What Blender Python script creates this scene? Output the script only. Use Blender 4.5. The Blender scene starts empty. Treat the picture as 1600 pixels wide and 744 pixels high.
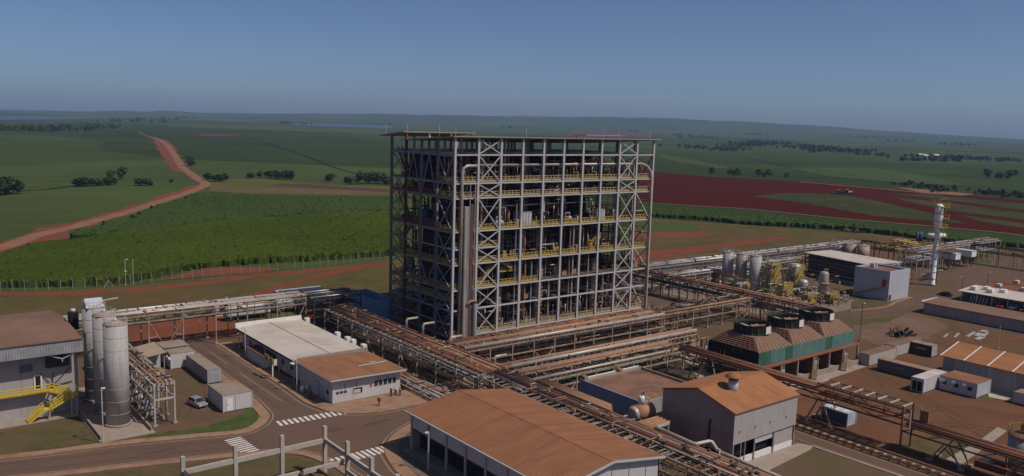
import bpy, bmesh, math, random
from mathutils import Vector, Matrix
from mathutils.geometry import tessellate_polygon

# ---------------------------------------------------------------- camera, world, sun
SC = bpy.context.scene
COL = SC.collection
CAMP = Vector((-104.97, -153.25, 50.0))
cam_d = bpy.data.cameras.new('camera'); cam = bpy.data.objects.new('camera', cam_d); COL.objects.link(cam)
SC.camera = cam
_p, _r, _y = math.radians(7.836), math.radians(1.751), math.radians(-38.413)
_f = Vector((0, math.cos(_p), -math.sin(_p))); _rt = Vector((1, 0, 0)); _up = _rt.cross(_f)
_R = _rt * math.cos(_r) + _up * math.sin(_r); _U = _up * math.cos(_r) - _rt * math.sin(_r)
_m = Matrix((_R, _U, -_f)).transposed()
cam.matrix_world = Matrix.Translation(CAMP) @ (Matrix.Rotation(_y, 3, 'Z') @ _m).to_4x4()
cam_d.sensor_width = 36.0; cam_d.lens = 36.0 * 1323.9 / 1600.0
cam_d.clip_start = 1.0; cam_d.clip_end = 60000.0

SUN = Vector((0.36, -0.63, 1.0)).normalized()
wd = bpy.data.worlds.new('World'); SC.world = wd; wd.use_nodes = True
nt = wd.node_tree; bg = nt.nodes['Background']
sky = nt.nodes.new('ShaderNodeTexSky'); sky.sky_type = 'NISHITA'; sky.sun_disc = False
sky.sun_elevation = math.asin(SUN.z); sky.sun_rotation = math.atan2(SUN.x, SUN.y)
sky.altitude = 300.0; sky.air_density = 0.5; sky.dust_density = 1.4; sky.ozone_density = 5.0
nt.links.new(sky.outputs[0], bg.inputs[0]); bg.inputs[1].default_value = 0.128
sl = bpy.data.lights.new('sun', 'SUN'); sl.energy = 5.0; sl.angle = math.radians(0.5); sl.color = (1.0, 0.92, 0.80)
so = bpy.data.objects.new('sun', sl); COL.objects.link(so); so.rotation_euler = SUN.to_track_quat('Z', 'Y').to_euler()
SC.view_settings.view_transform = 'Standard'; SC.view_settings.look = 'None'
SC.view_settings.exposure = -0.66; SC.view_settings.gamma = 1.0
SC.render.engine = 'CYCLES'
SC.cycles.max_bounces = 5; SC.cycles.diffuse_bounces = 2; SC.cycles.glossy_bounces = 2
SC.cycles.transmission_bounces = 2; SC.cycles.volume_bounces = 0; SC.cycles.transparent_max_bounces = 4

# ---------------------------------------------------------------- materials
MATS = {}
def mat(name, col, rough=0.8, metal=0.0, var=0.25, scale=0.6, bump=0.0, bscale=6.0, rust=None, rscale=0.25, ramt=0.5,
        stripes=None, spec=0.3, streak=False, rmap=None):
    """procedural surface: base colour with two noises, optional wear colour, optional ribs (axis, pitch, depth)"""
    m = bpy.data.materials.new(name); m.use_nodes = True; MATS[name] = m
    t = m.node_tree; N = t.nodes; L = t.links
    b = N['Principled BSDF']; b.inputs['Roughness'].default_value = rough; b.inputs['Metallic'].default_value = metal
    b.inputs['Specular IOR Level'].default_value = spec
    g = N.new('ShaderNodeNewGeometry')
    n1 = N.new('ShaderNodeTexNoise'); n1.inputs['Scale'].default_value = scale; n1.inputs['Detail'].default_value = 6
    n1.inputs['Roughness'].default_value = 0.65
    L.new(g.outputs['Position'], n1.inputs['Vector'])
    r = N.new('ShaderNodeMapRange'); r.inputs[1].default_value = 0.3; r.inputs[2].default_value = 0.7
    r.inputs[3].default_value = 1 - var; r.inputs[4].default_value = 1 + var
    L.new(n1.outputs['Fac'], r.inputs[0])
    mx = N.new('ShaderNodeMix'); mx.data_type = 'RGBA'; mx.blend_type = 'MULTIPLY'; mx.inputs[0].default_value = 1
    mx.inputs[6].default_value = (*col, 1); L.new(r.outputs[0], mx.inputs[7])
    out = mx.outputs[2]
    if rust:
        n2 = N.new('ShaderNodeTexNoise'); n2.inputs['Scale'].default_value = rscale; n2.inputs['Detail'].default_value = 8
        n2.inputs['Roughness'].default_value = 0.7
        if streak or rmap:
            mp = N.new('ShaderNodeMapping'); mp.inputs['Scale'].default_value = rmap or (4, 4, 0.35)
            L.new(g.outputs['Position'], mp.inputs['Vector']); L.new(mp.outputs[0], n2.inputs['Vector'])
        else:
            L.new(g.outputs['Position'], n2.inputs['Vector'])
        r2 = N.new('ShaderNodeMapRange'); r2.inputs[1].default_value = 0.62 - 0.3 * ramt; r2.inputs[2].default_value = 0.78 - 0.2 * ramt
        L.new(n2.outputs['Fac'], r2.inputs[0])
        m2 = N.new('ShaderNodeMix'); m2.data_type = 'RGBA'; L.new(r2.outputs[0], m2.inputs[0]); L.new(out, m2.inputs[6])
        m2.inputs[7].default_value = (*rust, 1); out = m2.outputs[2]
    L.new(out, b.inputs['Base Color'])
    h = None
    if stripes:
        ax, pitch, depth = stripes
        sx = N.new('ShaderNodeSeparateXYZ'); L.new(g.outputs['Position'], sx.inputs[0])
        mm = N.new('ShaderNodeMath'); mm.operation = 'MULTIPLY'; mm.inputs[1].default_value = 2 * math.pi / pitch
        L.new(sx.outputs['XYZ'.index(ax)], mm.inputs[0])
        ms = N.new('ShaderNodeMath'); ms.operation = 'SINE'; L.new(mm.outputs[0], ms.inputs[0]); h = ms.outputs[0]
        bp = N.new('ShaderNodeBump'); bp.inputs['Distance'].default_value = depth; bp.inputs['Strength'].default_value = 1
        L.new(h, bp.inputs['Height']); L.new(bp.outputs[0], b.inputs['Normal'])
    elif bump:
        n3 = N.new('ShaderNodeTexNoise'); n3.inputs['Scale'].default_value = bscale; n3.inputs['Detail'].default_value = 5
        L.new(g.outputs['Position'], n3.inputs['Vector'])
        bp = N.new('ShaderNodeBump'); bp.inputs['Distance'].default_value = bump; bp.inputs['Strength'].default_value = 1
        L.new(n3.outputs['Fac'], bp.inputs['Height']); L.new(bp.outputs[0], b.inputs['Normal'])
    return m

DUST = (0.25, 0.12, 0.065)
M = dict
STEEL = mat('pale_dusty_steel', (0.42, 0.39, 0.38), 0.6, 0, 0.15, 0.4, rust=(0.26, 0.17, 0.12), rscale=0.5, ramt=0.35)
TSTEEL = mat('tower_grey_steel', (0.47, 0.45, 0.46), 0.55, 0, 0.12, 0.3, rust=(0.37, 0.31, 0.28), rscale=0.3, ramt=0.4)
SHADE_STEEL = mat('shaded_side_steel', (0.21, 0.21, 0.24), 0.6, 0, 0.15, 0.4, rust=(0.20, 0.16, 0.15), rscale=0.4, ramt=0.4)  # tower steel repeated darker, shade of the left face put into the colour
CREAM = mat('dusty_cream_yellow', (0.42, 0.33, 0.19), 0.7, 0, 0.2, 0.8, rust=(0.40, 0.27, 0.09), rscale=0.6, ramt=0.5)
RSTEEL = mat('red_primer_steel', (0.16, 0.045, 0.035), 0.7, 0, 0.2, 0.6)
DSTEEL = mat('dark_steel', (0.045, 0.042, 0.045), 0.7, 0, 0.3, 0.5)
RACKST = mat('dusty_rack_steel', (0.34, 0.275, 0.23), 0.7, 0, 0.2, 0.5, rust=(0.24, 0.12, 0.07), rscale=0.45, ramt=0.6)
BROWNST = mat('rusty_brown_steel', (0.17, 0.085, 0.055), 0.8, 0, 0.3, 0.8, rust=(0.10, 0.05, 0.04), rscale=0.6, ramt=0.5)
PIPE_RED = mat('red_dust_pipe', (0.215, 0.082, 0.045), 0.75, 0, 0.25, 0.5, rust=(0.17, 0.07, 0.045), rscale=0.3, ramt=0.5)
PIPE_TAN = mat('tan_dust_pipe', (0.31, 0.18, 0.11), 0.7, 0, 0.2, 0.5, rust=(0.28, 0.13, 0.08), rscale=0.3, ramt=0.5)
PIPE_PALE = mat('pale_insulated_pipe', (0.42, 0.36, 0.315), 0.45, 0.2, 0.15, 0.6, rust=(0.33, 0.2, 0.14), rscale=0.35, ramt=0.4)
PIPE_GREY = mat('grey_pipe', (0.42, 0.42, 0.44), 0.4, 0.3, 0.12, 0.6)
YELLOW = mat('safety_yellow', (0.42, 0.30, 0.075), 0.6, 0, 0.25, 0.8, rust=(0.34, 0.22, 0.08), rscale=0.7, ramt=0.45)
BRIGHTY = mat('bright_yellow_paint', (0.60, 0.42, 0.035), 0.55, 0, 0.12, 0.8, rust=(0.42, 0.28, 0.06), rscale=0.7, ramt=0.3)
RINGRIB = mat('dull_ring_rib', (0.035, 0.055, 0.042), 0.8)
YELDARK = mat('weathered_yellow', (0.36, 0.25, 0.07), 0.7, 0, 0.3, 0.8, rust=(0.25, 0.15, 0.06), rscale=0.6, ramt=0.6)
GRATING = mat('dark_grating', (0.10, 0.085, 0.07), 0.9, 0, 0.3, 0.8)
ROOF_BR = mat('brown_dust_roof_x', (0.275, 0.115, 0.055), 0.85, 0, 0.12, 0.25, rust=(0.20, 0.088, 0.05), rscale=0.5, ramt=0.5, stripes=('Y', 0.5, 0.025), rmap=(0.16, 1.3, 1))
ROOF_BRY = mat('brown_dust_roof_y', (0.275, 0.125, 0.062), 0.85, 0, 0.12, 0.25, rust=(0.20, 0.09, 0.05), rscale=0.5, ramt=0.5, stripes=('X', 0.5, 0.025), rmap=(1.3, 0.16, 1))
ROOF_OR = mat('orange_dust_roof', (0.34, 0.145, 0.06), 0.85, 0, 0.10, 0.2, rust=(0.26, 0.105, 0.05), rscale=0.5, ramt=0.5, stripes=('X', 0.6, 0.02), rmap=(1.2, 0.16, 1))
ROOF_WH = mat('cream_roof', (0.53, 0.46, 0.415), 0.7, 0, 0.06, 0.2, rust=(0.42, 0.35, 0.27), rscale=0.12, ramt=0.5, stripes=('X', 0.6, 0.02))
ROOF_GR = mat('grey_dust_roof', (0.28, 0.22, 0.18), 0.85, 0, 0.12, 0.3, rust=(0.24, 0.13, 0.08), rscale=0.25, ramt=0.5)
ROOF_DK = mat('dull_brown_roof', (0.20, 0.115, 0.08), 0.85, 0, 0.12, 0.2, rust=(0.16, 0.085, 0.06), rscale=0.12, ramt=0.5, stripes=('X', 0.5, 0.02))
WALL_W = mat('white_paint_wall', (0.50, 0.48, 0.49), 0.7, 0, 0.05, 0.5, rust=(0.44, 0.36, 0.32), rscale=0.35, ramt=0.35, streak=True)
WALL_GR = mat('grey_clad_wall', (0.37, 0.34, 0.335), 0.6, 0, 0.06, 0.3, rust=(0.32, 0.26, 0.24), rscale=0.3, ramt=0.4, stripes=('X', 0.4, 0.006), streak=True)
WALL_GY = mat('grey_clad_wall_y', (0.37, 0.33, 0.33), 0.6, 0, 0.06, 0.3, rust=(0.30, 0.22, 0.19), rscale=0.3, ramt=0.4, stripes=('Y', 0.4, 0.006), streak=True)
WALL_BL = mat('blue_grey_cladding', (0.43, 0.44, 0.49), 0.55, 0, 0.06, 0.3, rust=(0.37, 0.36, 0.38), rscale=0.3, ramt=0.35, stripes=('X', 0.5, 0.006), streak=True)
WALL_NV = mat('blue_painted_wall', (0.20, 0.24, 0.36), 0.7, 0, 0.1, 0.4, rust=(0.19, 0.17, 0.21), rscale=0.2, ramt=0.45)
BLUEBOX = mat('blue_tank_wall', (0.21, 0.29, 0.46), 0.6, 0, 0.1, 0.3)
CONC = mat('concrete', (0.31, 0.25, 0.205), 0.9, 0, 0.12, 0.5, rust=(0.28, 0.19, 0.14), rscale=0.3, ramt=0.5, bump=0.01)
CONCP = mat('precast_concrete', (0.42, 0.37, 0.33), 0.9, 0, 0.1, 0.7, rust=(0.32, 0.24, 0.19), rscale=0.6, ramt=0.4, bump=0.01)
SILO = mat('silo_steel', (0.37, 0.345, 0.335), 0.6, 0.0, 0.06, 0.3, rust=(0.26, 0.22, 0.20), rscale=0.4, ramt=0.45, streak=True)
SILOTOP = mat('dusty_silo_top', (0.36, 0.28, 0.23), 0.8, 0, 0.15, 0.8)
GLASS = mat('dark_glass', (0.02, 0.024, 0.03), 0.15, 0, 0.1, 1, spec=0.5)
BLACK = mat('dark_opening', (0.014, 0.013, 0.014), 0.9, 0, 0.2, 1)
WHITE = mat('white_paint', (0.70, 0.68, 0.66), 0.6, 0, 0.06, 0.8)
PALE = mat('pale_sheet_metal', (0.50, 0.50, 0.50), 0.5, 0.1, 0.1, 0.6)
CONT_W = mat('dusty_white_container', (0.42, 0.385, 0.35), 0.7, 0, 0.06, 0.6, rust=(0.33, 0.22, 0.16), rscale=0.5, ramt=0.4, stripes=('X', 0.3, 0.01), streak=True)
CONT_G = mat('grey_container', (0.34, 0.33, 0.35), 0.7, 0, 0.08, 0.6, stripes=('Y', 0.3, 0.03))
CONT_D = mat('dark_grey_container', (0.14, 0.13, 0.155), 0.7, 0, 0.1, 0.6, stripes=('Y', 0.3, 0.03))
CONT_K = mat('charcoal_container', (0.045, 0.045, 0.055), 0.6, 0, 0.1, 0.6, stripes=('Y', 0.3, 0.03))
CT_GREEN = mat('faded_green_panel', (0.03, 0.115, 0.075), 0.6, 0, 0.2, 0.8, rust=(0.16, 0.11, 0.07), rscale=0.6, ramt=0.45, streak=True)
CT_TEAL = mat('faded_teal_panel', (0.075, 0.20, 0.185), 0.6, 0, 0.2, 0.8, rust=(0.20, 0.14, 0.09), rscale=0.6, ramt=0.45, streak=True)
CT_ROOF = mat('weathered_hip_panel', (0.21, 0.115, 0.075), 0.85, 0, 0.15, 0.5, rust=(0.17, 0.12, 0.09), rscale=0.4, ramt=0.5)
CT_FAN = mat('dark_green_fan_ring', (0.026, 0.027, 0.021), 0.7, 0, 0.3, 0.8)
TANK_OR = mat('dusty_orange_tank', (0.36, 0.19, 0.11), 0.7, 0, 0.15, 0.6, rust=(0.25, 0.11, 0.06), rscale=0.5, ramt=0.5)
TARP = mat('grey_tarpaulin', (0.44, 0.43, 0.43), 0.7, 0, 0.3, 0.8, bump=0.05, bscale=1.2)
ORANGE = mat('orange_box_paint', (0.50, 0.09, 0.03), 0.6)
RED = mat('red_paint', (0.45, 0.02, 0.02), 0.4)
# people and vehicles
SKIN = mat('skin', (0.30, 0.16, 0.10), 0.6); HAIR = mat('dark_hair', (0.02, 0.015, 0.01), 0.7)
NAVY = mat('navy_cloth', (0.03, 0.035, 0.06), 0.9); GREYC = mat('grey_cloth', (0.30, 0.29, 0.30), 0.9)
HIVIS = mat('lime_vest', (0.45, 0.55, 0.05), 0.7); BROWNC = mat('brown_cloth', (0.16, 0.06, 0.05), 0.9)
HELM_Y = mat('yellow_helmet', (0.65, 0.42, 0.05), 0.4); HELM_W = mat('white_helmet', (0.7, 0.7, 0.7), 0.4)
BLUEC = mat('blue_cloth', (0.05, 0.08, 0.2), 0.9)
CAR_S = mat('silver_car_paint', (0.42, 0.43, 0.45), 0.25, 0.5, 0.02); CAR_R = mat('red_car_paint', (0.40, 0.015, 0.03), 0.25, 0.1, 0.02)
CAR_K = mat('black_car_paint', (0.02, 0.02, 0.025), 0.25, 0.1, 0.02); CAR_M = mat('maroon_car_paint', (0.20, 0.01, 0.03), 0.25, 0.1, 0.02)
CAR_W = mat('white_car_paint', (0.6, 0.6, 0.6), 0.25, 0.0, 0.02)
TYRE = mat('tyre_rubber', (0.02, 0.02, 0.02), 0.9); CHROME = mat('bright_metal', (0.6, 0.6, 0.62), 0.25, 0.8)
LAMP = mat('lens_plastic', (0.6, 0.6, 0.58), 0.2); LAMPR = mat('red_lens', (0.4, 0.02, 0.02), 0.2)
BARK = mat('bark', (0.09, 0.065, 0.05), 0.95, 0, 0.3, 2)
LEAF = mat('dark_leaves', (0.034, 0.056, 0.02), 0.9, 0, 0.55, 0.35)
LEAF2 = mat('olive_leaves', (0.05, 0.075, 0.026), 0.9, 0, 0.5, 0.35)
# ground
ASPH = mat('dusty_asphalt', (0.128, 0.082, 0.064), 0.95, 0, 0.10, 0.08, rust=(0.145, 0.088, 0.064), rscale=0.06, ramt=0.5, bump=0.004, bscale=30, spec=0.04)
PAVE = mat('dusty_paving', (0.30, 0.185, 0.125), 0.95, 0, 0.12, 0.5, rust=(0.20, 0.115, 0.075), rscale=0.3, ramt=0.5, bump=0.006, bscale=8, spec=0.04)
LINE = mat('faded_line_paint', (0.38, 0.26, 0.19), 0.9, 0, 0.15, 1.0, rust=(0.22, 0.14, 0.10), rscale=0.8, ramt=0.4, spec=0.04)
ZEBRA = mat('zebra_paint', (0.62, 0.58, 0.56), 0.8, 0, 0.06, 1.0, rust=(0.42, 0.33, 0.29), rscale=1.2, ramt=0.35, spec=0.04)
REDDIRT = mat('red_dirt', (0.19, 0.058, 0.032), 0.95, 0, 0.2, 0.12, rust=(0.125, 0.068, 0.038), rscale=0.09, ramt=0.5, bump=0.05, bscale=1.5, spec=0.04)
PALEDIRT = mat('pale_dirt', (0.235, 0.125, 0.078), 0.95, 0, 0.15, 0.1, rust=(0.20, 0.09, 0.055), rscale=0.06, ramt=0.5, bump=0.04, bscale=1.2, spec=0.04)
PLOUGH = mat('ploughed_soil', (0.062, 0.0075, 0.0035), 0.95, 0, 0.18, 0.01, rust=(0.052, 0.010, 0.007), rscale=0.02, ramt=0.5, stripes=('X', 9.0, 0.10), spec=0.04)
GREENB = mat('young_crop', (0.042, 0.050, 0.016), 0.95, 0, 0.25, 0.03, rust=(0.072, 0.048, 0.024), rscale=0.03, ramt=0.4, spec=0.04)
PALEG = mat('pale_green_crop', (0.055, 0.078, 0.026), 0.95, 0, 0.15, 0.02, spec=0.04)
OLIVE = mat('olive_rough_grass', (0.096, 0.076, 0.030), 0.95, 0, 0.25, 0.08, rust=(0.125, 0.068, 0.035), rscale=0.03, ramt=0.5, bump=0.1, bscale=0.8, spec=0.04)
GRASS = mat('dull_grass', (0.092, 0.076, 0.034), 0.95, 0, 0.25, 0.35, rust=(0.125, 0.085, 0.05), rscale=0.2, ramt=0.55, bump=0.03, bscale=4, spec=0.04)
GRASSG = mat('green_grass', (0.062, 0.085, 0.022), 0.95, 0, 0.3, 0.4, rust=(0.10, 0.08, 0.04), rscale=0.4, ramt=0.45, bump=0.03, bscale=4, spec=0.04)
WATER = mat('lake_water', (0.05, 0.08, 0.13), 0.5, 0, 0.05, 0.01, spec=0.5)
def yard_mat():
    m = mat('yard_ground', (0.125, 0.082, 0.055), 0.95, 0, 0.16, 0.1, rust=(0.105, 0.082, 0.042), rscale=0.045, ramt=0.55, bump=0.03, bscale=3, spec=0.04)
    t = m.node_tree; N = t.nodes; L = t.links; b = N['Principled BSDF']
    src = b.inputs['Base Color'].links[0].from_socket
    g = N.new('ShaderNodeNewGeometry'); n = N.new('ShaderNodeTexNoise'); n.inputs['Scale'].default_value = 0.03; n.inputs['Detail'].default_value = 9
    n.inputs['Roughness'].default_value = 0.7
    L.new(g.outputs['Position'], n.inputs['Vector'])
    r = N.new('ShaderNodeMapRange'); r.inputs[1].default_value = 0.50; r.inputs[2].default_value = 0.66; L.new(n.outputs['Fac'], r.inputs[0])
    x = N.new('ShaderNodeMix'); x.data_type = 'RGBA'; L.new(r.outputs[0], x.inputs[0]); L.new(src, x.inputs[6])
    x.inputs[7].default_value = (0.155, 0.072, 0.042, 1); L.new(x.outputs[2], b.inputs['Base Color'])
    return m
YARD = yard_mat()
def field_mat(name, cols, cell, var=0.42):
    """large patchwork of crop fields seen from afar"""
    m = bpy.data.materials.new(name); m.use_nodes = True
    t = m.node_tree; N = t.nodes; L = t.links; b = N['Principled BSDF']; b.inputs['Roughness'].default_value = 0.95
    b.inputs['Specular IOR Level'].default_value = 0.02
    g = N.new('ShaderNodeNewGeometry'); mp = N.new('ShaderNodeMapping'); mp.inputs['Rotation'].default_value = (0, 0, 0.5)
    mp.inputs['Scale'].default_value = (1 / cell, 0.45 / cell, 0); L.new(g.outputs['Position'], mp.inputs['Vector'])
    v = N.new('ShaderNodeTexVoronoi'); v.inputs['Scale'].default_value = 1; v.distance = 'CHEBYCHEV'; L.new(mp.outputs[0], v.inputs['Vector'])
    s = N.new('ShaderNodeSeparateColor'); L.new(v.outputs['Color'], s.inputs[0])
    rp = N.new('ShaderNodeValToRGB'); rp.color_ramp.interpolation = 'CONSTANT'
    e = rp.color_ramp.elements
    e[0].position = 0; e[0].color = (*cols[0], 1); e[1].position = 1.0 / len(cols); e[1].color = (*cols[1], 1)
    for i, c in enumerate(cols[2:], 2):
        k = e.new(i / len(cols)); k.color = (*c, 1)
    L.new(s.outputs[0], rp.inputs[0])
    n = N.new('ShaderNodeTexNoise'); n.inputs['Scale'].default_value = 0.02; n.inputs['Detail'].default_value = 10; n.inputs['Roughness'].default_value = 0.7
    mr = N.new('ShaderNodeMapping'); mr.inputs['Rotation'].default_value = (0, 0, 0.9); mr.inputs['Scale'].default_value = (0.3, 5.0, 1); L.new(g.outputs['Position'], mr.inputs['Vector']); L.new(mr.outputs[0], n.inputs['Vector'])
    r = N.new('ShaderNodeMapRange'); r.inputs[1].default_value = 0.3; r.inputs[2].default_value = 0.7; r.inputs[3].default_value = 1 - var; r.inputs[4].default_value = 1 + var
    n5 = N.new('ShaderNodeTexNoise'); n5.inputs['Scale'].default_value = 0.004; n5.inputs['Detail'].default_value = 3; L.new(g.outputs['Position'], n5.inputs['Vector'])
    av = N.new('ShaderNodeMath'); av.operation = 'MULTIPLY_ADD'; av.inputs[1].default_value = 0.5; L.new(n.outputs['Fac'], av.inputs[0])
    hv = N.new('ShaderNodeMath'); hv.operation = 'MULTIPLY'; hv.inputs[1].default_value = 0.5; L.new(n5.outputs['Fac'], hv.inputs[0]); L.new(hv.outputs[0], av.inputs[2])
    L.new(av.outputs[0], r.inputs[0])
    x = N.new('ShaderNodeMix'); x.data_type = 'RGBA'; x.blend_type = 'MULTIPLY'; x.inputs[0].default_value = 1
    L.new(rp.outputs[0], x.inputs[6]); L.new(r.outputs[0], x.inputs[7]); L.new(x.outputs[2], b.inputs['Base Color'])
    return m
TERR = field_mat('patchwork_fields', [(0.041, 0.060, 0.019), (0.048, 0.069, 0.021), (0.034, 0.051, 0.017), (0.045, 0.067, 0.019), (0.060, 0.080, 0.025), (0.038, 0.058, 0.018)], 520)
def cane_mat(name, a, b_, sc):
    m = bpy.data.materials.new(name); m.use_nodes = True
    t = m.node_tree; N = t.nodes; L = t.links; b = N['Principled BSDF']; b.inputs['Roughness'].default_value = 0.9
    b.inputs['Specular IOR Level'].default_value = 0.04
    g = N.new('ShaderNodeNewGeometry')
    n = N.new('ShaderNodeTexNoise'); n.inputs['Scale'].default_value = sc; n.inputs['Detail'].default_value = 9; n.inputs['Roughness'].default_value = 0.75
    L.new(g.outputs['Position'], n.inputs['Vector'])
    n2 = N.new('ShaderNodeTexNoise'); n2.inputs['Scale'].default_value = 0.012; n2.inputs['Detail'].default_value = 4
    L.new(g.outputs['Position'], n2.inputs['Vector'])
    ad = N.new('ShaderNodeMath'); ad.operation = 'ADD'; L.new(n.outputs['Fac'], ad.inputs[0]); L.new(n2.outputs['Fac'], ad.inputs[1])
    r = N.new('ShaderNodeMapRange'); r.inputs[1].default_value = 0.75; r.inputs[2].default_value = 1.25; L.new(ad.outputs[0], r.inputs[0])
    x = N.new('ShaderNodeMix'); x.data_type = 'RGBA'; L.new(r.outputs[0], x.inputs[0]); x.inputs[6].default_value = (*a, 1); x.inputs[7].default_value = (*b_, 1)
    L.new(x.outputs[2], b.inputs['Base Color'])
    return m
CANE = cane_mat('sugar_cane', (0.030, 0.047, 0.006), (0.060, 0.081, 0.010), 0.5)
CANE2 = cane_mat('darker_sugar_cane', (0.032, 0.052, 0.012), (0.046, 0.070, 0.018), 0.3)
SCRUB = cane_mat('dry_scrub', (0.09, 0.085, 0.03), (0.15, 0.095, 0.05), 0.12)

# ---------------------------------------------------------------- helpers
WM = {}          # world matrices by object
def setup(o, Mx, par=None):
    WM[o] = Mx.copy()
    if par is not None:
        o.parent = par; o.matrix_parent_inverse = WM[par].inverted()
    o.matrix_basis = Mx
    COL.objects.link(o)
    return o
def tag(o, label=None, cat=None, group=None, kind=None):
    if label: o['label'] = label
    if cat: o['category'] = cat
    if group: o['group'] = group
    if kind: o['kind'] = kind
    return o
def thing(name, loc, label, cat, group=None, kind=None):
    o = bpy.data.objects.new(name, None); o.empty_display_size = 0.5
    setup(o, Matrix.Translation(Vector(loc)))
    return tag(o, label, cat, group, kind)

class MB:
    """collects solids for one mesh"""
    def __init__(s): s.v = []; s.f = []; s.sm = []
    def add(s, vs, fs, smooth=False):
        n = len(s.v); s.v += [tuple(v) for v in vs]
        for f in fs: s.f.append(tuple(i + n for i in f)); s.sm.append(smooth)
    def box(s, x0, x1, y0, y1, z0, z1):
        s.add([(x0, y0, z0), (x1, y0, z0), (x1, y1, z0), (x0, y1, z0), (x0, y0, z1), (x1, y0, z1), (x1, y1, z1), (x0, y1, z1)],
              [(3, 2, 1, 0), (4, 5, 6, 7), (0, 1, 5, 4), (1, 2, 6, 5), (2, 3, 7, 6), (3, 0, 4, 7)])
    def bar(s, p, q, w, h=None):
        X = frame(p, q); h = h or w; L = (Vector(q) - Vector(p)).length
        vs = [X @ Vector((a * w / 2, b * h / 2, c * L)) for c in (0, 1) for a, b in ((-1, -1), (1, -1), (1, 1), (-1, 1))]
        s.add(vs, [(3, 2, 1, 0), (4, 5, 6, 7), (0, 1, 5, 4), (1, 2, 6, 5), (2, 3, 7, 6), (3, 0, 4, 7)])
    def tube(s, p, q, r, r2=None, n=8, caps=True):
        X = frame(p, q); r2 = r if r2 is None else r2; L = (Vector(q) - Vector(p)).length
        vs = []
        for k, rr in ((0, r), (1, r2)):
            for i in range(n):
                a = 2 * math.pi * i / n; vs.append(X @ Vector((math.cos(a) * rr, math.sin(a) * rr, k * L)))
        s.add(vs, [(i, (i + 1) % n, n + (i + 1) % n, n + i) for i in range(n)], True)
        if caps:
            m = len(s.v) - 2 * n
            s.f.append(tuple(m + i for i in reversed(range(n)))); s.sm.append(False)
            s.f.append(tuple(m + n + i for i in range(n))); s.sm.append(False)
    def path(s, pts, r, n=8):
        """round pipe along a polyline, mitred at the bends"""
        pts = [Vector(p) for p in pts]; rings = []
        ref = None
        for i, p in enumerate(pts):
            d = ((pts[i] - pts[i - 1]).normalized() if i else Vector()) + ((pts[i + 1] - pts[i]).normalized() if i < len(pts) - 1 else Vector())
            d.normalize()
            if ref is None: ref = d.orthogonal().normalized()
            u = (ref - d * ref.dot(d)).normalized(); w = d.cross(u); ref = u
            rings.append([p + (u * math.cos(2 * math.pi * k / n) + w * math.sin(2 * math.pi * k / n)) * r for k in range(n)])
        vs = [v for R in rings for v in R]; fs = []
        for i in range(len(rings) - 1):
            for k in range(n): fs.append((i * n + k, i * n + (k + 1) % n, (i + 1) * n + (k + 1) % n, (i + 1) * n + k))
        s.add(vs, fs, True)
        m = len(s.v) - len(vs)
        s.f.append(tuple(m + k for k in reversed(range(n)))); s.sm.append(False)
        s.f.append(tuple(m + len(vs) - n + k for k in range(n))); s.sm.append(False)
    def lathe(s, x, y, prof, n=20):
        vs = []; fs = []
        for r, z in prof:
            for i in range(n):
                a = 2 * math.pi * i / n; vs.append((x + math.cos(a) * r, y + math.sin(a) * r, z))
        for j in range(len(prof) - 1):
            for i in range(n): fs.append((j * n + i, j * n + (i + 1) % n, (j + 1) * n + (i + 1) % n, (j + 1) * n + i))
        s.add(vs, fs, True)
        m = len(s.v) - len(vs)
        s.f.append(tuple(m + i for i in reversed(range(n)))); s.sm.append(False)
        s.f.append(tuple(m + len(vs) - n + i for i in range(n))); s.sm.append(False)
    def prism(s, prof, axis, a0, a1):
        """profile in the plane across axis 'X' or 'Y' as (other, z), extruded from a0 to a1"""
        n = len(prof); g = (lambda a, u, z: (a, u, z)) if axis == 'X' else (lambda a, u, z: (u, a, z))
        vs = [g(a0, u, z) for u, z in prof] + [g(a1, u, z) for u, z in prof]
        fs = [(i, (i + 1) % n, n + (i + 1) % n, n + i) for i in range(n)] + [tuple(reversed(range(n))), tuple(range(n, 2 * n))]
        s.add(vs, fs)
    def mesh(s, name, m):
        me = bpy.data.meshes.new(name); me.from_pydata(s.v, [], s.f); me.materials.append(m)
        me.polygons.foreach_set('use_smooth', s.sm); me.update()
        bm = bmesh.new(); bm.from_mesh(me); bmesh.ops.recalc_face_normals(bm, faces=bm.faces); bm.to_mesh(me); bm.free()
        return me
    def build(s, name, m, par=None, loc=None):
        """world-space solids as one object, parented (or top-level with its origin at loc)"""
        if loc is None: loc = WM[par].translation if par is not None else Vector((0, 0, 0))
        loc = Vector(loc)
        s.v = [tuple(Vector(v) - loc) for v in s.v]
        return setup(bpy.data.objects.new(name, s.mesh(name, m)), Matrix.Translation(loc), par)

def frame(p, q):
    p = Vector(p); d = (Vector(q) - p)
    d.normalize()
    x = Vector((0, 0, 1)).cross(d)
    if x.length < 1e-4: x = Vector((1, 0, 0))
    x.normalize(); y = d.cross(x)
    return Matrix.Translation(p) @ Matrix((x, y, d)).transposed().to_4x4()

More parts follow.
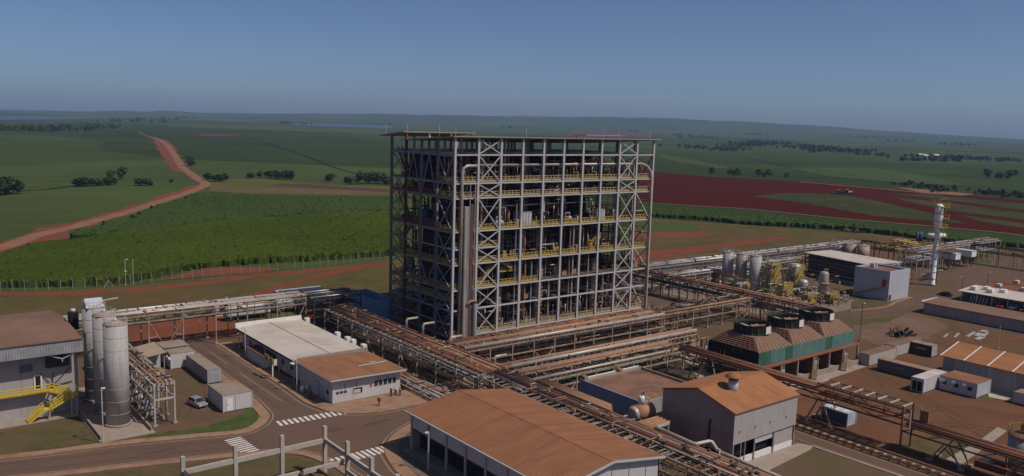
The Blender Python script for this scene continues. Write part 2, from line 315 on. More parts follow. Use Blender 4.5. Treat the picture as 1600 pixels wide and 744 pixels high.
UNIT = {}
def unit(kind, m):
    k = (kind, m.name)
    if k in UNIT: return UNIT[k]
    b = MB()
    if kind == 'box': b.box(-.5, .5, -.5, .5, 0, 1)
    elif kind == 'cyl': b.tube((0, 0, 0), (0, 0, 1), .5, n=14)
    elif kind == 'cyl8': b.tube((0, 0, 0), (0, 0, 1), .5, n=8)
    elif kind == 'ibeam':
        t, w = .12, .08
        b.box(-.5, .5, -.5, -.5 + t, 0, 1); b.box(-.5, .5, .5 - t, .5, 0, 1); b.box(-w, w, -.5 + t, .5 - t, 0, 1)
    me = b.mesh(m.name + '_' + kind, m); UNIT[k] = me
    return me
def box(name, m, par, x0, x1, y0, y1, z0, z1, **k):
    Mx = Matrix.Translation(((x0 + x1) / 2, (y0 + y1) / 2, z0)) @ Matrix.Diagonal((max(abs(x1 - x0), 1e-3), max(abs(y1 - y0), 1e-3), max(z1 - z0, 1e-3), 1))
    o = setup(bpy.data.objects.new(name, unit('box', m)), Mx, par)
    return tag(o, **k) if k else o
def bar(name, m, par, p, q, w, h=None, kind='box', **k):
    h = h or w; L = (Vector(q) - Vector(p)).length
    o = setup(bpy.data.objects.new(name, unit(kind, m)), frame(p, q) @ Matrix.Diagonal((w, h, L, 1)), par)
    return tag(o, **k) if k else o
def cyl(name, m, par, x, y, z0, z1, r, kind='cyl'):
    return setup(bpy.data.objects.new(name, unit(kind, m)), Matrix.Translation((x, y, z0)) @ Matrix.Diagonal((2 * r, 2 * r, z1 - z0, 1)), par)
def pipe(name, m, par, pts, r, n=8):
    b = MB(); b.path(pts, r, n); return b.build(name, m, par)
def copy_tree(o, Mx, par=None):
    """copy of a thing with its parts, moved by the world matrix Mx"""
    c = o.copy(); COL.objects.link(c); c.parent = par; c.matrix_basis = Mx if par is None else o.matrix_basis
    WM[c] = Mx
    for ch in KIDS.get(o, []): copy_child(ch, c)
    return c
KIDS = {}
def copy_child(o, par):
    c = o.copy(); COL.objects.link(c); c.parent = par
    for ch in KIDS.get(o, []): copy_child(ch, c)
    return c
def index_kids(root):
    for ch in root.children_recursive:
        KIDS.setdefault(ch.parent, []).append(ch)

# ---------------------------------------------------------------- terrain
def lerp_table(t, x):
    for (a, va), (b, vb) in zip(t, t[1:]):
        if a <= x <= b: return va + (vb - va) * (x - a) / (b - a)
    return t[0][1] if x < t[0][0] else t[-1][1]
SKYL = [(-180, 30), (-60, 25), (-33, 18), (-31, 6), (-26.5, 14), (-24.8, 40), (-23.5, 26), (-22.2, 58), (-20.5, 40), (-17, 52), (-8.6, 92), (0, 112), (8.6, 142), (13, 132), (18.7, 112), (24, 66), (31, 22), (40, 35), (60, 30), (180, 30)]
def height(x, y):
    dx, dy = x - CAMP.x, y - CAMP.y; r = math.hypot(dx, dy)
    if r < 700: return 0.0
    az = math.degrees(math.atan2(dx, dy)) - 38.413
    az = (az + 180) % 360 - 180
    H = lerp_table(SKYL, az)
    t = min(max((r - 5200) / 4800, 0), 1); t = t * t * (3 - 2 * t)
    z = H * t * (1 + 0.03 * math.sin(az * 1.3 + 0.5) + 0.02 * math.sin(az * 3.1))
    return z
def ground_sheet():
    radii = [0] + [25 * 1.075 ** i for i in range(95)]
    radii = [r for r in radii if r < 11800] + [12000]
    na = 360; vs = [(CAMP.x, CAMP.y, -0.08)]; fs = []
    for r in radii[1:]:
        for k in range(na):
            a = 2 * math.pi * k / na; x = CAMP.x + math.sin(a) * r; y = CAMP.y + math.cos(a) * r
            vs.append((x, y, height(x, y) - 0.08))
    for k in range(na): fs.append((0, 1 + (k + 1) % na, 1 + k))
    for j in range(len(radii) - 2):
        for k in range(na):
            a = 1 + j * na + k; b = 1 + j * na + (k + 1) % na
            fs.append((a, b, b + na, a + na))
    me = bpy.data.meshes.new('ground'); me.from_pydata(vs, [], fs); me.materials.append(TERR)
    for p in me.polygons: p.use_smooth = True
    o = setup(bpy.data.objects.new('ground', me), Matrix.Identity(4)); tag(o, kind='structure')
ground_sheet()

def smooth_line(pts, n=5, closed=False):
    P = [Vector((p[0], p[1], 0)) for p in pts]; out = []
    m = len(P)
    for i in range(m if closed else m - 1):
        a, b, c, d = (P[(i - 1) % m], P[i], P[(i + 1) % m], P[(i + 2) % m]) if closed else (P[max(i - 1, 0)], P[i], P[i + 1], P[min(i + 2, m - 1)])
        for k in range(n):
            t = k / n
            out.append(0.5 * ((2 * b) + (-a + c) * t + (2 * a - 5 * b + 4 * c - d) * t * t + (-a + 3 * b - 3 * c + d) * t ** 3))
    if not closed: out.append(P[-1])
    return [(v.x, v.y) for v in out]
def patch(name, pts, m, z, kind='structure', thick=0, label=None, cat=None):
    """flat piece of ground with the given outline; soil and plants get an uneven edge"""
    if not thick and name not in ('asphalt_road', 'yard_ground', 'concrete_footing', 'asphalt_repair', 'lake'):
        q = []; rg = random.Random(len(pts) + int(abs(pts[0][0]) * 10)); n = len(pts)
        per = sum(math.dist(pts[i], pts[(i + 1) % n]) for i in range(n)); st = max(1.6, per / 260); am = min(st * .32, 3.0)
        for i in range(n):
            a, b = Vector(pts[i]), Vector(pts[(i + 1) % n]); k = max(1, int((b - a).length / st)); d = (b - a).normalized() if (b - a).length > 0 else Vector((1, 0)); nv = Vector((-d.y, d.x))
            for j in range(k): q.append(tuple(a + (b - a) * j / k + (nv * rg.uniform(-am, am) if j else Vector((0, 0)))))
        pts = q
    P = [Vector((p[0], p[1], 0)) for p in pts]
    tr = tessellate_polygon([P])
    vs = [(p.x, p.y, z) for p in P]; fs = [tuple(t) for t in tr]
    if thick:
        n = len(P); vs += [(p.x, p.y, z - thick) for p in P]
        fs += [(i, (i + 1) % n, n + (i + 1) % n, n + i) for i in range(n)]
    me = bpy.data.meshes.new(name); me.from_pydata(vs, [], fs); me.materials.append(m)
    bm = bmesh.new(); bm.from_mesh(me); bmesh.ops.recalc_face_normals(bm, faces=bm.faces)
    if not thick:
        for f in bm.faces:
            if f.normal.z < 0: f.normal_flip()
    bm.to_mesh(me); bm.free()
    o = setup(bpy.data.objects.new(name, me), Matrix.Identity(4)); tag(o, label, cat, None, kind)
    return o
def strip(name, line, w0, w1, m, z, thick=0, kind='structure', par=None):
    """band along a line from offset w0 to w1 (left is positive)"""
    P = [Vector((p[0], p[1], 0)) for p in line]; L = []; R = []
    for i, p in enumerate(P):
        d = (P[min(i + 1, len(P) - 1)] - P[max(i - 1, 0)]).normalized(); nrm = Vector((-d.y, d.x, 0))
        L.append(p + nrm * w1); R.append(p + nrm * w0)
    n = len(P); vs = [(p.x, p.y, z) for p in L] + [(p.x, p.y, z) for p in R]
    fs = [(i, n + i, n + i + 1, i + 1) for i in range(n - 1)]
    if thick:
        vs += [(p.x, p.y, z - thick) for p in L] + [(p.x, p.y, z - thick) for p in R]
        fs += [(i, i + 1, 2 * n + i + 1, 2 * n + i) for i in range(n - 1)] + [(n + i, 3 * n + i, 3 * n + i + 1, n + i + 1) for i in range(n - 1)]
        fs += [(0, 2 * n, 3 * n, n), (n - 1, 2 * n - 1, 4 * n - 1, 3 * n - 1)]
    me = bpy.data.meshes.new(name); me.from_pydata(vs, [], fs); me.materials.append(m)
    bm = bmesh.new(); bm.from_mesh(me); bmesh.ops.recalc_face_normals(bm, faces=bm.faces)
    if not thick:
        for f in bm.faces:
            if f.normal.z < 0: f.normal_flip()
    bm.to_mesh(me); bm.free()
    o = setup(bpy.data.objects.new(name, me), Matrix.Identity(4), par)
    if kind: tag(o, kind=kind)
    return o

# ground points measured in metres from the foot of the tower
PT = {
 'dirt_road': [(-86.3, 177.0),(-61.0, 206.9),(-51.9, 220.7),(-46.4, 231.6),(-43.5, 242.5),(-37.4, 246.6),(-26.9, 257.7),(-14.3, 274.9),(2.8, 298.6),(42.9, 372.7),(50.0, 383.8),(71.3, 417.6),(91.5, 445.6),(95.5, 468.7),(115.8, 564.0),(112.9, 589.3),(200.3, 932.2),(268.1, 1188.8),(330.0, 1430.3),(356.5, 1561.9),(419.4, 1871.0),(441.5, 1934.2),(375.4, 1627.5),(354.8, 1499.7),(334.6, 1362.5),(277.9, 1136.1),(222.1, 933.1),(162.3, 710.5),(132.3, 603.2),(115.2, 533.1),(103.3, 473.0),(98.2, 449.6),(83.5, 413.9),(64.2, 384.8),(44.2, 346.7),(26.3, 326.1),(3.8, 287.9),(0.4, 274.4),(-15.2, 260.1),(-19.5, 245.2),(-32.9, 231.5),(-36.6, 217.1),(-32.0, 211.2),(-35.0, 207.6),(-50.4, 201.7),(-57.3, 191.9),(-64.2, 181.4),(-88.2, 147.9)],
 'lane': [(-87.4, 159.9),(-63.0, 191.3),(-54.9, 205.8),(-45.9, 222.0),(-31.2, 239.1),(-16.8, 259.8),(4.1, 289.3),(32.3, 335.2),(59.6, 378.3),(82.2, 418.6),(95.2, 448.7),(102.8, 484.1),(117.5, 552.6),(139.3, 645.0),(192.4, 843.2),(259.1, 1095.4),(317.5, 1333.9),(349.5, 1494.3)],
 'cane_near': [(-90.2, 116.8),(-72.8, 114.9),(-58.2, 107.7),(-41.9, 105.0),(-30.3, 111.3),(-19.2, 119.2),(1.8, 119.0),(23.1, 115.0),(54.0, 113.2),(123.1, 229.5),(73.1, 233.9),(31.9, 225.6),(-16.1, 208.1),(-38.0, 190.0),(-53.2, 183.8),(-59.7, 174.5),(-66.4, 163.8),(-89.1, 131.9)],
 'cane_mid': [(-37.0, 193.0),(-15.2, 211.6),(33.3, 229.5),(75.0, 238.1),(125.7, 233.9),(163.8, 298.0),(88.0, 337.4),(71.1, 366.0),(55.7, 357.2),(37.0, 322.2),(19.1, 299.7),(-5.3, 251.5),(-19.4, 238.2),(-23.5, 224.5),(-36.0, 212.6),(-38.8, 201.6),(-34.5, 196.6)],
 'scrub': [(77.0, 389.3),(99.9, 453.4),(117.2, 480.5),(146.8, 486.7),(155.2, 457.4),(169.6, 421.7),(212.8, 385.0),(175.9, 322.4),(98.1, 363.1)],
 'scrub_top': [(95.2, 437.0),(114.1, 471.5),(143.1, 477.3),(152.7, 451.6),(167.0, 416.4),(209.9, 380.0),(198.6, 360.8),(168.2, 398.3),(130.2, 409.6),(106.4, 395.2)],
 'hedge_a': [(-35.1, 407.8),(-21.9, 421.2),(-6.8, 430.6),(10.3, 450.7)],
 'hedge_b': [(575.7, 1627.6),(417.1, 1071.0),(338.3, 810.1),(275.5, 614.9),(248.5, 508.7)],
 'hedge_c': [(270.1, 1096.9),(318.6, 1092.5),(413.9, 1190.7),(417.1, 1071.0)],
 'hedge_d': [(135.4, 1735.6),(278.8, 1913.7),(468.6, 2060.4)],
 'hedge_e': [(1136.4, 762.1),(997.3, 618.3),(896.9, 507.3),(857.2, 435.4),(796.0, 357.8)],
 'hedge_f': [(1166.4, 1006.9),(1134.8, 852.4),(1134.6, 740.9),(1200.5, 635.2),(1240.3, 503.3),(1255.1, 359.4)],
 'hedge_g': [(3534.6, 1420.2),(3006.4, 1106.9),(2626.9, 881.8),(2336.0, 681.1)],
 'loop_road': [(128.1, 415.9),(142.2, 432.5),(158.7, 430.9),(170.8, 403.4),(198.6, 360.8),(188.1, 343.0),(158.6, 378.9),(137.4, 404.7)],
 'red_patch': [(-32.2, 106.5),(-20.2, 115.8),(-12.8, 119.8),(-0.0, 114.3),(5.3, 106.0),(-4.3, 103.3),(-23.6, 105.2)],
 'fence_track': [(-90.7, 109.5),(-74.0, 105.6),(-57.0, 97.3),(-35.8, 95.1),(-6.4, 98.2),(15.5, 99.1),(42.2, 98.9)],
 'diag_track': [(-35.1, 54.5),(-19.8, 68.6),(-8.4, 78.5),(11.1, 89.8),(28.1, 96.4)],
 'red_soil': [(-55.8, 51.7),(-43.3, 53.1),(-30.8, 52.0),(-36.5, 32.3),(-43.4, 30.0),(-57.9, 38.3)],
 'fence': [(-90.2, 116.8),(-73.3, 111.1),(-64.7, 106.7),(-55.7, 103.7),(-42.5, 102.6),(-33.4, 103.6),(-22.0, 104.3),(-3.9, 104.4),(18.1, 104.6),(46.6, 107.3)],
 'ploughed': [(616.9, 539.0),(598.7, 484.8),(593.1, 404.8),(647.2, 306.0),(635.2, 248.5),(639.2, 194.4),(634.4, 123.1),(630.1, 77.1),(373.0, -5.3),(372.1, 23.2),(374.5, 38.7),(365.3, 71.3),(351.1, 115.6),(344.6, 171.3),(311.8, 224.3),(305.3, 238.6)],
 'band1': [(425.8, 230.7),(484.3, 239.4),(527.3, 218.9),(491.8, 170.0),(447.3, 113.4),(395.7, 62.4),(386.3, 79.7),(382.1, 109.5),(418.6, 184.3)],
 'band2': [(571.9, 204.0),(606.2, 186.2),(591.9, 106.9),(577.7, 60.3),(521.9, 42.4),(531.0, 83.7),(561.5, 149.7)],
 'band3': [(543.9, 183.8),(536.3, 138.1),(509.4, 75.5),(497.2, 34.5),(457.4, 21.7),(457.1, 55.6),(471.1, 108.0),(509.2, 153.3)],
 'band4': [(447.8, 89.2),(436.2, 47.6),(426.1, 11.7),(411.8, 7.1),(405.7, 36.0),(419.0, 65.3)],
 'tan_track': [(300.1, 233.7),(306.7, 220.0),(323.7, 192.0),(339.2, 167.3),(346.0, 112.5),(360.3, 68.9),(367.9, 36.1),(365.9, 20.8),(364.2, -8.2)],
 'tan_track2': [(626.5, 320.8),(625.5, 243.5),(618.9, 197.8),(619.3, 181.7)],
 'tan_patch': [(662.6, 243.2),(663.4, 213.9),(656.2, 169.2),(623.5, 167.9),(622.9, 199.8)],
 'cane_right': [(266.6, 201.6),(300.1, 139.0),(308.6, 86.3),(312.8, 47.5),(321.1, 4.1),(318.2, -22.6),(310.5, -25.4),(311.7, 0.2),(299.2, 28.6),(293.9, 84.6),(265.2, 114.9),(259.9, 140.0),(238.2, 174.0)],
 'pale_field': [(879.1, 510.1),(1042.5, 469.8),(917.5, 340.7),(769.2, 227.0),(731.8, 279.4),(746.1, 359.2)],
 'pale_field2': [(1066.7, 900.0),(967.7, 769.1),(783.3, 525.1),(740.0, 506.3),(815.0, 637.2),(923.6, 770.9)],
 'olive': [(233.3, 169.3),(253.7, 135.0),(286.2, 79.9),(292.1, 25.3),(302.3, -3.4),(284.7, -10.1),(261.9, 11.3),(244.0, 44.9),(201.2, 58.0),(136.0, 63.8),(127.0, 66.8)],
 'red_right': [(133.9, 73.5),(153.5, 76.3),(185.6, 76.1),(230.3, 78.5),(250.7, 78.4),(216.9, 69.1),(178.9, 67.3),(149.0, 62.3),(119.3, 59.5)],
 'young_cane': [(182.7, 120.6),(205.4, 114.9),(222.5, 101.8),(203.3, 93.9),(168.0, 106.4)],
 'green_r': [(230.1, 145.4),(242.2, 134.1),(229.3, 117.1),(204.6, 110.3),(179.3, 117.3),(215.3, 152.0)],
 'red_far': [(3006.9, 3296.3),(5006.4, 4953.4),(3780.1, 3451.7),(2621.7, 2331.6),(1946.7, 2154.5)],
 'asph_right': [(115.8, -29.6),(129.3, -32.5),(140.6, -30.3),(151.9, -29.4),(159.4, -27.8),(164.7, -29.8),(176.7, -29.5),(184.3, -27.4),(191.9, -22.6),(193.6, -16.5),(226.2, -11.1),(256.1, -6.6),(262.3, -24.8),(222.1, -39.5),(203.1, -28.9),(185.2, -32.2),(168.8, -35.2),(161.6, -37.8),(152.5, -32.6),(145.8, -35.1),(132.0, -37.4),(120.4, -36.3),(107.1, -34.6)],
 'asph_d': [(74.6, 10.0),(90.3, 20.4),(93.6, 10.7),(96.2, -0.4),(82.6, -4.4),(71.3, 2.2)],
 'red_strip': [(516.3, 1777.0),(595.2, 1838.7),(607.5, 1749.4),(528.4, 1629.7),(490.2, 1634.9)],
 'grass_l': [(-88.3, -6.2),(-77.5, -7.2),(-77.4, -19.4),(-89.6, -16.2)],
 'grass_kerb': [(-69.2, -21.0),(-61.5, -22.0),(-54.5, -23.8),(-55.4, -26.1),(-66.2, -24.0),(-76.0, -20.9)],
 'grass_pump': [(-3.2, -82.4),(11.6, -81.7),(10.7, -85.3),(4.5, -89.2),(-3.4, -83.9)],
 'grass_e': [(26.6, -90.3),(26.4, -99.5),(40.2, -96.4),(39.2, -91.6),(30.8, -90.1)],
 'grass_e2': [(62.2, -77.9),(62.9, -86.8),(66.8, -87.9),(69.4, -85.4),(66.9, -79.5)],
 'slab_r': [(40.2, -96.4),(49.7, -95.3),(49.1, -97.1),(26.4, -99.5),(26.7, -97.0)],
 'apron_ct': [(47.0, -63.0),(65.2, -60.0),(65.1, -63.4),(49.4, -66.8),(44.8, -66.7)],
 'apron_pump': [(-1.2, -78.1),(13.5, -78.0),(12.2, -81.7),(-1.1, -80.9)],
 'pad_white': [(69.4, -85.4),(72.8, -84.8),(72.9, -89.2),(67.7, -91.2),(66.4, -87.0)],
 'lot_white': [(115.6, -61.6),(124.1, -61.5),(121.2, -65.7),(112.0, -65.8)],
 'dirt_right': [(105.2, -35.7),(123.7, -39.1),(129.7, -41.8),(124.6, -53.3),(104.2, -57.2),(85.7, -55.6),(88.2, -47.4)],
 'grass_right': [(105.2, -35.7),(115.4, -38.0),(126.2, -39.7),(112.2, -42.9),(99.0, -39.3)],
 'grass_far_r': [(265.4, 2.5),(258.9, -7.9),(251.9, -10.8),(240.0, -7.7),(248.6, -2.5)],
 'island_r': [(127.6, -22.7),(137.9, -22.2),(139.5, -27.8),(132.4, -30.8),(120.2, -30.5),(118.7, -27.9)],
 'lake1': [(1634.5, 3846.6),(2304.6, 5181.1),(2715.9, 5542.9),(2739.9, 4740.0),(1903.8, 3301.6),(1719.7, 3278.4),(1601.0, 3419.0)],
 'lake2': [(-29.0, 2984.6),(529.8, 4805.9),(893.1, 5036.4),(1097.5, 4933.1),(641.2, 3855.8),(333.5, 3277.4),(-43.4, 2410.4)],
 'bush_l': [(-33.3, 402.9),(-26.6, 405.0),(-39.1, 396.6),(14.9, 449.3),(20.2, 447.7),(26.8, 451.2),(33.4, 454.7),(44.5, 499.0),(53.2, 503.2),(36.4, 453.9),(51.6, 444.0),(56.5, 442.5),(143.1, 487.6),(151.7, 492.5),(158.9, 490.8),(162.4, 482.9),(166.4, 474.9),(170.6, 473.8),(190.3, 448.2),(187.2, 410.6),(196.9, 414.0),(206.9, 417.5),(214.0, 415.5),(217.1, 408.3),(108.8, 463.3),(115.2, 468.0),(108.4, 482.7),(150.0, 653.4),(168.4, 715.6),(77.1, 465.7)],
 'trees_r': [(625.0, 427.0),(648.8, 421.8),(639.4, 403.8),(645.3, 412.4),(656.2, 390.2),(652.7, 381.3),(669.8, 387.0),(671.9, 367.2),(960.3, 287.0),(962.7, 275.8),(962.9, 265.3),(1079.5, 303.9)],
 'row_r': [(696.5, 218.0),(692.7, 204.6),(699.8, 195.2),(685.5, 179.1),(678.6, 168.2),(670.5, 158.0),(670.3, 151.8),(672.1, 144.9),(664.4, 135.5),(722.5, 248.7),(716.7, 258.5)],
 'woods': [(1943.2, 1370.9),(2421.3, 1659.8),(2490.9, 1616.6),(2176.9, 1312.8),(1875.8, 1045.4),(1815.2, 974.4),(1658.1, 821.2),(1477.8, 632.2),(1524.1, 606.4),(1773.9, 682.9),(1730.3, 588.0),(1431.6, 1150.2),(1510.1, 1158.1),(1448.1, 1053.3)],
 'woods_l': [(151.1, 1857.9),(182.4, 1877.9),(206.5, 1844.8),(232.7, 1860.6),(266.6, 1881.3),(318.3, 2018.6),(372.0, 2112.9),(431.8, 2217.9),(824.2, 3523.6),(1110.6, 4356.2),(1366.1, 4915.6),(1664.6, 5594.8),(2776.7, 6107.8),(2126.1, 5076.4)],
 'skid': [(97.6, -11.3),(123.9, 1.3),(136.4, 2.7),(112.1, -9.6),(113.2, -17.4),(121.4, -19.2),(111.3, 23.0),(168.0, 19.6)],
 'hvessel': [(126.9, 34.5),(119.9, 20.7),(117.3, 11.0),(112.9, 4.1)],
 'vessel': [(111.8, -19.6),(120.0, -7.8),(138.6, 7.7)],
 'yellowfar': [(246.2, 31.3),(267.7, 30.9),(246.5, 27.1),(269.8, 36.4)],
 'tractor': [(520.3, 215.3),(534.6, 216.5)],
 'misc': [(293.5, 76.4),(296.9, 72.1),(297.7, 69.1),(306.0, 65.2),(302.4, 58.9)],
 'lightpoles': [(-43.2, 102.4),(-41.0, 102.9)],
}

# ---------------------------------------------------------------- ground, roads, fields
rnd = random.Random(7)
FENCE = smooth_line(PT['fence'], 4)
yard_out = [(-98, 85)] + [(x, y - 1) for x, y in PT['fence'][2:]] + [(75, 62), (140, 75), (230, 80), (300, 66), (330, 20), (300, -60), (180, -190), (60, -190), (-40, -190), (-140, -175), (-190, -60), (-150, 40)]
patch('yard_ground', yard_out, YARD, -0.03)
patch('rough_grassland', PT['olive'], OLIVE, -0.012)
ba = [(-110, 45), (-98, 84)] + [(x, y - 1.5) for x, y in PT['fence'][2:]] + [(72, 60), (66, 40), (20, 42), (-20, 38), (-60, 36)]
patch('rough_grassland', ba, OLIVE, -0.015)
patch('red_soil', PT['red_soil'], REDDIRT, 0.0)
strip('red_dirt_track', smooth_line(PT['fence_track'], 4), -2.6, 2.6, REDDIRT, 0.006)
strip('red_dirt_track', smooth_line(PT['diag_track'], 4), -2.2, 2.2, REDDIRT, 0.010)
patch('red_soil', PT['red_patch'], REDDIRT, 0.012)
patch('red_soil', PT['red_right'], REDDIRT, 0.004)
patch('green_grass', PT['green_r'], GRASSG, 0.004)
patch('red_soil', PT['young_cane'], REDDIRT, 0.012)
patch('dirt_road', PT['dirt_road'], REDDIRT, 0.02)
strip('dirt_road', smooth_line(PT['lane'], 3), -3.6, 3.6, PALEDIRT, 0.06)
patch('dry_scrubland', PT['scrub'], SCRUB, 0.05)
patch('pale_scrubland', PT['scrub_top'], cane_mat('yellow_green_scrub', (0.075, 0.085, 0.022), (0.105, 0.105, 0.030), 0.08), 0.06)
patch('dirt_road', PT['loop_road'], mat('dark_track_soil', (0.085, 0.05, 0.042), .95, spec=.03), 0.08)
patch('ploughed_field', PT['ploughed'], PLOUGH, 0.10)
for k in ('band1', 'band2', 'band3', 'band4'): patch('young_crop_strip', PT[k], GREENB, 0.16)
strip('field_track', smooth_line(PT['tan_track'], 3), -2.5, 2.5, mat('dry_grass_track', (0.13, 0.10, 0.05), spec=0.04), 0.2)
strip('field_track', smooth_line(PT['tan_track2'], 3), -3, 3, PALEDIRT, 0.2)
patch('bare_soil', PT['tan_patch'], PALEDIRT, 0.2)
patch('pale_crop_field', PT['pale_field'], PALEG, 0.3)
patch('pale_crop_field', PT['pale_field2'], PALEG, 0.3)
patch('far_red_field', PT['red_far'], mat('far_red_soil', (0.12, 0.045, 0.05), spec=0.04), 0.6)
patch('far_red_field', PT['red_strip'], MATS['far_red_soil'], 0.4)
patch('lake', PT['lake1'], WATER, 0.8); patch('lake', PT['lake2'], WATER, 0.8)

def inside(x, y, poly):
    c = False; j = len(poly) - 1
    for i in range(len(poly)):
        xi, yi = poly[i]; xj, yj = poly[j]
        if (yi > y) != (yj > y) and x < (xj - xi) * (y - yi) / (yj - yi) + xi: c = not c
        j = i
    return c
def cane_field(name, poly, m, hgt, step, label, far=0.0, amp=0.5):
    """standing cane: a thick bumpy canopy with walls at its edges"""
    r = random.Random(name + label)
    xs = [p[0] for p in poly]; ys = [p[1] for p in poly]
    x0, x1, y0, y1 = min(xs), max(xs), min(ys), max(ys)
    nx = int((x1 - x0) / step) + 1; ny = int((y1 - y0) / step) + 1
    idx = {}; vs = []; fs = []
    for j in range(ny + 1):
        for i in range(nx + 1):
            x = x0 + i * step; y = y0 + j * step
            if inside(x + r.uniform(-.8, .8) * step, y + r.uniform(-.8, .8) * step, poly):
                idx[(i, j)] = len(vs)
                low = 0.35 * math.sin(x * 0.11 + 1.7 * math.sin(y * 0.05)) + 0.3 * math.sin(y * 0.17 + x * 0.06)
                row = .22 * math.sin((x * .45 - y) * 4.2); vs.append((x + r.uniform(-.4, .4) * step, y + r.uniform(-.4, .4) * step, hgt + low * 0.5 + row + r.uniform(-amp, amp)))
    edge = set()
    for (i, j) in list(idx):
        q = [(i, j), (i + 1, j), (i + 1, j + 1), (i, j + 1)]
        if all(k in idx for k in q): fs.append(tuple(idx[k] for k in q))
    cnt = {}
    for f in fs:
        for a, b in zip(f, f[1:] + f[:1]):
            k = (min(a, b), max(a, b)); cnt[k] = cnt.get(k, 0) + 1
    low = {}
    for f in list(fs):
        for a, b in zip(f, f[1:] + f[:1]):
            if cnt[(min(a, b), max(a, b))] == 1:
                for q in (a, b):
                    if q not in low: low[q] = len(vs); vs.append((vs[q][0] + r.uniform(-.7, .7), vs[q][1] + r.uniform(-.7, .7), -0.02)); vs[q] = (vs[q][0], vs[q][1], vs[q][2] * r.uniform(.6, 1.0))
                fs.append((b, a, low[a], low[b]))
    me = bpy.data.meshes.new(name); me.from_pydata(vs, [], fs); me.materials.append(m); me.update()
    o = setup(bpy.data.objects.new(name, me), Matrix.Identity(4)); tag(o, label, 'crop field', None, 'stuff')
cane_field('cane_field', PT['cane_near'], CANE, 2.3, 0.9, 'bright green standing sugar cane behind the wire fence', amp=0.34)
cane_field('cane_field', PT['cane_mid'], CANE2, 2.1, 1.8, 'darker sugar cane strip between the bright cane and the dirt road', amp=0.45)
cane_field('cane_field', PT['cane_right'], CANE2, 2.4, 1.5, 'long narrow cane strip below the ploughed red field', amp=0.35)

for k, w in (('hedge_a', 2.2), ('hedge_b', 2.0), ('hedge_c', 3.0), ('hedge_d', 4.0), ('hedge_e', 3.0), ('hedge_f', 5.0), ('hedge_g', 5.0)):
    strip('field_boundary', smooth_line(PT[k], 3), -w / 2, w / 2, MATS['dark_boundary'] if 'dark_boundary' in MATS else mat('dark_boundary', (0.026, 0.034, 0.014), .95, 0, .4, .1, spec=.02), 0.35)
for k in range(7):
    strip('crop_row_gap', smooth_line([(x + 14 * k * .45, y + 14 * k) for x, y in PT['hedge_a']][:3], 3), -.5, .5, MATS['dark_boundary'], 0.3) if k in (2, 5) else None
def tracks(line, gap=1.7):
    l_ = smooth_line(line, 5)
    for s in (-1, 1): strip('tyre_track', l_, s * gap / 2 - .22, s * gap / 2 + .22, MATS['tyre_track_soil'] if 'tyre_track_soil' in MATS else mat('tyre_track_soil', (0.105, 0.062, 0.042), .95, 0, .3, .4, rust=(0.14, 0.08, 0.052), rscale=.35, ramt=.6, spec=.02), TZ[0]); TZ[0] += .0004
TZ = [-0.004]
for s_ in (-45.3, -48.1): strip('wheel_wear', [(s_, 34), (s_ - .1, 0), (s_ - .5, -20)], -.32, .32, MATS['worn_asphalt'] if 'worn_asphalt' in MATS else mat('worn_asphalt', (0.112, 0.073, 0.058), .95, 0, .1, .3, spec=.04), 0.0135)
for o_ in (2.0, 5.2): strip('wheel_wear', smooth_line([(-128, -4 - o_), (-88.5, -18.6 - o_), (-76, -22.3 - o_), (-66, -25.2 - o_), (-60, -27.6 - o_)], 5), -.32, .32, MATS['worn_asphalt'], 0.0138)
for ln in ([(-52, 8), (-55, -3), (-60, -8), (-64, -16)], [(-52, -12), (-58, -4), (-63, 8)], [(32, -66), (42, -80), (56, -88), (60, -104)], [(30, -72), (46, -74), (56, -72), (64, -62)], [(40, -100), (52, -84), (66, -60.5), (80, -56)], [(90, -55), (106, -62), (118, -58), (128, -48)], [(88, -70), (104, -64), (122, -72)], [(34, -84), (46, -92), (52, -108)]): tracks(ln)
OILP = mat('dark_asphalt_patch', (0.104, 0.068, 0.055), .95, 0, .15, .3, spec=.04)
for k, (x, y, l, w) in enumerate(((-46.5, -6, 5, 1.6), (-45.2, -33.5, 3.2, 2.2), (-38, -34.5, 6, 1.2), (-70, -27.5, 5, 1.3), (-48.5, -58, 1.4, 6), (-47.5, 17, 1.2, 5))):
    rp = random.Random(k); patch('asphalt_repair', [(x + math.cos(a) * l / 2 * rp.uniform(.75, 1.1), y + math.sin(a) * w / 2 * rp.uniform(.75, 1.1)) for a in [i * math.pi / 6 for i in range(12)]], OILP, 0.0145)

# asphalt and paving of the plant
MAIN = [(-43.3, 36), (-43.3, 10), (-43.6, -10), (-43.9, -19), (-42.7, -25.2), (-39.9, -28.6), (-35.6, -30.5), (-30.4, -31), (-24, -31), (-21.5, -33), (-22, -36), (-28, -36.6), (-34.1, -38.2), (-39.2, -41.2), (-43, -45.5), (-44.6, -49.5), (-45.7, -54.5), (-46, -64), (-46, -110), (-51, -110), (-50.8, -51.7), (-51.5, -45), (-53, -40), (-56.5, -36.8), (-62.2, -34.4), (-75.3, -30.2), (-87.8, -26.5), (-130, -12), (-130, -4), (-89.9, -18.4), (-76.8, -21.4), (-66.3, -24.6), (-58.5, -27.3), (-54.8, -26.2), (-52, -23.2), (-50.9, -19.5), (-50.1, -10), (-49.7, 12), (-49.5, 36)]
patch('asphalt_road', MAIN, ASPH, 0.012)
patch('paved_forecourt', [(-40.2, -8), (-40.2, -22.6), (-22, -22.6), (-12.5, -22.6), (-12.5, -31), (-24, -30.95), (-30.4, -30.95), (-35.6, -30.45), (-39.9, -28.5), (-42.65, -25.2), (-43.85, -19), (-43.55, -10), (-43.3, 27), (-40.2, 27)], PAVE, 0.12, thick=0.12)
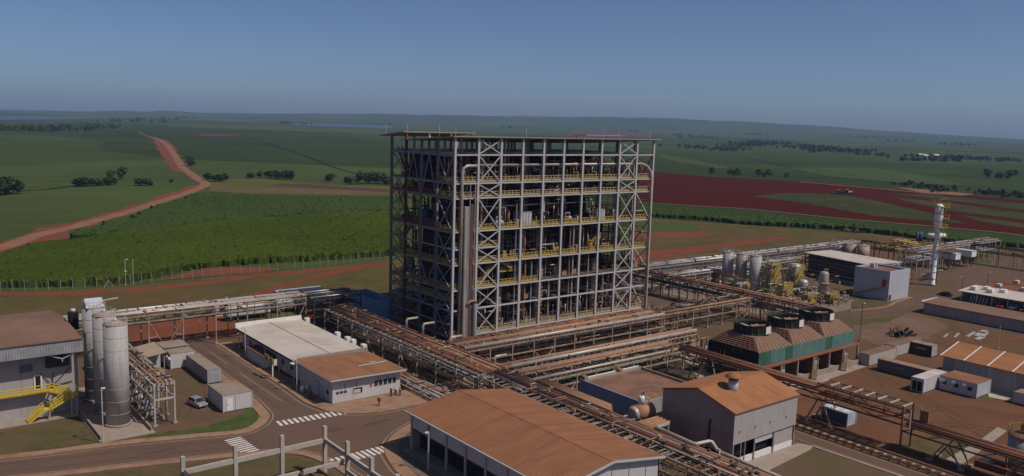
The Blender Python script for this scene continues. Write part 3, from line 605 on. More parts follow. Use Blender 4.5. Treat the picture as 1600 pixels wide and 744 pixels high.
yl = smooth_line([(-49.55, 30), (-49.7, 12), (-50.1, -10), (-50.9, -19.5), (-52, -23.2), (-54.8, -26.2), (-58.5, -27.3), (-66.3, -24.6), (-76.8, -21.4), (-89.9, -18.4), (-128, -5)], 6)
strip('kerb_paving', yl, -1.7, -0.02, PAVE, 0.12, 0.12)
hl = smooth_line([(-22, -36), (-28, -36.6), (-34.1, -38.2), (-39.2, -41.2), (-43, -45.5), (-44.6, -49.5), (-45.7, -54.5), (-46, -64), (-46, -108)], 6)
strip('kerb_paving', hl, 0.02, 2.0, PAVE, 0.12, 0.12)
patch('paved_forecourt', [(-43.6, -51), (-42.7, -47.5), (-39.2, -43.6), (-34, -40.8), (-28, -39), (-22, -38.4), (-20, -46), (-39.6, -46.9), (-39.8, -100), (-43.9, -100)], mat('hall_apron', (0.17, 0.12, 0.10), 0.95, 0, 0.15, 0.4), 0.06, thick=0.08)
bl = smooth_line([(-51, -108), (-50.8, -51.7), (-51.5, -45), (-53, -40), (-56.5, -36.8), (-62.2, -34.4), (-75.3, -30.2), (-87.8, -26.5), (-128, -13)], 6)
strip('kerb_paving', bl, 0.02, 1.3, PAVE, 0.12, 0.12)
patch('dull_grass_island', [(-53.5, -60), (-53, -48), (-54.4, -42), (-57.6, -38.6), (-63, -36.4), (-76, -32.2), (-95, -26.5), (-120, -40), (-100, -80)], GRASS, 0.01)
for ln, a, b in ((yl, 0.5, 0.64), (hl, -0.64, -0.5), (bl, -0.64, -0.5)): strip('road_line', ln, a, b, LINE, 0.018)
strip('road_line', smooth_line([(-43.75, 26), (-43.75, 10), (-44.1, -10), (-44.4, -19), (-43.1, -25.4), (-40.2, -29.0), (-35.8, -31.0), (-30.4, -31.5), (-24, -31.5)], 5), -0.07, 0.07, LINE, 0.018)
strip('road_line', [(-46.6, 22), (-46.6, 11)], -0.06, 0.06, LINE, 0.018)
strip('road_line', [(-46.8, 4), (-46.8, -16)], -0.06, 0.06, LINE, 0.018)
def crossing(cx, cy, ux, uy, n, pitch, w, ln):
    """zebra: bars of width w and length ln, stepped along (ux, uy)"""
    t = thing('zebra_crossing', (cx, cy, 0.012), None, None, kind='structure')
    d = Vector((ux, uy, 0)).normalized(); q = Vector((-d.y, d.x, 0))
    for i in range(n):
        c = Vector((cx, cy, 0)) + d * pitch * (i - (n - 1) / 2)
        b = MB(); b.add([tuple(c + d * w / 2 * sx + q * ln / 2 * sy + Vector((0, 0, 0.02))) for sx, sy in ((-1, -1), (1, -1), (1, 1), (-1, 1))], [(0, 1, 2, 3)])
        b.build('stripe', ZEBRA, t)
crossing(-45.9, -26.6, 1, -0.07, 13, 0.93, 0.5, 2.3)
crossing(-59.9, -31.8, 0.05, -1, 9, 0.78, 0.42, 2.6)
crossing(-46.0, -45.2, 1, 0.03, 13, 0.86, 0.48, 2.6)
patch('dull_grass_verge', PT['grass_l'], GRASS, 0.0)
patch('green_verge', [(-51.5, -16), (-53.2, -22.4), (-55.4, -24.6), (-58.6, -25.2), (-66, -22.6), (-72, -21), (-70, -19.6), (-62, -21.2), (-56, -19)], GRASSG, 0.0)
patch('asphalt_road', PT['asph_right'], ASPH, 0.006)
strip('kerb_paving', smooth_line(PT['asph_right'][:4] , 4), 0.0, 0.9, PAVE, 0.10, 0.1)
patch('asphalt_road', PT['asph_d'], ASPH, 0.006)
patch('asphalt_road', [(14.5, -74), (18.3, -74), (18.6, -96), (19.8, -130), (15, -130), (14.9, -96)], ASPH, 0.006)
strip('road_line', [(14.9, -74), (15.2, -96), (15.4, -128)], -0.06, 0.06, LINE, 0.012)
strip('road_line', [(18.0, -74), (18.2, -96), (19.3, -128)], -0.06, 0.06, LINE, 0.012)
strip('kerb_paving', [(14.45, -82), (14.85, -96), (14.95, -128)], -0.5, 0.0, CONC, 0.1, 0.1)
patch('concrete_apron', [(-4.5, -79.8), (13.2, -79.8), (14.4, -82), (12.6, -82.6), (-3, -84)], CONC, 0.05, thick=0.06)
patch('bare_soil', [(-3, -84.2), (12.6, -82.8), (14.3, -84), (14.6, -96), (8, -110), (-8, -100)], YARD, -0.005)
patch('concrete_apron', [(22, -60), (22, -64), (30, -63.6), (67.5, -62.2), (67.5, -44), (30, -44)], CONC, 0.05, thick=0.06)
patch('brown_yard', [(20.5, -76), (20.5, -62), (31, -63.8), (67.6, -62.4), (110, -58), (125, -66), (131, -75), (131, -110), (60, -130), (30, -125), (22, -110)], mat('brown_yard_soil', (0.148, 0.071, 0.042), 0.95, 0, 0.16, 0.12, rust=(0.115, 0.078, 0.042), rscale=0.05, ramt=0.45, bump=0.02, bscale=3, spec=0.04), -0.02)
patch('paved_slab', PT['slab_r'], CONC, 0.05, thick=0.06)
patch('paved_slab', PT['pad_white'], mat('pale_concrete', (0.42, 0.36, 0.28), 0.9), 0.04, thick=0.05)
patch('dull_grass_verge', PT['grass_e'], GRASS, -0.005); patch('dull_grass_verge', PT['grass_e2'], GRASS, -0.006)
patch('bare_soil', PT['dirt_right'], mat('stony_brown_soil', (0.15, 0.085, 0.055), 0.95, 0, 0.2, 0.15, rust=(0.17, 0.11, 0.08), rscale=0.1, ramt=0.5), -0.008)
patch('dull_grass_verge', PT['grass_right'], GRASS, 0.0); patch('dull_grass_verge', PT['grass_far_r'], GRASSG, 0.012)
patch('planted_island', PT['island_r'], GRASS, 0.08, thick=0.1)
for i, (x, y, a, l, w) in enumerate([(117, -61.5, 10, 7, 0.7), (119.5, -63, 12, 6, 2.2), (115, -64.5, 8, 5, 1.2), (112.5, -60, 15, 6, 0.5), (123, -62, 10, 4, 1.5), (110, -58.5, 14, 5, 0.4)]):
    c, s_ = math.cos(math.radians(a)), math.sin(math.radians(a))
    patch('concrete_footing', [(x + c * u - s_ * v, y + s_ * u + c * v) for u, v in ((-l / 2, -w / 2), (l / 2, -w / 2), (l / 2, w / 2), (-l / 2, w / 2))], mat('pale_footing', (0.34, 0.31, 0.30), 0.9) if 'pale_footing' not in MATS else MATS['pale_footing'], 0.15, thick=0.2)
DG = mat('shade_dark_ground', (0.062, 0.046, 0.036), .95, 0, .3, .4, rust=(0.10, 0.065, 0.045), rscale=.15, ramt=.4, spec=.04)  # darkened ground colour stands in for the shade under the racks
patch('rack_shade_ground', [(-27, -46), (-12, -46), (48, -44.5), (48, -12.5), (-3.2, -12.5), (-3.2, 40), (-21, 40), (-26, 8)], DG, -0.002)
patch('concrete_apron', [(33, -43.6), (52, -43), (52, -24), (40, -24)], MATS['concrete'], 0.03, thick=0.05)
# raised paved floor of the tower and of the process area
patch('tower_floor', [(-3, -2), (66, -2), (66, 30), (-3, 30)], mat('plant_floor', (0.16, 0.115, 0.085), 0.95, 0, 0.2, 0.3), 0.10, thick=0.12)
patch('process_floor', [(88, -28), (132, -28), (132, 38), (88, 38)], mat('process_floor_concrete', (0.20, 0.15, 0.115), 0.95, 0, 0.2, 0.2), 0.03, thick=0.05)

# ---------------------------------------------------------------- boiler tower
def xbrace(par, m, a, b, c, d, w, name='brace'):
    bar(name, m, par, a, c, w, w); bar(name, m, par, b, d, w, w)
BX, BY = 6.328, 6.76
TX = [BX * i for i in range(11)]; TY = [BY * j for j in range(5)]
FLO = [1.4, 7.5, 12.1, 17.86, 25.3, 32.73, 36.05, 42.35]
TW = thing('boiler_tower', (TX[5], TY[2], 0), 'tall open steel frame tower with many floors, yellow railings and flat roofs', 'tower')
ci = 0
for i in range(11):
    for j in range(5):
        front = (j == 0 or i == 0 or i == 10)
        top = 46.4 - 1.4 * TY[j] / 20.3 - 0.25 if j < 3 else (46.6 - (TY[j] - 20) * 0.11 if i < 4 else 44.7)
        big = i == 10 and j == 0
        m = RSTEEL if (i, j) == (0, 3) else (SHADE_STEEL if i == 0 and j else TSTEEL)
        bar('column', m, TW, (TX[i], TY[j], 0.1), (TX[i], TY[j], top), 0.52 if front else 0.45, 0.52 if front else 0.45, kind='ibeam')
        if j == 0: box('column_foot', TSTEEL, TW, TX[i] - .65, TX[i] + .65, -.65, .65, 0.1, 0.8)
SIDEB = mat('dusty_shaded_beam', (0.23, 0.175, 0.135), .7, 0, .2, .4)  # dusty tan, dulled to carry the left face's shade in its colour
# facing beams
for z in FLO + [29.6, 21.4]:
    for i in range(10):
        if z == 21.4 and i > 1: continue
        thin = z in (29.6,)
        h = 0.28 if thin else (0.62 if z > 40 else 0.45)
        a = (TX[i] + .32, -0.05, z); b = (TX[i + 1] - .32, -0.05, z)
        if thin: a = (a[0], 1.2, 30.6); b = (b[0], 1.2, 30.6)
        bar('floor_beam', TSTEEL, TW, a, b, h, .3 if not thin else .2)
for z, h in ((1.4, .4), (4.2, .35), (7.4, .4), (9.7, .35), (12.1, .45), (17.7, .45), (21.5, .35), (25.2, .5), (32.7, .5), (36.0, .4), (42.2, .6)):
    for j in range(4):
        bar('side_beam', SIDEB if z in (12.1, 17.7, 25.2, 32.7) else SHADE_STEEL, TW, (-0.05, TY[j] + .32, z), (-0.05, TY[j + 1] - .32, z), .3, h)
        bar('end_beam', TSTEEL, TW, (TX[10] + .05, TY[j] + .32, z), (TX[10] + .05, TY[j + 1] - .32, z), .3, h)
lv = [1.4, 7.5, 12.1, 17.86, 21.4, 25.3, 32.73, 36.05, 42.35]
for bay in (1, 8):
    lv2 = lv if bay == 1 else [1.4, 7.5, 12.1, 17.86, 25.3, 32.73, 36.05, 42.35]
    if bay == 8: lv2 = [1.4, 7.5, 12.1, 17.86, 25.3, 32.73, 36.05, 42.35, 46.0]
    else: lv2 = lv + [46.0]
    for z0, z1 in zip(lv2, lv2[1:]):
        xbrace(TW, TSTEEL, (TX[bay] + .3, -.12, z0 + .3), (TX[bay + 1] - .3, -.12, z0 + .3), (TX[bay + 1] - .3, -.12, z1 - .3), (TX[bay] + .3, -.12, z1 - .3), .2)
sl2 = [0.3, 7.4, 12.1, 17.7, 25.2, 32.7, 42.2]
for j in range(4):
    for k, (z0, z1) in enumerate(zip(sl2, sl2[1:])):
        y0, y1 = TY[j] + .3, TY[j + 1] - .3; ym = (y0 + y1) / 2; zm = (z0 + z1) / 2
        if j == 3:
            for za, zb in ((z0, zm), (zm, z1)): xbrace(TW, SHADE_STEEL, (-.12, y0, za), (-.12, y1, za), (-.12, y1, zb), (-.12, y0, zb), .2, 'side_brace')
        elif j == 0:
            xbrace(TW, SHADE_STEEL, (-.12, y0, z0), (-.12, y1, z0), (-.12, y1, z1), (-.12, y0, z1), .2, 'side_brace')
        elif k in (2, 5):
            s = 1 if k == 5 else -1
            if s > 0: bar('side_brace', SHADE_STEEL, TW, (-.12, y0, z0), (-.12, ym, z1), .2); bar('side_brace', SHADE_STEEL, TW, (-.12, y1, z0), (-.12, ym, z1), .2)
            else: bar('side_brace', SHADE_STEEL, TW, (-.12, y0, z1), (-.12, ym, z0), .2); bar('side_brace', SHADE_STEEL, TW, (-.12, y1, z1), (-.12, ym, z0), .2)
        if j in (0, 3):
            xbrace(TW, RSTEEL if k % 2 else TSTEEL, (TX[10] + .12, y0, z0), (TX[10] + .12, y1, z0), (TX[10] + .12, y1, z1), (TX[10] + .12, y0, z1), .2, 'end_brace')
# inner framing and floors
ib = MB(); fl = MB()
for z in FLO:
    for j in range(1, 5):
        for i in range(10): ib.box(TX[i] + .25, TX[i + 1] - .25, TY[j] - .12, TY[j] + .12, z - .25, z + .25)
    for i in range(1, 10):
        for j in range(4): ib.box(TX[i] - .12, TX[i] + .12, TY[j] + .25, TY[j + 1] - .25, z - .25, z + .25)
tag(ib.build('inner_framing', TSTEEL, TW), kind='stuff')
for z in FLO[:-1]:
    for i in range(10):
        for j in range(4):
            if z in (7.5, 29.6): continue
            if (i, j) in ((0, 3), (1, 3)) : continue
            if z > 30 and j == 3 and i < 5: continue
            if z > 30 and (i * 7 + j * 3) % 5 == 0: continue
            box('floor_deck', GRATING, TW, TX[i] + .02, TX[i + 1] - .02, TY[j] + .02 + (0.3 if j == 0 else 0), TY[j + 1] - .02, z + .28, z + .36)
# railings: one mesh per bay shared along the front
def railing_mesh(L, m, name):
    b = MB()
    b.box(0, L, -.05, .05, 1.05, 1.17); b.box(0, L, -.04, .04, .56, .66); b.box(0, L, -.04, .04, 0, .34)
    n = max(2, round(L / 1.05))
    for k in range(n + 1):
        x = L * k / n; b.box(max(x - .09, 0), min(x + .09, L), -.06, .06, .34, 1.05)
    return b.mesh(name, m)
RM = railing_mesh(BX - .7, YELLOW, 'railing_front'); RMC = railing_mesh(BX - .7, CREAM, 'railing_cream'); RMD = railing_mesh(BY - .7, YELDARK, 'railing_side'); RMR = railing_mesh(BY - .7, mat('red_brown_rail', (0.20, 0.055, 0.03), 0.7, 0, 0.2, 0.8), 'railing_red')
for z in (1.4, 12.1, 17.86, 21.4, 25.3, 32.73, 36.05):
    for i in range(10):
        if z == 21.4 and i > 1: continue
        if z == 12.1 and i > 3: continue
        setup(bpy.data.objects.new('railing', RMC if z > 30 or z < 2 else RM), Matrix.Translation((TX[i] + .35, 0.12, z + .3)), TW)
for z, mm in ((1.4, RMR), (4.2, RMR), (9.7, RMD), (12.1, RMD), (17.7, RMD), (25.2, RMR), (32.7, RMR), (36.0, RMD)):
    for j in range(4):
        if (z == 4.2 and j != 2) or (z == 36.0 and j != 0): continue
        q = RMD if (j == 0 and z > 20) else mm
        setup(bpy.data.objects.new('side_railing', q), Matrix.Translation((0.14, TY[j] + .35, z + .25)) @ Matrix.Rotation(math.pi / 2, 4, 'Z'), TW)
        if z in (12.1, 17.7, 25.2, 32.7): setup(bpy.data.objects.new('end_railing', RMD), Matrix.Translation((TX[10] - .1, TY[j] + .35, z + .25)) @ Matrix.Rotation(math.pi / 2, 4, 'Z'), TW)
# roofs
def slab(name, m, par, pts, t):
    b = MB(); n = len(pts)
    b.add([(x, y, z) for x, y, z in pts] + [(x, y, z - t) for x, y, z in pts], [tuple(range(n)), tuple(reversed(range(n, 2 * n)))] + [(i, n + i, n + (i + 1) % n, (i + 1) % n) for i in range(n)])
    return b.build(name, m, par)
RF = mat('tower_roof_sheet', (0.32, 0.27, 0.24), 0.8, 0, 0.1, 0.3, stripes=('X', 0.6, 0.02))
slab('lower_roof', RF, TW, [(-.9, -.9, 46.5), (65.6, -.9, 46.5), (65.6, 21.3, 45.0), (-.9, 21.3, 45.0)], .22)
slab('upper_roof', RF, TW, [(-1.3, 19.6, 46.95), (19.6, 19.6, 46.95), (19.6, 31, 45.75), (-1.3, 31, 45.75)], .22)
slab('rear_roof', RF, TW, [(19.7, 21.35, 45.0), (65.6, 21.35, 45.0), (65.6, 29, 44.5), (19.7, 29, 44.5)], .22)
slab('roof_hatch', RF, TW, [(45, 6.5, 47.2), (58, 6.5, 47.2), (58, 12, 47.1), (45, 12, 47.1)], .2)
for x in (46, 57):
    for y in (7, 11.5): box('hatch_post', TSTEEL, TW, x - .1, x + .1, y - .1, y + .1, 45.9, 46.95)
for x, y in ((0.2, 0.2), (20, 0.2), (45, 0.3), (57, 7), (0, 30), (0, 20), (9, 20), (62, 0.3)): bar('lightning_rod', STEEL, TW, (x, y, 46), (x, y, 48.6), .09)
# risers and the big header pipe on the front
pipe('header_pipe', PIPE_PALE, TW, [(1.7, -.55, 0.3), (1.7, -.55, 38.4), (2.0, -.55, 39.5), (3.0, -.55, 40.0), (5.6, -.55, 40.0)], .34, 10)
pipe('header_pipe', PIPE_PALE, TW, [(5.8, .9, 40.0), (60.0, .9, 40.0), (61.6, .5, 39.4), (62.4, -.3, 37.9), (62.5, -.5, 36.5), (62.5, -.5, 0.3)], .34, 10)
cyl('riser_duct', PIPE_PALE, TW, 2.75, -.6, 0.2, 31, .46); cyl('riser_duct', PIPE_GREY, TW, 3.55, -.5, 0.2, 31, .2)
box('cable_riser', mat('red_brown_cable_tray', (0.11, 0.055, 0.04), 0.8, 0, 0.3, 0.8), TW, 4.15, 4.9, -.7, -.3, 0.3, 31.5)
for x in (3.95, 5.3, 5.55): cyl('riser_pipe', PIPE_GREY if x < 5.4 else PIPE_RED, TW, x, -.55, 0.3, 36, .1, 'cyl8')
cyl('short_riser', PIPE_GREY, TW, 5.75, -.9, 0.6, 8.8, .5)
pipe('short_riser_elbow', PIPE_TAN, TW, [(3.3, -1.0, 8.6), (4.4, -1.0, 9.6), (5.75, -.95, 9.5), (5.75, -.9, 8.7)], .3)
for i, (x, z0, z1) in enumerate([(18.3, .4, 31), (20.0, 1, 25), (21.4, .4, 17.5), (23.4, 1.6, 17), (29, 1.5, 12), (35.5, 1.5, 25), (36.6, 1.5, 25), (42, 1.5, 17.5), (8.0, 25.5, 39.6), (47.5, 1.5, 12), (55.2, 32, 40)]):
    cyl('riser_pipe', (PIPE_GREY, PIPE_PALE, PIPE_TAN)[i % 3], TW, x, .75, z0, z1, .16 if i % 2 else .22, 'cyl8')
# switchback stair in the second bay and stair tower at the back corner
def stair(par, p, q, w, m, name='stair'):
    b = MB(); p = Vector(p); q = Vector(q); d = q - p; flat = Vector((d.x, d.y, 0)); side = Vector((-flat.y, flat.x, 0)).normalized() * w / 2
    for s in (-1, 1):
        b.bar(p + side * s, q + side * s, .1, .32); b.bar(p + side * s + Vector((0, 0, 1)), q + side * s + Vector((0, 0, 1)), .1, .12)
        b.bar(p + side * s + Vector((0, 0, .5)), q + side * s + Vector((0, 0, .5)), .08, .1)
        for k in range(5):
            c = p + d * k / 4 + side * s; b.bar(c, c + Vector((0, 0, 1)), .09)
    n = max(4, int(abs(d.z) / .22))
    for k in range(n):
        c = p + d * (k + .5) / n; b.bar(c - side, c + side, .26, .06)
    return b.build(name, m, par)
stair(TW, (8.2, 1.4, 12.4), (11.8, 1.4, 16.6), 1.2, YELLOW); stair(TW, (17.2, 1.2, 15.8), (13.4, 1.2, 17.9), 1.2, YELLOW)
setup(bpy.data.objects.new('railing', RM), Matrix.Translation((13.4, 1.2, 15.0)), TW)
stair(TW, (43, 1.5, 18.2), (46.2, 1.5, 21.6), 1.2, YELLOW)
lvz = [0.1, 4.2, 7.4, 9.7, 12.1, 17.7, 21.5, 25.2, 32.7, 36.0, 42.2]
for k, (a, b) in enumerate(zip(lvz, lvz[1:])):
    ya, yb = (21.3, 26) if k % 2 else (26, 21.3)
    stair(TW, (1.6 if k % 2 else 3.2, ya, a + .2), (1.6 if k % 2 else 3.2, yb, b + .1), 1.1, YELDARK if k % 3 else DSTEEL)
    slab('stair_landing', GRATING, TW, [(.5, yb - .5, b + .3), (4.4, yb - .5, b + .3), (4.4, yb + .6, b + .3), (.5, yb + .6, b + .3)], .1)
# small fittings: dense pipework on every floor, past picking apart
def clutter(b, x0, x1, y0, y1, z0, z1, n, r):
    for _ in range(n):
        k = r.random(); x = r.uniform(x0, x1); y = r.uniform(y0, y1)
        if k < .35:
            L = r.uniform(1, 5); z = r.uniform(z0 + .5, z1 - .4); xb = min(x + L, x1); rr = r.choice((.08, .12, .18))
            b.tube((x, y, z), (xb, y, z), rr, n=5); b.tube((xb, y, z), (xb, y, z0), rr, n=5)
        elif k < .6:
            L = r.uniform(1, 4); z = r.uniform(z0 + .5, z1 - .4); b.tube((x, y, z), (x, min(y + L, y1), z), r.choice((.08, .12, .18)), n=5)
        elif k < .85:
            b.tube((x, y, z0), (x, y, r.uniform(z0 + 1, z1)), r.choice((.07, .1, .15)), n=5)
        else:
            s = r.uniform(.3, .7); b.box(x - s, x + s, y - s * .7, y + s * .7, z0, z0 + r.uniform(.6, 1.6))
rr = random.Random(3)
zz = FLO
for k, (mname, m) in enumerate((('pale_pipework', PIPE_GREY), ('tan_pipework', PIPE_TAN), ('red_pipework', PIPE_RED), ('dark_pipework', DSTEEL))):
    b = MB(); m = PIPE_PALE if k == 0 else m
    for z0, z1 in zip(zz, zz[1:]):
        n = (42, 80, 60, 120)[k]
        clutter(b, 1, 62, 1.5 if k < 3 else 6, 14 if k < 3 else 26, z0 + .36, z1 - .3, int(n * (1.0 if z1 - z0 > 4 else .6)), rr)
    if k in (1, 2, 3):
        for z0, z1 in zip(zz, zz[1:]): clutter(b, .6, 6, 2, 26, z0 + .36, z1 - .3, 22, rr)
    for z0, z1 in zip(zz, zz[1:]):
        if k in (0, 1): clutter(b, 6.5, 62, .9, 5, z0 + .4, z1 - .3, 20, rr)
    tag(b.build(mname, m, TW), kind='stuff')
# near-black blocks added to paint in the shaded core of the tower
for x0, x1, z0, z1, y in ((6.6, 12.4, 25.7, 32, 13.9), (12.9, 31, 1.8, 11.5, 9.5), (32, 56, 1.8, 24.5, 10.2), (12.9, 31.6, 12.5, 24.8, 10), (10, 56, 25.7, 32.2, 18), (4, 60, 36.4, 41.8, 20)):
    box('core_dark_block', mat('painted_core_shade', (0.026, 0.019, 0.016), 0.9, 0, .4, .5) if 'painted_core_shade' not in MATS else MATS['painted_core_shade'], TW, x0, x1, y, y + 5.5, z0, z1)
for z0, z1, y0, y1 in ((1.8, 7.2, 1, 20), (7.8, 11.6, 7.4, 20), (12.6, 17.3, 2, 20), (18.3, 24.7, 8, 19.5), (25.8, 32.2, 7.6, 13), (33.2, 35.6, 3, 12)): box('side_shade_block', MATS['painted_core_shade'], TW, 4.4, 9, y0, y1, z0, z1)
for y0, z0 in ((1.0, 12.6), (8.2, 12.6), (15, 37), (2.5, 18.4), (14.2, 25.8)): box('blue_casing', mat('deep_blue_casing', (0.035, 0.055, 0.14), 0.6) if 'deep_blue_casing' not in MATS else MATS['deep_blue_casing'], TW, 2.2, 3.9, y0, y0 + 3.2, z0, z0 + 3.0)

# vessels standing on the tower floors
def banded_column(x, y, z0, z1, r, label, m=PIPE_PALE):
    t = thing('process_column', (x, y, z0), label, 'process column', 'banded columns on the tower ground floor')
    b = MB(); b.lathe(x, y, [(r, z0), (r, z1), (r * .75, z1 + r * .5), (r * .2, z1 + r * .7)]); b.build('shell', m, t)
    k = z0 + .8
    while k < z1: 
        b = MB(); b.lathe(x, y, [(r + .02, k), (r + .12, k + .03), (r + .12, k + .12), (r + .02, k + .15)]); b.build('band', PIPE_TAN, t); k += .95
banded_column(14.6, 2.3, 1.78, 10.6, .75, 'slim banded column behind the second pair of front posts of the tower')
banded_column(27.2, 2.6, 1.78, 15.2, 1.05, 'thick banded pale column in the fifth bay of the tower front')
banded_column(46.0, 2.6, 1.78, 15.2, 1.0, 'tall banded pale column in the eighth bay of the tower front')
banded_column(54.0, 3.4, 1.78, 13.5, 1.0, 'banded column behind the right cross braced bay of the tower', PIPE_TAN)
def flat_tank(x0, x1, y0, y1, z0, z1, label, m=PALE):
    t = thing('box_tank', ((x0 + x1) / 2, (y0 + y1) / 2, z0), label, 'tank', 'pale tanks on the middle floor of the tower')
    box('body', m, t, x0, x1, y0, y1, z0, z1); box('lid', PIPE_GREY, t, x0 - .08, x1 + .08, y0 - .08, y1 + .08, z1, z1 + .12)
    for k in range(1, 4):
        xx = x0 + (x1 - x0) * k / 4; box('stiffener', PIPE_GREY, t, xx - .05, xx + .05, y0 - .1, y0 - .002, z0, z1)
flat_tank(20.2, 23.6, 1.6, 4.4, 25.67, 28.7, 'wide pale tank behind the railing in the fourth bay of the tower')
flat_tank(45.2, 48.0, 1.6, 4.2, 25.67, 28.3, 'pale tank behind the railing in the eighth bay of the tower')
def pump_set(x, y, z, label, m):
    t = thing('pump_set', (x, y, z), label, 'pump', 'pump sets behind the tower railings')
    box('baseplate', DSTEEL, t, x - 1.2, x + 1.2, y - .6, y + .6, z, z + .25)
    b = MB(); b.tube((x - 1, y, z + .9), (x + .1, y, z + .9), .5, n=12); b.build('motor', m, t)
    b = MB(); b.lathe(x + .75, y, [(.45, z + .25), (.6, z + .7), (.6, z + 1.2), (.3, z + 1.5)], 12); b.build('casing', m, t)
    pipe('outlet', m, t, [(x + .75, y, z + 1.4), (x + .75, y, z + 2.3), (x - .6, y, z + 2.3), (x - .6, y, z + 1.3)], .16)
pump_set(31.8, 2.2, 18.22, 'yellow pump set on the middle left of the tower front', YELDARK)
pump_set(43.4, 2.4, 18.22, 'yellow pump set at the foot of the short yellow stair in the tower', YELLOW)
pump_set(48.6, 2.2, 18.22, 'reddish pump set right of the yellow stair in the tower', PIPE_TAN)
pump_set(14.2, 2.2, 25.67, 'pale pump set on the tank floor left of the wide tank', PALE)
pump_set(35.6, 2.2, 25.67, 'pale pump set on the tank floor between the two tanks', PIPE_GREY)
pump_set(52.6, 2.2, 25.67, 'dusty pump set on the tank floor right of the right tank', PIPE_TAN)

# ---------------------------------------------------------------- pipe racks
def rack(name, label, axis, a0, a1, b0, b1, z, n, post, pipes, tiers=(0, -2.2), brace=(), rungs=1.5, rungm=None, pw=.26, legs=True, group=None, rail=None, foot=0.0, face=0):
    """gantry along axis from a0 to a1, between b0 and b1: posts, side beams, cross beams, rungs, braces and full length pipes"""
    P = (lambda a, b, c: (a, b, c)) if axis == 'X' else (lambda a, b, c: (b, a, c))
    t = thing(name, P((a0 + a1) / 2, (b0 + b1) / 2, 0), label, 'pipe rack', group)
    st = [a0 + (a1 - a0) * i / n for i in range(n + 1)]
    for i, a in enumerate(st):
        for b in (b0, b1):
            bar('post', post, t, P(a, b, foot), P(a, b, z + .12), pw, pw, kind='ibeam')
            if legs: box('post_footing', CONC, t, *sorted((P(a, b, 0)[0] - .35, P(a, b, 0)[0] + .35)), *sorted((P(a, b, 0)[1] - .35, P(a, b, 0)[1] + .35)), 0, .28)
        for k in tiers: bar('cross_beam', post, t, P(a, b0 + pw / 2, z + k - .16), P(a, b1 - pw / 2, z + k - .16), .2, .28)
    for k in tiers:
        for b in (b0, b1):
            for i in range(n): bar('side_beam', post, t, P(st[i] + pw / 2, b, z + k - .13), P(st[i + 1] - pw / 2, b, z + k - .13), .2, .26)
    if rungs:
        q = MB(); c = a0 + rungs / 2; m = rungm or post
        while c < a1:
            bar('rung', m, t, P(c, b0 + .1, z + .06), P(c, b1 - .1, z + .06), .14, .12); c += rungs
    for i in brace:
        for b in ((b0,) if face == 0 else (b1,)):
            a, c = st[i] + .15, st[i + 1] - .15; mid = (a + c) / 2; zl = z + tiers[-1] - .2
            bar('brace', post, t, P(a, b, zl), P(mid, b, .3), .16); bar('brace', post, t, P(c, b, zl), P(mid, b, .3), .16)
            bar('brace', post, t, P(a, b, .3 + (zl - .3) * .45), P((a + mid) / 2, b, (zl + .3) / 2), .14); bar('brace', post, t, P(c, b, .3 + (zl - .3) * .45), P((c + mid) / 2, b, (zl + .3) / 2), .14)
    for f, r, m, dz in pipes:
        b = b0 + (b1 - b0) * f
        pipe('pipe', m, t, [P(a0 - .4, b, z + dz + r), P(a1 + .4, b, z + dz + r)], r)
    rf = random.Random(label); L = abs(a1 - a0)
    for nm, m, cnt in (('tan_fittings', PIPE_TAN, int(L * .9)), ('dark_fittings', DSTEEL, int(L * 1.0)), ('pale_fittings', PIPE_PALE, int(L * .5))):
        q = MB()
        for _ in range(cnt):
            a = rf.uniform(a0, a1); b = rf.uniform(b0 + .3, b1 - .3); zt = z + rf.choice((.1, .1, tiers[-1] + .1)); k = rf.random()
            if k < .4: h = rf.uniform(.3, .8); p = P(a, b, zt); s = rf.uniform(.12, .3); q.box(p[0] - s, p[0] + s, p[1] - s, p[1] + s, zt, zt + h)
            elif k < .75: q.tube(P(a, b, zt + .5), P(a, min(b + rf.uniform(1, 3), b1), zt + .5), rf.uniform(.06, .14), n=5)
            else: e = min(a + rf.uniform(2, 6), a1); q.tube(P(a, b, zt + .35), P(e, b, zt + .35), rf.uniform(.05, .12), n=5)
            if k > .85: q.tube(P(a, b, 0.3), P(a, b, z), .08, n=5)
        if q.v: tag(q.build(nm, m, t), kind='stuff')
    if rail:
        for b in (b0, b1):
            k = MB()
            for h in (.55, 1.1): k.bar(P(a0, b, z + h), P(a1, b, z + h), .06)
            c = a0
            while c <= a1: k.bar(P(c, b, z + .1), P(c, b, z + 1.1), .06); c += 1.5
            k.build('handrail', rail, t)
    return t
def mixpipes(r, n, mats, dz=.14, lo=.08, hi=.26, f0=.08, f1=.92):
    return [(f0 + (f1 - f0) * (i + .5) / n + r.uniform(-.02, .02), r.uniform(lo, hi), r.choice(mats), dz) for i in range(n)]
rr = random.Random(11)
rack('pipe_rack', 'long pale pipe rack on white posts between the silos and the dark gantry', 'X', -92, -22.4, 27.2, 33, 8.1, 10, RACKST,
     mixpipes(rr, 7, [PIPE_PALE, PIPE_PALE, PIPE_GREY], .14, .12, .3) + mixpipes(rr, 3, [DSTEEL, PIPE_GREY], -2.1, .1, .18), brace=(5, 9), rungs=0, tiers=(0, -1.3))
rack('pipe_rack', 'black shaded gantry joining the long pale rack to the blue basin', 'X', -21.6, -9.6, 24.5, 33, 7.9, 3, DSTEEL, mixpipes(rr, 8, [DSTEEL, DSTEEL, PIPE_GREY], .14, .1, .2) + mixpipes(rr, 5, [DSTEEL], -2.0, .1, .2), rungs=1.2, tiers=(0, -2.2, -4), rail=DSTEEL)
B_P = mixpipes(rr, 9, [PIPE_RED, PIPE_RED, PIPE_TAN, PIPE_TAN], .14, .14, .28) + mixpipes(rr, 6, [PIPE_TAN, PIPE_GREY, DSTEEL], -1.9, .1, .22)
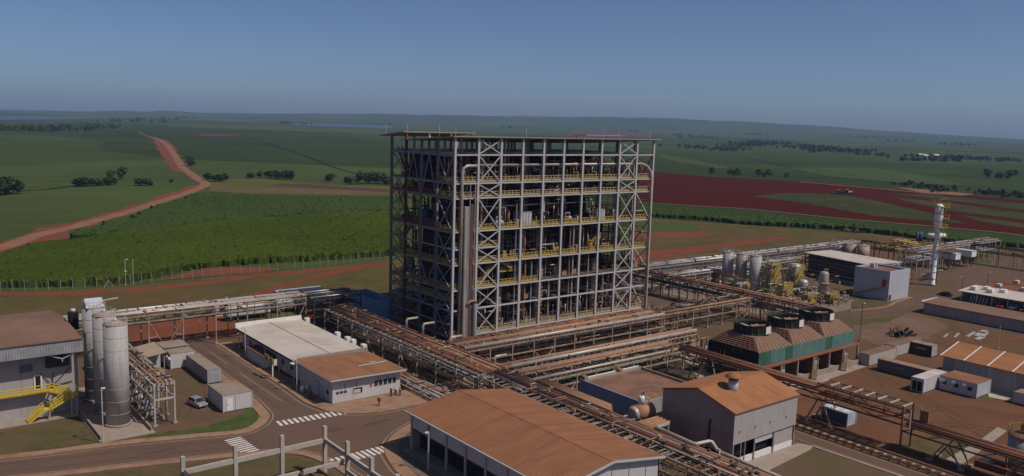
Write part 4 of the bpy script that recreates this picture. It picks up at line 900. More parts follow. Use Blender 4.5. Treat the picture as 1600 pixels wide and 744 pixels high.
rack('pipe_rack', 'rusty red pipe rack running beside the left face of the tower', 'Y', -36.5, 24, -19.2, -12.6, 5.6, 9, RACKST, B_P, brace=(3, 5), rungs=2.0)
rack('pipe_rack', 'rusty red pipe rack passing along the right side of the long brown roof', 'Y', -100, -37.1, -19.0, -12.8, 5.3, 9, RACKST, mixpipes(rr, 8, [PIPE_RED, PIPE_RED, PIPE_TAN, PIPE_PALE], .14, .12, .24, .3, .95) + mixpipes(rr, 5, [PIPE_TAN, DSTEEL], -1.9, .1, .2), brace=(2, 4, 6, 8), rungs=1.6)
rack('pipe_rack', 'low bundle of dusty ground pipes between the office and the left rack', 'Y', -34, 8, -25.2, -20.6, 0.7, 8, RACKST, mixpipes(rr, 8, [PIPE_TAN, PIPE_GREY, PIPE_PALE, PIPE_RED], .14, .12, .22), tiers=(0,), rungs=2.2, legs=False)
rack('pipe_rack', 'broad rusty pipe rack right in front of the tower face', 'X', -11.2, 46, -21.8, -14.2, 5.1, 10, RACKST, mixpipes(rr, 6, [PIPE_RED, PIPE_TAN, PIPE_TAN, PIPE_RED], .14, .14, .32, .3, .97) + [(.05, .42, PIPE_PALE, .14)] + mixpipes(rr, 6, [PIPE_TAN, DSTEEL, PIPE_GREY], -2.0, .12, .25), brace=(3, 9), rungs=1.15, rungm=PIPE_TAN)
rack('pipe_rack', 'brown slatted pipe rack right of the tower foot with open rungs', 'X', 46.6, 81, -20.6, -13.8, 5.3, 6, RACKST, [(.04, .3, PIPE_TAN, .14)] + mixpipes(rr, 3, [PIPE_RED, BROWNST], -1.9, .12, .22), brace=(0, 5), rungs=1.5, rungm=BROWNST)
rack('pipe_rack', 'pale low ledge rack with a wide dusty pipe, nearest but one to the tower', 'X', -8.5, 47, -31.2, -28.0, 3.0, 12, RACKST, [(.25, .45, PIPE_PALE, .1), (.75, .45, PIPE_TAN, .1)], tiers=(0, -1.2), rungs=1.6)
rack('pipe_rack', 'tan pipe rack with green cable trays in front of the flat roofed tank hall', 'X', -10, 30, -41.6, -36.2, 3.9, 8, RACKST, [(.1, .3, PIPE_PALE, .14), (.9, .5, PIPE_TAN, .1), (.7, .3, PIPE_TAN, .1)] + mixpipes(rr, 4, [mat('green_tray', (0.12, 0.17, 0.11), 0.8), PIPE_RED], -1.0, .12, .25), tiers=(0, -1.5), brace=(1,), rungs=1.3, rungm=MATS['green_tray'])
rack('pipe_rack', 'brown pipe bridge passing behind the right end of the tower', 'Y', -37, 26, 82.6, 86.4, 6.0, 9, BROWNST, mixpipes(rr, 5, [PIPE_RED, PIPE_TAN, BROWNST], .14, .14, .3) + mixpipes(rr, 4, [BROWNST, DSTEEL], -2.0, .12, .2), brace=(1, 3, 7), rungs=2.2)
rack('pipe_rack', 'grey pipe rack far behind the right end of the tower leading to the process yard', 'X', 90, 218, 25.6, 31.5, 5.6, 18, RACKST, mixpipes(rr, 7, [PIPE_GREY, PIPE_PALE, PIPE_GREY, DSTEEL], .14, .12, .26) + mixpipes(rr, 4, [PIPE_GREY], -1.9, .1, .2), brace=(3, 9, 14), rungs=2.5)
rack('pipe_rack', 'second grey pipe rack behind the process yard with white rails', 'X', 88, 160, 15.5, 20, 4.6, 10, STEEL, mixpipes(rr, 5, [PIPE_GREY, PIPE_PALE], .14, .12, .24), brace=(2,), rungs=2.5, rail=STEEL)
rack('pipe_rack', 'dark pipe rack crossing behind the white roofed shed', 'Y', -10, 25, 216.5, 220.5, 6.2, 6, BROWNST, mixpipes(rr, 6, [BROWNST, DSTEEL], .14, .14, .28), rungs=2.5)
rack('pipe_rack', 'long pale rack with many thin posts behind the tall white column', 'X', 203, 274, -4.5, 2.5, 7.0, 14, STEEL, mixpipes(rr, 5, [PIPE_GREY, PIPE_PALE], .14, .12, .22) + mixpipes(rr, 5, [PIPE_GREY], -3.0, .1, .2), tiers=(0, -3), brace=(2, 8), rungs=2.5, pw=.3)
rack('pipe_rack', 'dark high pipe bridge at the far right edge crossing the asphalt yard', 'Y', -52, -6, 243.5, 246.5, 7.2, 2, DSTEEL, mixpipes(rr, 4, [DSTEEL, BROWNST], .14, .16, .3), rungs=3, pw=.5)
rack('pipe_rack', 'narrow pipe rack of pale steel beside the three tall silos', 'Y', -16.8, 19, -68.3, -65.2, 6.9, 8, STEEL, mixpipes(rr, 4, [PIPE_TAN, PIPE_PALE, BROWNST], .14, .08, .16), tiers=(0, -2.4), rungs=1.5, rungm=PIPE_TAN, brace=(5,))
# silo rack pump row under it
t = thing('pump_row', (-66.9, 0, 0), 'tangle of dusty pumps and valves under the rack beside the silos', 'pumps')
for k in range(9):
    y = -13.5 + k * 3.2
    box('pump_base', CONC, t, -68, -66, y - .8, y + .8, 0, .5)
    b = MB(); b.tube((-67.6, y, 1.0), (-66.6, y, 1.0), .38, n=10); b.build('motor', PIPE_GREY, t)
    pipe('pipe_bend', PIPE_TAN, t, [(-66.5, y, .9), (-66.5, y, 3.4), (-68.0, y, 3.4), (-68.0, y + .8, 4.3)], .14)
    pipe('pipe_bend', DSTEEL, t, [(-67.2, y + .7, .5), (-67.2, y + .7, 4.4)], .12)
LOOP = [(-10.2, -72.6, 0.3), (-10.2, -72.6, 5.6), (-10.4, -72.8, 5.95), (-12.9, -73.0, 6.0), (-13.2, -73.3, 6.0), (-13.6, -80.3, 6.0), (-13.3, -80.7, 6.0), (-11.0, -81.0, 6.0), (-10.7, -81.3, 5.9), (-10.6, -82.2, 5.0), (-10.7, -83, 4.9), (-11.3, -100, 4.9)]
# pipe loop of the rack near the pump house
t = thing('expansion_loop', (-12, -72, 5.4), 'pale pipe loop rising over the rack near the orange roofed house', 'pipe')
pipe('pipe', PIPE_PALE, t, LOOP, .3, 10)
for y in (-95, -89): box('pipe_shoe', RACKST, t, -11.3, -10.9, y - .15, y + .15, 0, 4.62)
box('stand', STEEL, t, -11.45, -11.15, -83.2, -82.9, 0, 5.6)
t = thing('pipe_bundle', (-9, -66, 0), 'stub of four orange dusted pipes on a stand beside the shaded wall', 'pipes')
for k in range(4): pipe('pipe', TANK_OR, t, [(-11.6, -69.6 + k * .8, 4.4), (-6.2, -69.6 + k * .8, 4.4)], .3)
box('stand', RACKST, t, -7.2, -6.9, -70, -66.8, 3.8, 4.1); box('stand_leg', RACKST, t, -7.2, -6.9, -69.9, -69.6, 0, 3.8); box('stand_leg', RACKST, t, -7.2, -6.9, -67.1, -66.8, 0, 3.8)
t = thing('pipe_bundle', (-13.6, -58, 0), 'four thick orange dusted pipes ending on top of the rack by the blue wall', 'pipes')
for k in range(4): pipe('pipe', PIPE_TAN if k % 2 else TANK_OR, t, [(-13.4 + k * .55, -46, 5.95), (-13.4 + k * .55, -64 + k * .6, 5.95)], .26); 
box('pipe_shoe', RACKST, t, -13.8, -11.2, -50.2, -49.9, 5.42, 5.68); box('pipe_shoe', RACKST, t, -13.8, -11.2, -58.2, -57.9, 5.42, 5.68)
for y, z1 in ((-9, 8.2), (-2.5, 7.9), (-19, 7.6), (-33.5, 7.2)):
    t = thing('pipe_elbow', (-13, y, 5.6), {-9: 'pale elbow pipe on the left rack nearest the tower corner', -2.5: 'pale elbow pipe on the left rack by the second tower post', -19: 'pale elbow pipe where the two rusty racks meet', -33.5: 'short pale elbow pipe at the crossing of the racks'}[y], 'pipe')
    pipe('pipe', PIPE_PALE, t, [(-13.2, y, 5.8), (-13.2, y, z1 - .3), (-12.9, y, z1), (-10.5, y, z1)], .26)
# overhead gallery on the right (rusty covered pipe bridge, open bay, covered bridge)
t = thing('pipe_bridge', (25.5, -85, 0), 'rust brown covered pipe bridge with one open framed section crossing the right yard', 'pipe bridge')
CB = mat('rust_red_deck', (0.25, 0.095, 0.05), 0.85, 0, 0.15, 0.3, rust=(0.16, 0.07, 0.045), rscale=0.3, ramt=0.5, stripes=('X', 0.55, 0.05))
box('cover_deck', CB, t, 24.2, 27.2, -75.6, -45, 6.0, 6.12); box('cover_deck', BROWNST, t, 24.6, 28, -128, -91.2, 4.2, 4.26)
for k in range(7): pipe('pipe', (PIPE_RED, CB, TANK_OR, BROWNST, PIPE_RED, CB, PIPE_TAN)[k], t, [(24.95 + k * .46, -91.3, 4.5 + (k % 3) * .03), (24.95 + k * .46, -128, 4.5 + (k % 3) * .03)], .2)
for k in range(6): pipe('pipe', (CB, PIPE_RED, BROWNST, CB, TANK_OR, PIPE_RED)[k], t, [(24.5 + k * .48, -45, 6.3), (24.5 + k * .48, -75.6, 6.3)], .17)
for x in (24.2, 27.2):
    for z in (5.9, 4.3): bar('side_beam', BROWNST, t, (x, -45, z), (x, -91, z), .22, .25)
    for y0 in range(0, 10):
        ya = -45 - y0 * 4.6; yb = ya - 4.6; bar('truss_web', BROWNST, t, (x, ya, 4.4 if y0 % 2 else 5.8), (x, yb, 5.8 if y0 % 2 else 4.4), .16)
    bar('side_beam', BROWNST, t, (x, -76, 7.2), (x, -91, 7.2), .16)
    for y in range(-76, -92, -3): bar('frame_post', BROWNST, t, (x, y, 6.05), (x, y, 7.2), .12)
for k in range(8): bar('cross_rung', STEEL, t, (24.2, -76.2 - k * 2.1, 7.3), (27.2, -76.2 - k * 2.1, 7.3), .22, .2)
for k in range(5): pipe('pipe', (PIPE_RED, BROWNST, PIPE_TAN)[k % 3], t, [(24.6 + k * .55, -76, 5.3), (24.6 + k * .55, -91, 5.3)], .2)
for x in (24.6, 28):
    for z in (4.2, 3.2): bar('side_beam', BROWNST, t, (x, -91, z), (x, -128, z), .2, .22)
    for y0 in range(9): bar('truss_web', BROWNST, t, (x, -91 - y0 * 4, 3.25), (x, -93 - y0 * 4, 4.1), .12)
for x in (24.3, 27.6):
    bar('drop_post', BROWNST, t, (x, -91.0, 0.1), (x, -91.0, 7.3), .24); bar('drop_post', STEEL, t, (x, -92.2, 3.0), (x, -92.2, 7.0), .16)
box('drop_panel', mat('rust_orange_panel', (0.30, 0.13, 0.06), 0.8), t, 27.3, 27.5, -93.6, -92.3, 4.3, 6.6)
for y, zt in ((-50, 5.8), (-60, 5.8), (-76.5, 4.3), (-98, 3.2), (-108, 3.2), (-118, 3.2)):
    for s in (-1, 1):
        for x in (24.4, 27.4): bar('leg', RACKST, t, (x, y + s * 2.4, 0.1), (x, y + s * .4, zt), .22)
    bar('leg_tie', BROWNST, t, (24.4, y - 1.5, zt * .45), (27.4, y + 1.5, zt * .45), .14)
    for x in (24.4, 27.4):
        for s in (-1, 1): box('footing', CONC, t, x - .4, x + .4, y + s * 2.4 - .4, y + s * 2.4 + .4, 0, .3)
t = thing('shadow_ladder_way', (19.6, -90, 0), 'low dark ladder of pipes on sleepers, added to stand in for the pipe bridge shadow', 'added ground pipes')  # solid ladder added where the pipe bridge's cast shadow lies
for k in range(36): box('sleeper', CONC, t, 18.75, 21.2, -74.2 - k * 1.5 - .16, -74.2 - k * 1.5 + .16, 0, .3)
for x, m in ((18.9, BROWNST), (19.3, RSTEEL), (21.0, DSTEEL)): pipe('pipe', m, t, [(x, -73.5, .42), (x, -128, .42)], .12)  # added pipes, long sides of the shadow ladder

# ---------------------------------------------------------------- buildings
def gable_roof(par, x0, x1, y0, y1, ze, zr, ridge_axis, m, over=.6, t=.16, seams=None, name='roof'):
    if ridge_axis == 'Y':
        xm = (x0 + x1) / 2
        slab(name, m, par, [(x0 - over, y0 - over, ze), (xm, y0 - over, zr), (xm, y1 + over, zr), (x0 - over, y1 + over, ze)], t)
        slab(name, m, par, [(xm + .01, y0 - over, zr), (x1 + over, y0 - over, ze), (x1 + over, y1 + over, ze), (xm + .01, y1 + over, zr)], t)
        bar('ridge_cap', m, par, (xm, y0 - over, zr - .01), (xm, y1 + over, zr - .01), .5, .05)
    else:
        ym = (y0 + y1) / 2
        slab(name, m, par, [(x0 - over, y0 - over, ze), (x1 + over, y0 - over, ze), (x1 + over, ym, zr), (x0 - over, ym, zr)], t)
        slab(name, m, par, [(x0 - over, ym + .01, zr), (x1 + over, ym + .01, zr), (x1 + over, y1 + over, ze), (x0 - over, y1 + over, ze)], t)
        bar('ridge_cap', m, par, (x0 - over, ym, zr - .01), (x1 + over, ym, zr - .01), .5, .05)
def window(par, axis, c, a0, a1, z0, z1, out, fm=WHITE):
    """window let into a wall: dark pane with a frame proud of it"""
    d = .06 * out
    if axis == 'X': f = box('window', fm, par, a0 - .08, a1 + .08, min(c, c + d), max(c, c + d), z0 - .08, z1 + .08); box('pane', GLASS, f, a0, a1, min(c + d, c + d * 1.6), max(c + d, c + d * 1.6), z0, z1)
    else: f = box('window', fm, par, min(c, c + d), max(c, c + d), a0 - .08, a1 + .08, z0 - .08, z1 + .08); box('pane', GLASS, f, min(c + d, c + d * 1.6), max(c + d, c + d * 1.6), a0, a1, z0, z1)
def door(par, axis, c, a0, a1, z1, out, m=PALE, z0=0.0):
    d = .05 * out
    if axis == 'X': o = box('door', m, par, a0, a1, min(c, c + d), max(c, c + d), z0, z1); box('handle', DSTEEL, o, a0 + .1, a0 + .22, min(c + d, c + d * 2), max(c + d, c + d * 2), z0 + 1, z0 + 1.12)
    else: o = box('door', m, par, min(c, c + d), max(c, c + d), a0, a1, z0, z1); box('handle', DSTEEL, o, min(c + d, c + d * 2), max(c + d, c + d * 2), a0 + .1, a0 + .22, z0 + 1, z0 + 1.12)

# workshop hall with the long brown roof
t = thing('workshop_hall', (-30.5, -64, 0), 'long low hall with a huge brown dusty gable roof and posts along its open side', 'hall')
HX0, HX1, HY0, HY1 = -39.6, -21.4, -81, -47.6
gable_roof(t, HX0, HX1, HY0, HY1, 6.2, 7.75, 'Y', ROOF_BR, .55)
for k in range(8):
    y = HY1 - .2 - k * 4.72
    bar('post', STEEL, t, (HX0, y, 0), (HX0, y, 6.05), .28)
    if k < 7:
        box('wall_panel', WALL_W, t, HX0 + .05, HX0 + .13, y - 4.72 + .16, y - .16, 3.6, 5.6)
        bar('panel_rail', DSTEEL, t, (HX0 + .1, y - .15, 3.45), (HX0 + .1, y - 4.57, 3.45), .12, .2)
        box('screen', mat('dark_mesh_screen', (0.025, 0.024, 0.026), 0.9) if 'dark_mesh_screen' not in MATS else MATS['dark_mesh_screen'], t, HX0 + 1.5, HX0 + 1.58, y - 4.6, y - .1, 0, 3.3)
        for q in (1, 2): bar('mullion', DSTEEL, t, (HX0 + 1.45, y - q * 1.57, 0), (HX0 + 1.45, y - q * 1.57, 3.4), .08)
b = MB(); b.prism([(HX0 + .1, 0), (HX1, 0), (HX1, 6.0), ((HX0 + HX1) / 2, 7.45), (HX0 + .1, 6.0)], 'Y', HY0 + .1, HY0 + .22); b.build('gable_wall', WALL_W, t)
b = MB(); b.prism([(HX0 + .1, 0), (HX1, 0), (HX1, 6.0), ((HX0 + HX1) / 2, 7.45), (HX0 + .1, 6.0)], 'Y', HY1 - .22, HY1 - .1); b.build('gable_wall', WALL_GR, t)
box('side_wall', WALL_GY, t, HX1 - .12, HX1, HY0 + .3, HY1 - .3, 0, 6.0)
for k in range(6):
    for s in (0, 1): xa, xb = ((HX0 - .5, (HX0 + HX1) / 2 - .3) if s == 0 else (HX1 + .5, (HX0 + HX1) / 2 + .3)); bar('lap_strip', ROOF_BR, t, (xa, HY0 + 4 + k * 5.4, 6.24), (xb, HY0 + 4 + k * 5.4, 7.72), .14, .05)
for x, y in ((-35.2, -56.5), (-35.2, -70), (-25.6, -62)): box('roof_patch', ROOF_DK, t, x - .9, x + .9, y - .5, y + .5, 6.2 + 1.55 * (1 - abs(x + 30.5) / 9.65) + .0, 6.2 + 1.55 * (1 - abs(x + 30.5) / 9.65) + .2) if 0 else None
for k in range(5): bar('gable_seam', PALE, t, (HX0 + 3 + k * 3.2, HY0 + .05, 0), (HX0 + 3 + k * 3.2, HY0 + .05, 6.6), .08)
bar('gutter', PALE, t, (HX0 - .68, HY0, 6.05), (HX0 - .68, HY1 + .9, 6.05), .2, .22)
bar('barge_board', PALE, t, (HX1 + .55, HY0 - .6, 6.14), ((HX0 + HX1) / 2, HY0 - .6, 7.7), .1, .3); bar('barge_board', PALE, t, (HX0 - .55, HY0 - .6, 6.14), ((HX0 + HX1) / 2, HY0 - .6, 7.7), .1, .3)
box('floor_slab', CONC, t, HX0 - 1.2, HX1, HY0, HY1 + .2, 0.02, .16)

# pump house with the orange roof
t = thing('pump_house', (4, -73, 0), 'tall grey clad house with an orange dusted gable roof and a round vent', 'building')
X0, X1, Y0, Y1 = -4.0, 12.0, -80.0, -66.0
gable_roof(t, X0, X1, Y0, Y1, 8.5, 10.5, 'X', ROOF_OR, .25)
box('front_wall', WALL_GR, t, X0, X1, Y0, Y0 + .15, 3.5, 8.35); box('back_wall', WALL_GR, t, X0, X1, Y1 - .15, Y1, 0, 8.35)
PG = mat('purplish_grey_gable', (0.33, 0.24, 0.225), 0.65, 0, 0.08, 0.25, rust=(0.24, 0.16, 0.15), rscale=0.2, ramt=0.5, stripes=('Y', 0.4, 0.006))
for x in (X0, X1 - .15):
    b = MB(); b.prism([(Y0 + .16, 1.8 if x == X0 else 0), (Y1 - .16, 1.8 if x == X0 else 0), (Y1 - .16, 8.3), ((Y0 + Y1) / 2, 10.25), (Y0 + .16, 8.3)], 'X', x, x + .15); b.build('gable_wall', PG, t)
box('lower_wall', WALL_GR, t, 6.4, 11.9, Y0 + .25, Y0 + .37, 0.9, 3.48); box('plinth_wall', WHITE, t, X0 + .1, 11.8, Y0 + .2, Y0 + .5, 0.05, .95)
box('shutter', PALE, t, 1.5, 6.3, Y0 + .22, Y0 + .3, 2.5, 3.48)
box('opening', BLACK, t, X0 + .2, 1.4, Y0 + 1.2, Y0 + 1.3, .95, 3.4); box('opening', BLACK, t, 2.4, 6.3, Y0 + .9, Y0 + 1.0, .95, 2.5); box('opening', BLACK, t, X0 + .4, X0 + .5, Y0 + .6, Y1 - .2, 0, 1.85)
for x in (X0 + .2, -1.9, -.9, 1.45, 6.35, 11.8): bar('column', RACKST, t, (x, Y0 + .12, 0), (x, Y0 + .12, 3.5), .2 if x not in (-1.9, -.9) else .12)
v = MB(); v.lathe(1.6, -75.2, [(.78, 9.2), (.78, 11.4)]); v.build('vent_pipe', PALE, t)
v = MB(); v.lathe(1.6, -75.2, [(.66, 11.4), (.66, 11.8)]); v.build('vent_neck', BLACK, t)
v = MB(); v.lathe(1.6, -75.2, [(1.35, 11.8), (1.3, 11.95), (.2, 12.6)]); v.build('vent_cap', ROOF_OR, t)
pipe('downpipe', DSTEEL, t, [(X0 - .15, -75.6, 2.2), (X0 - .15, -75.6, 6.0), (X0 - .15, -75.9, 6.2)], .13)
for x in (-2.6, 1.2, 5.0, 9.2): box('wall_light', ROOF_GR, t, x - .09, x + .09, Y0 - .12, Y0, 5.2, 5.5)
pipe('wall_pipe', PIPE_PALE, t, [(X0 - .5, -67, 1.6), (X0 - .5, -79, 1.2)], .2)

# flat roofed tank hall
t = thing('tank_hall', (2.5, -55, 0), 'low flat roofed block with a blue left wall and a stained brown roof', 'building')
box('left_wall', WALL_NV, t, -5, -4.75, -62, -47.5, 0, 5.3); box('front_wall', WALL_GR, t, -4.75, 10, -62, -61.75, 0, 5.0); box('back_wall', WHITE, t, -4.75, 10, -47.75, -47.5, 0, 5.4); box('right_wall', CONC, t, 9.75, 10, -61.75, -47.75, 0, 5.4)
FR = mat('stained_flat_roof', (0.24, 0.125, 0.08), 0.9, 0, 0.2, 0.3, rust=(0.09, 0.055, 0.045), rscale=0.16, ramt=0.62)
box('roof', FR, t, -4.75, 9.75, -61.75, -47.75, 4.7, 4.95)
box('roof_kerb', CONC, t, -4.74, 9.74, -48.6, -47.8, 4.95, 5.3)
for x, y in ((-4.3, -48.2), (4.4, -48.2)): box('roof_block', PIPE_TAN, t, x - .4, x + .4, y - .4, y + .4, 5.3, 5.9)
# horizontal drum on legs beside it
t = thing('horizontal_drum', (-5.6, -64.2, 0), 'dusty orange horizontal drum with a small white hopper on top, beside the blue wall', 'tank')
b = MB(); b.tube((-8.0, -63.7, 4.3), (-4.3, -63.7, 4.3), 1.35, n=18); b.build('shell', TANK_OR, t)
for x, s in ((-8.0, -1), (-4.3, 1)):
    b = MB(); b.tube((x, -63.7, 4.3), (x + s * .45, -63.7, 4.3), 1.33, .75, n=18); b.build('end_dome', PIPE_PALE if s < 0 else TANK_OR, t)
b = MB(); b.lathe(-6.4, -63.7, [(.5, 5.6), (.5, 6.6), (.42, 7.0)], 12); b.build('hopper', WHITE, t)
pipe('top_pipe', PIPE_TAN, t, [(-6.4, -63.7, 6.9), (-6.4, -63.7, 7.6), (-5.2, -63.0, 7.6), (-5.0, -62.9, 5.5)], .14); pipe('ring_pipe', PIPE_GREY, t, [(-5.4, -64.4, 5.5), (-5.4, -64.4, 6.6), (-6.0, -63.9, 6.7)], .12)
for x in (-7.6, -4.6):
    for y in (-64.7, -62.7): bar('leg', RACKST, t, (x, y, 0), (x, y, 3.6), .2)
    bar('saddle', RACKST, t, (x, -64.9, 3.4), (x, -62.5, 3.4), .3, .4)

# laboratory with the cream roof
t = thing('laboratory', (-33, 7, 0), 'long white single storey building with a cream sheet roof', 'building')
box('wall', WALL_W, t, -39.4, -26.2, -7.8, 22, 0.1, 4.1)
slab('roof', ROOF_WH, t, [(-40.9, -8.4, 4.35), (-33.6, -8.4, 4.75), (-33.6, 22, 4.75), (-40.9, 22, 4.35)], .15)
slab('roof', ROOF_WH, t, [(-33.4, -8.4, 4.75), (-25.8, -8.4, 4.4), (-25.8, 22, 4.4), (-33.4, 22, 4.75)], .15)
bar('valley_gutter', DSTEEL, t, (-33.5, -8.3, 4.68), (-33.5, 21.9, 4.68), .3, .12)
box('parapet', WHITE, t, -40.9, -25.8, 22.01, 22.4, 3.6, 5.3); box('parapet', CONC, t, -40.9, -25.8, -8.75, -8.42, 3.6, 5.0)
bar('fascia', DSTEEL, t, (-40.95, -8.4, 4.18), (-40.95, 22, 4.18), .12, .35)
for k in range(5): bar('verandah_post', PALE, t, (-40.7, 20.5 - k * 7, .12), (-40.7, 20.5 - k * 7, 4.1), .16)
for k in range(6): window(t, 'Y', -39.4, 16.5 - k * 4.2, 17.9 - k * 4.2, 1.4, 2.5, -1)
for y in (12.2, -.6): door(t, 'Y', -39.4, y, y + 1, 2.2, -1, WHITE, z0=.12)
t = thing('porch', (-41.6, 9, 0), 'low brown topped porch box against the cream roofed building', 'porch')
box('canopy', ROOF_DK, t, -42.0, -39.5, 3.6, 13.2, 2.3, 2.5); box('screen_wall', WALL_BL, t, -41.9, -41.7, 4.2, 13, .12, 2.3); box('end_wall', WHITE, t, -41.69, -40.4, 4.2, 4.4, .12, 2.3)
acn = [('first small white air conditioner at the far end of the cream roofed wall', 20.2), ('white air conditioner in the middle of the cream roofed right wall', 5.2), ('white air conditioner left of the pair near the office', 0.6), ('white air conditioner right of the pair near the office', -1.7), ('white air conditioner closest to the office roof', -6.2)]
for lab, y in acn:
    t = thing('air_conditioner', (-25.5, y, 3.6), lab, 'air conditioner', 'air conditioners on the right wall of the long white building')
    box('casing', WHITE, t, -25.75, -24.9, y - .6, y + .6, 4.0, 5.0)
    b = MB(); b.tube((-24.92, y, 4.5), (-24.85, y, 4.5), .36, n=12); b.build('fan_grille', DSTEEL, t)
    box('bracket', STEEL, t, -26.2, -24.9, y - .5, y - .42, 3.85, 3.99); box('bracket', STEEL, t, -26.2, -24.9, y + .42, y + .5, 3.85, 3.99)
# office
t = thing('office_block', (-33.5, -15.5, 0), 'small white office with a brown sheet roof and a row of five dark windows', 'building')
box('wall', WALL_W, t, -40.2, -26.6, -22.5, -9.2, 0.12, 4.15)
slab('roof', ROOF_BRY, t, [(-41.1, -23.6, 4.75), (-26.0, -23.6, 4.4), (-26.0, -9.0, 4.4), (-41.1, -9.0, 4.75)], .14)
bar('fascia', PALE, t, (-41.15, -23.66, 4.6), (-25.95, -23.66, 4.26), .08, .24); bar('fascia', PALE, t, (-41.16, -23.6, 4.58), (-41.16, -9, 4.58), .08, .22)
for k in range(5): window(t, 'X', -22.5, -32.0 + k * .95, -31.3 + k * .95, 1.95, 2.95, -1)
window(t, 'X', -22.5, -36.2, -34.4, 1.3, 2.3, -1)
box('poster', mat('pale_green_notice', (0.42, 0.5, 0.38), 0.7), t, -36.1, -34.8, -22.62, -22.57, 1.35, 2.0)
for k in range(3): box('wall_notice', mat('dark_notice', (0.06, 0.06, 0.08), 0.7) if 'dark_notice' not in MATS else MATS['dark_notice'], t, -39.5 + k * .75, -38.95 + k * .75, -22.58, -22.5, 1.75, 2.15)
for x in (-37.8, -35.5, -31.2, -29.4): bar('conduit', DSTEEL, t, (x, -22.56, 2.4), (x, -22.56, 3.5), .07)
box('extinguisher_box', RED, t, -32.8, -32.5, -22.62, -22.5, 2.0, 2.4)
box('meter_box', WALL_BL, t, -40.5, -40.2, -17.2, -15.6, .12, 2.6); box('meter_box', WALL_BL, t, -40.45, -40.2, -19.0, -18.2, .12, 2.3)
window(t, 'Y', -40.2, -21.2, -20.2, 1.4, 2.3, -1)
bar('roof_rail', PALE, t, (-33, -18.2, 4.72), (-26.6, -17.4, 4.52), .14); bar('roof_rail', PALE, t, (-30, -17, 4.66), (-28.6, -16.8, 4.62), .12)
t = thing('satellite_dish', (-40.5, -9.6, 3.6), 'white round dish at the eaves where the office meets the cream roof', 'dish')
b = MB(); b.lathe(-41.2, -8.8, [(.1, 3.9), (.5, 4.0), (.72, 4.25)], 14); b.build('dish', WHITE, t); bar('arm', STEEL, t, (-41.2, -8.8, 3.4), (-41.2, -8.8, 3.9), .08); bar('arm', STEEL, t, (-41.2, -8.8, 3.45), (-40.2, -9.3, 3.45), .08)

# left plant building with yellow stair
t = thing('process_building', (-90, 8, 0), 'large grey clad building at the left edge with an overhanging brown roof', 'building')
BX0, BX1, BY0, BY1 = -118, -76.3, -1.9, 20
box('front_wall', WALL_GR, t, BX0, BX1, BY0, BY0 + .2, 0, 11.2); box('side_wall', WALL_GY, t, BX1 - .2, BX1, BY0 + .2, BY1, 0, 12.3); box('back_wall', WALL_GR, t, BX0, BX1 - .2, BY1 - .2, BY1, 0, 12.3)
box('overhang_panel', mat('blue_grey_fascia', (0.27, 0.265, 0.285), 0.6, stripes=('X', .4, .02)), t, BX0, BX1 + .5, BY0 - 2.6, BY0 - 2.4, 10.6, 12.75)
slab('roof', ROOF_DK, t, [(BX0, BY0 - 2.8, 12.9), (BX1 + .4, BY0 - 2.8, 12.9), (BX1 + .1, 9.5, 13.75), (BX0, 9.5, 13.75)], .16)
slab('roof', ROOF_DK, t, [(BX0, 9.52, 13.75), (BX1 + .1, 9.52, 13.75), (BX1 + .1, BY1 + .4, 12.6), (BX0, BY1 + .4, 12.6)], .16)
box('hood', DSTEEL, t, -81.0, -77.6, BY0 - .5, BY0 - .06, 8.0, 10.5)
bar('strut', STEEL, t, (-80.8, BY0 - 2.3, 10.5), (-78.9, BY0 - 2.2, 9.7), .16); bar('strut', STEEL, t, (-76.6, BY0 - 2.3, 10.7), (-78.9, BY0 - 2.2, 9.7), .16); bar('strut', STEEL, t, (-78.9, BY0 - 2.2, 9.7), (-78.9, BY0 - 2.2, 9.2), .14)
for a, b_ in (((-81.8, 7.2), (-80.2, 5)), ((-79.9, 7.2), (-80.2, 4.9)), ((-77.4, 7.6), (-80, 5)), ((-77.2, 5.2), (-80.2, 4.8))): bar('stay', DSTEEL, t, (a[0], BY0 - .16, a[1]), (b_[0], BY0 - .16, b_[1]), .09)
box('door_frame', WHITE, t, -82.8, -81.6, BY0 - .14, BY0, 4.5, 7.0); box('doorway', BLACK, t, -82.55, -81.85, BY0 - .2, BY0 - .15, 4.7, 6.8)
box('louvre', mat('blue_louvre', (0.13, 0.14, 0.18), 0.7), t, -84.7, -82.9, BY0 - .16, BY0 - .07, 7.7, 8.9); box('cabinet', WALL_BL, t, -77.4, -76.7, BY0 - .2, BY0, .3, 1.9)
box('plinth', CONC, t, BX0, BX1 + .3, BY0 - 3.2, BY0 - .01, 0, .12)
def walkway_rail(par, p, q, m, h=1.1):
    b = MB(); p = Vector(p); q = Vector(q); n = max(1, int((q - p).length / 1.2))
    for z, w in ((h, .14), (h * .55, .12), (.14, .34)): b.bar(p + Vector((0, 0, z)), q + Vector((0, 0, z)), .1, w)
    for k in range(n + 1): c = p + (q - p) * k / n; b.bar(c, c + Vector((0, 0, h)), .09)
    return b.build('railing', m, par)
t = thing('access_stair', (-80, -3.5, 0), 'bright yellow railed walkway and zigzag stair on the front of the grey building', 'stair')
slab('landing', YELDARK, t, [(-118, -3.4, 4.45), (-80.8, -3.4, 4.45), (-80.8, -2.0, 4.45), (-118, -2.0, 4.45)], .2)
walkway_rail(t, (-118, -3.4, 4.45), (-80.8, -3.4, 4.45), BRIGHTY)
stair(t, (-80.8, -2.8, 4.4), (-78.0, -3.4, 3.5), 1.2, BRIGHTY, 'flight'); slab('landing', BRIGHTY, t, [(-78, -4.6, 3.5), (-76.9, -4.6, 3.5), (-76.9, -2.7, 3.5), (-78, -2.7, 3.5)], .18)
walkway_rail(t, (-76.9, -4.6, 3.5), (-76.9, -2.7, 3.5), BRIGHTY)
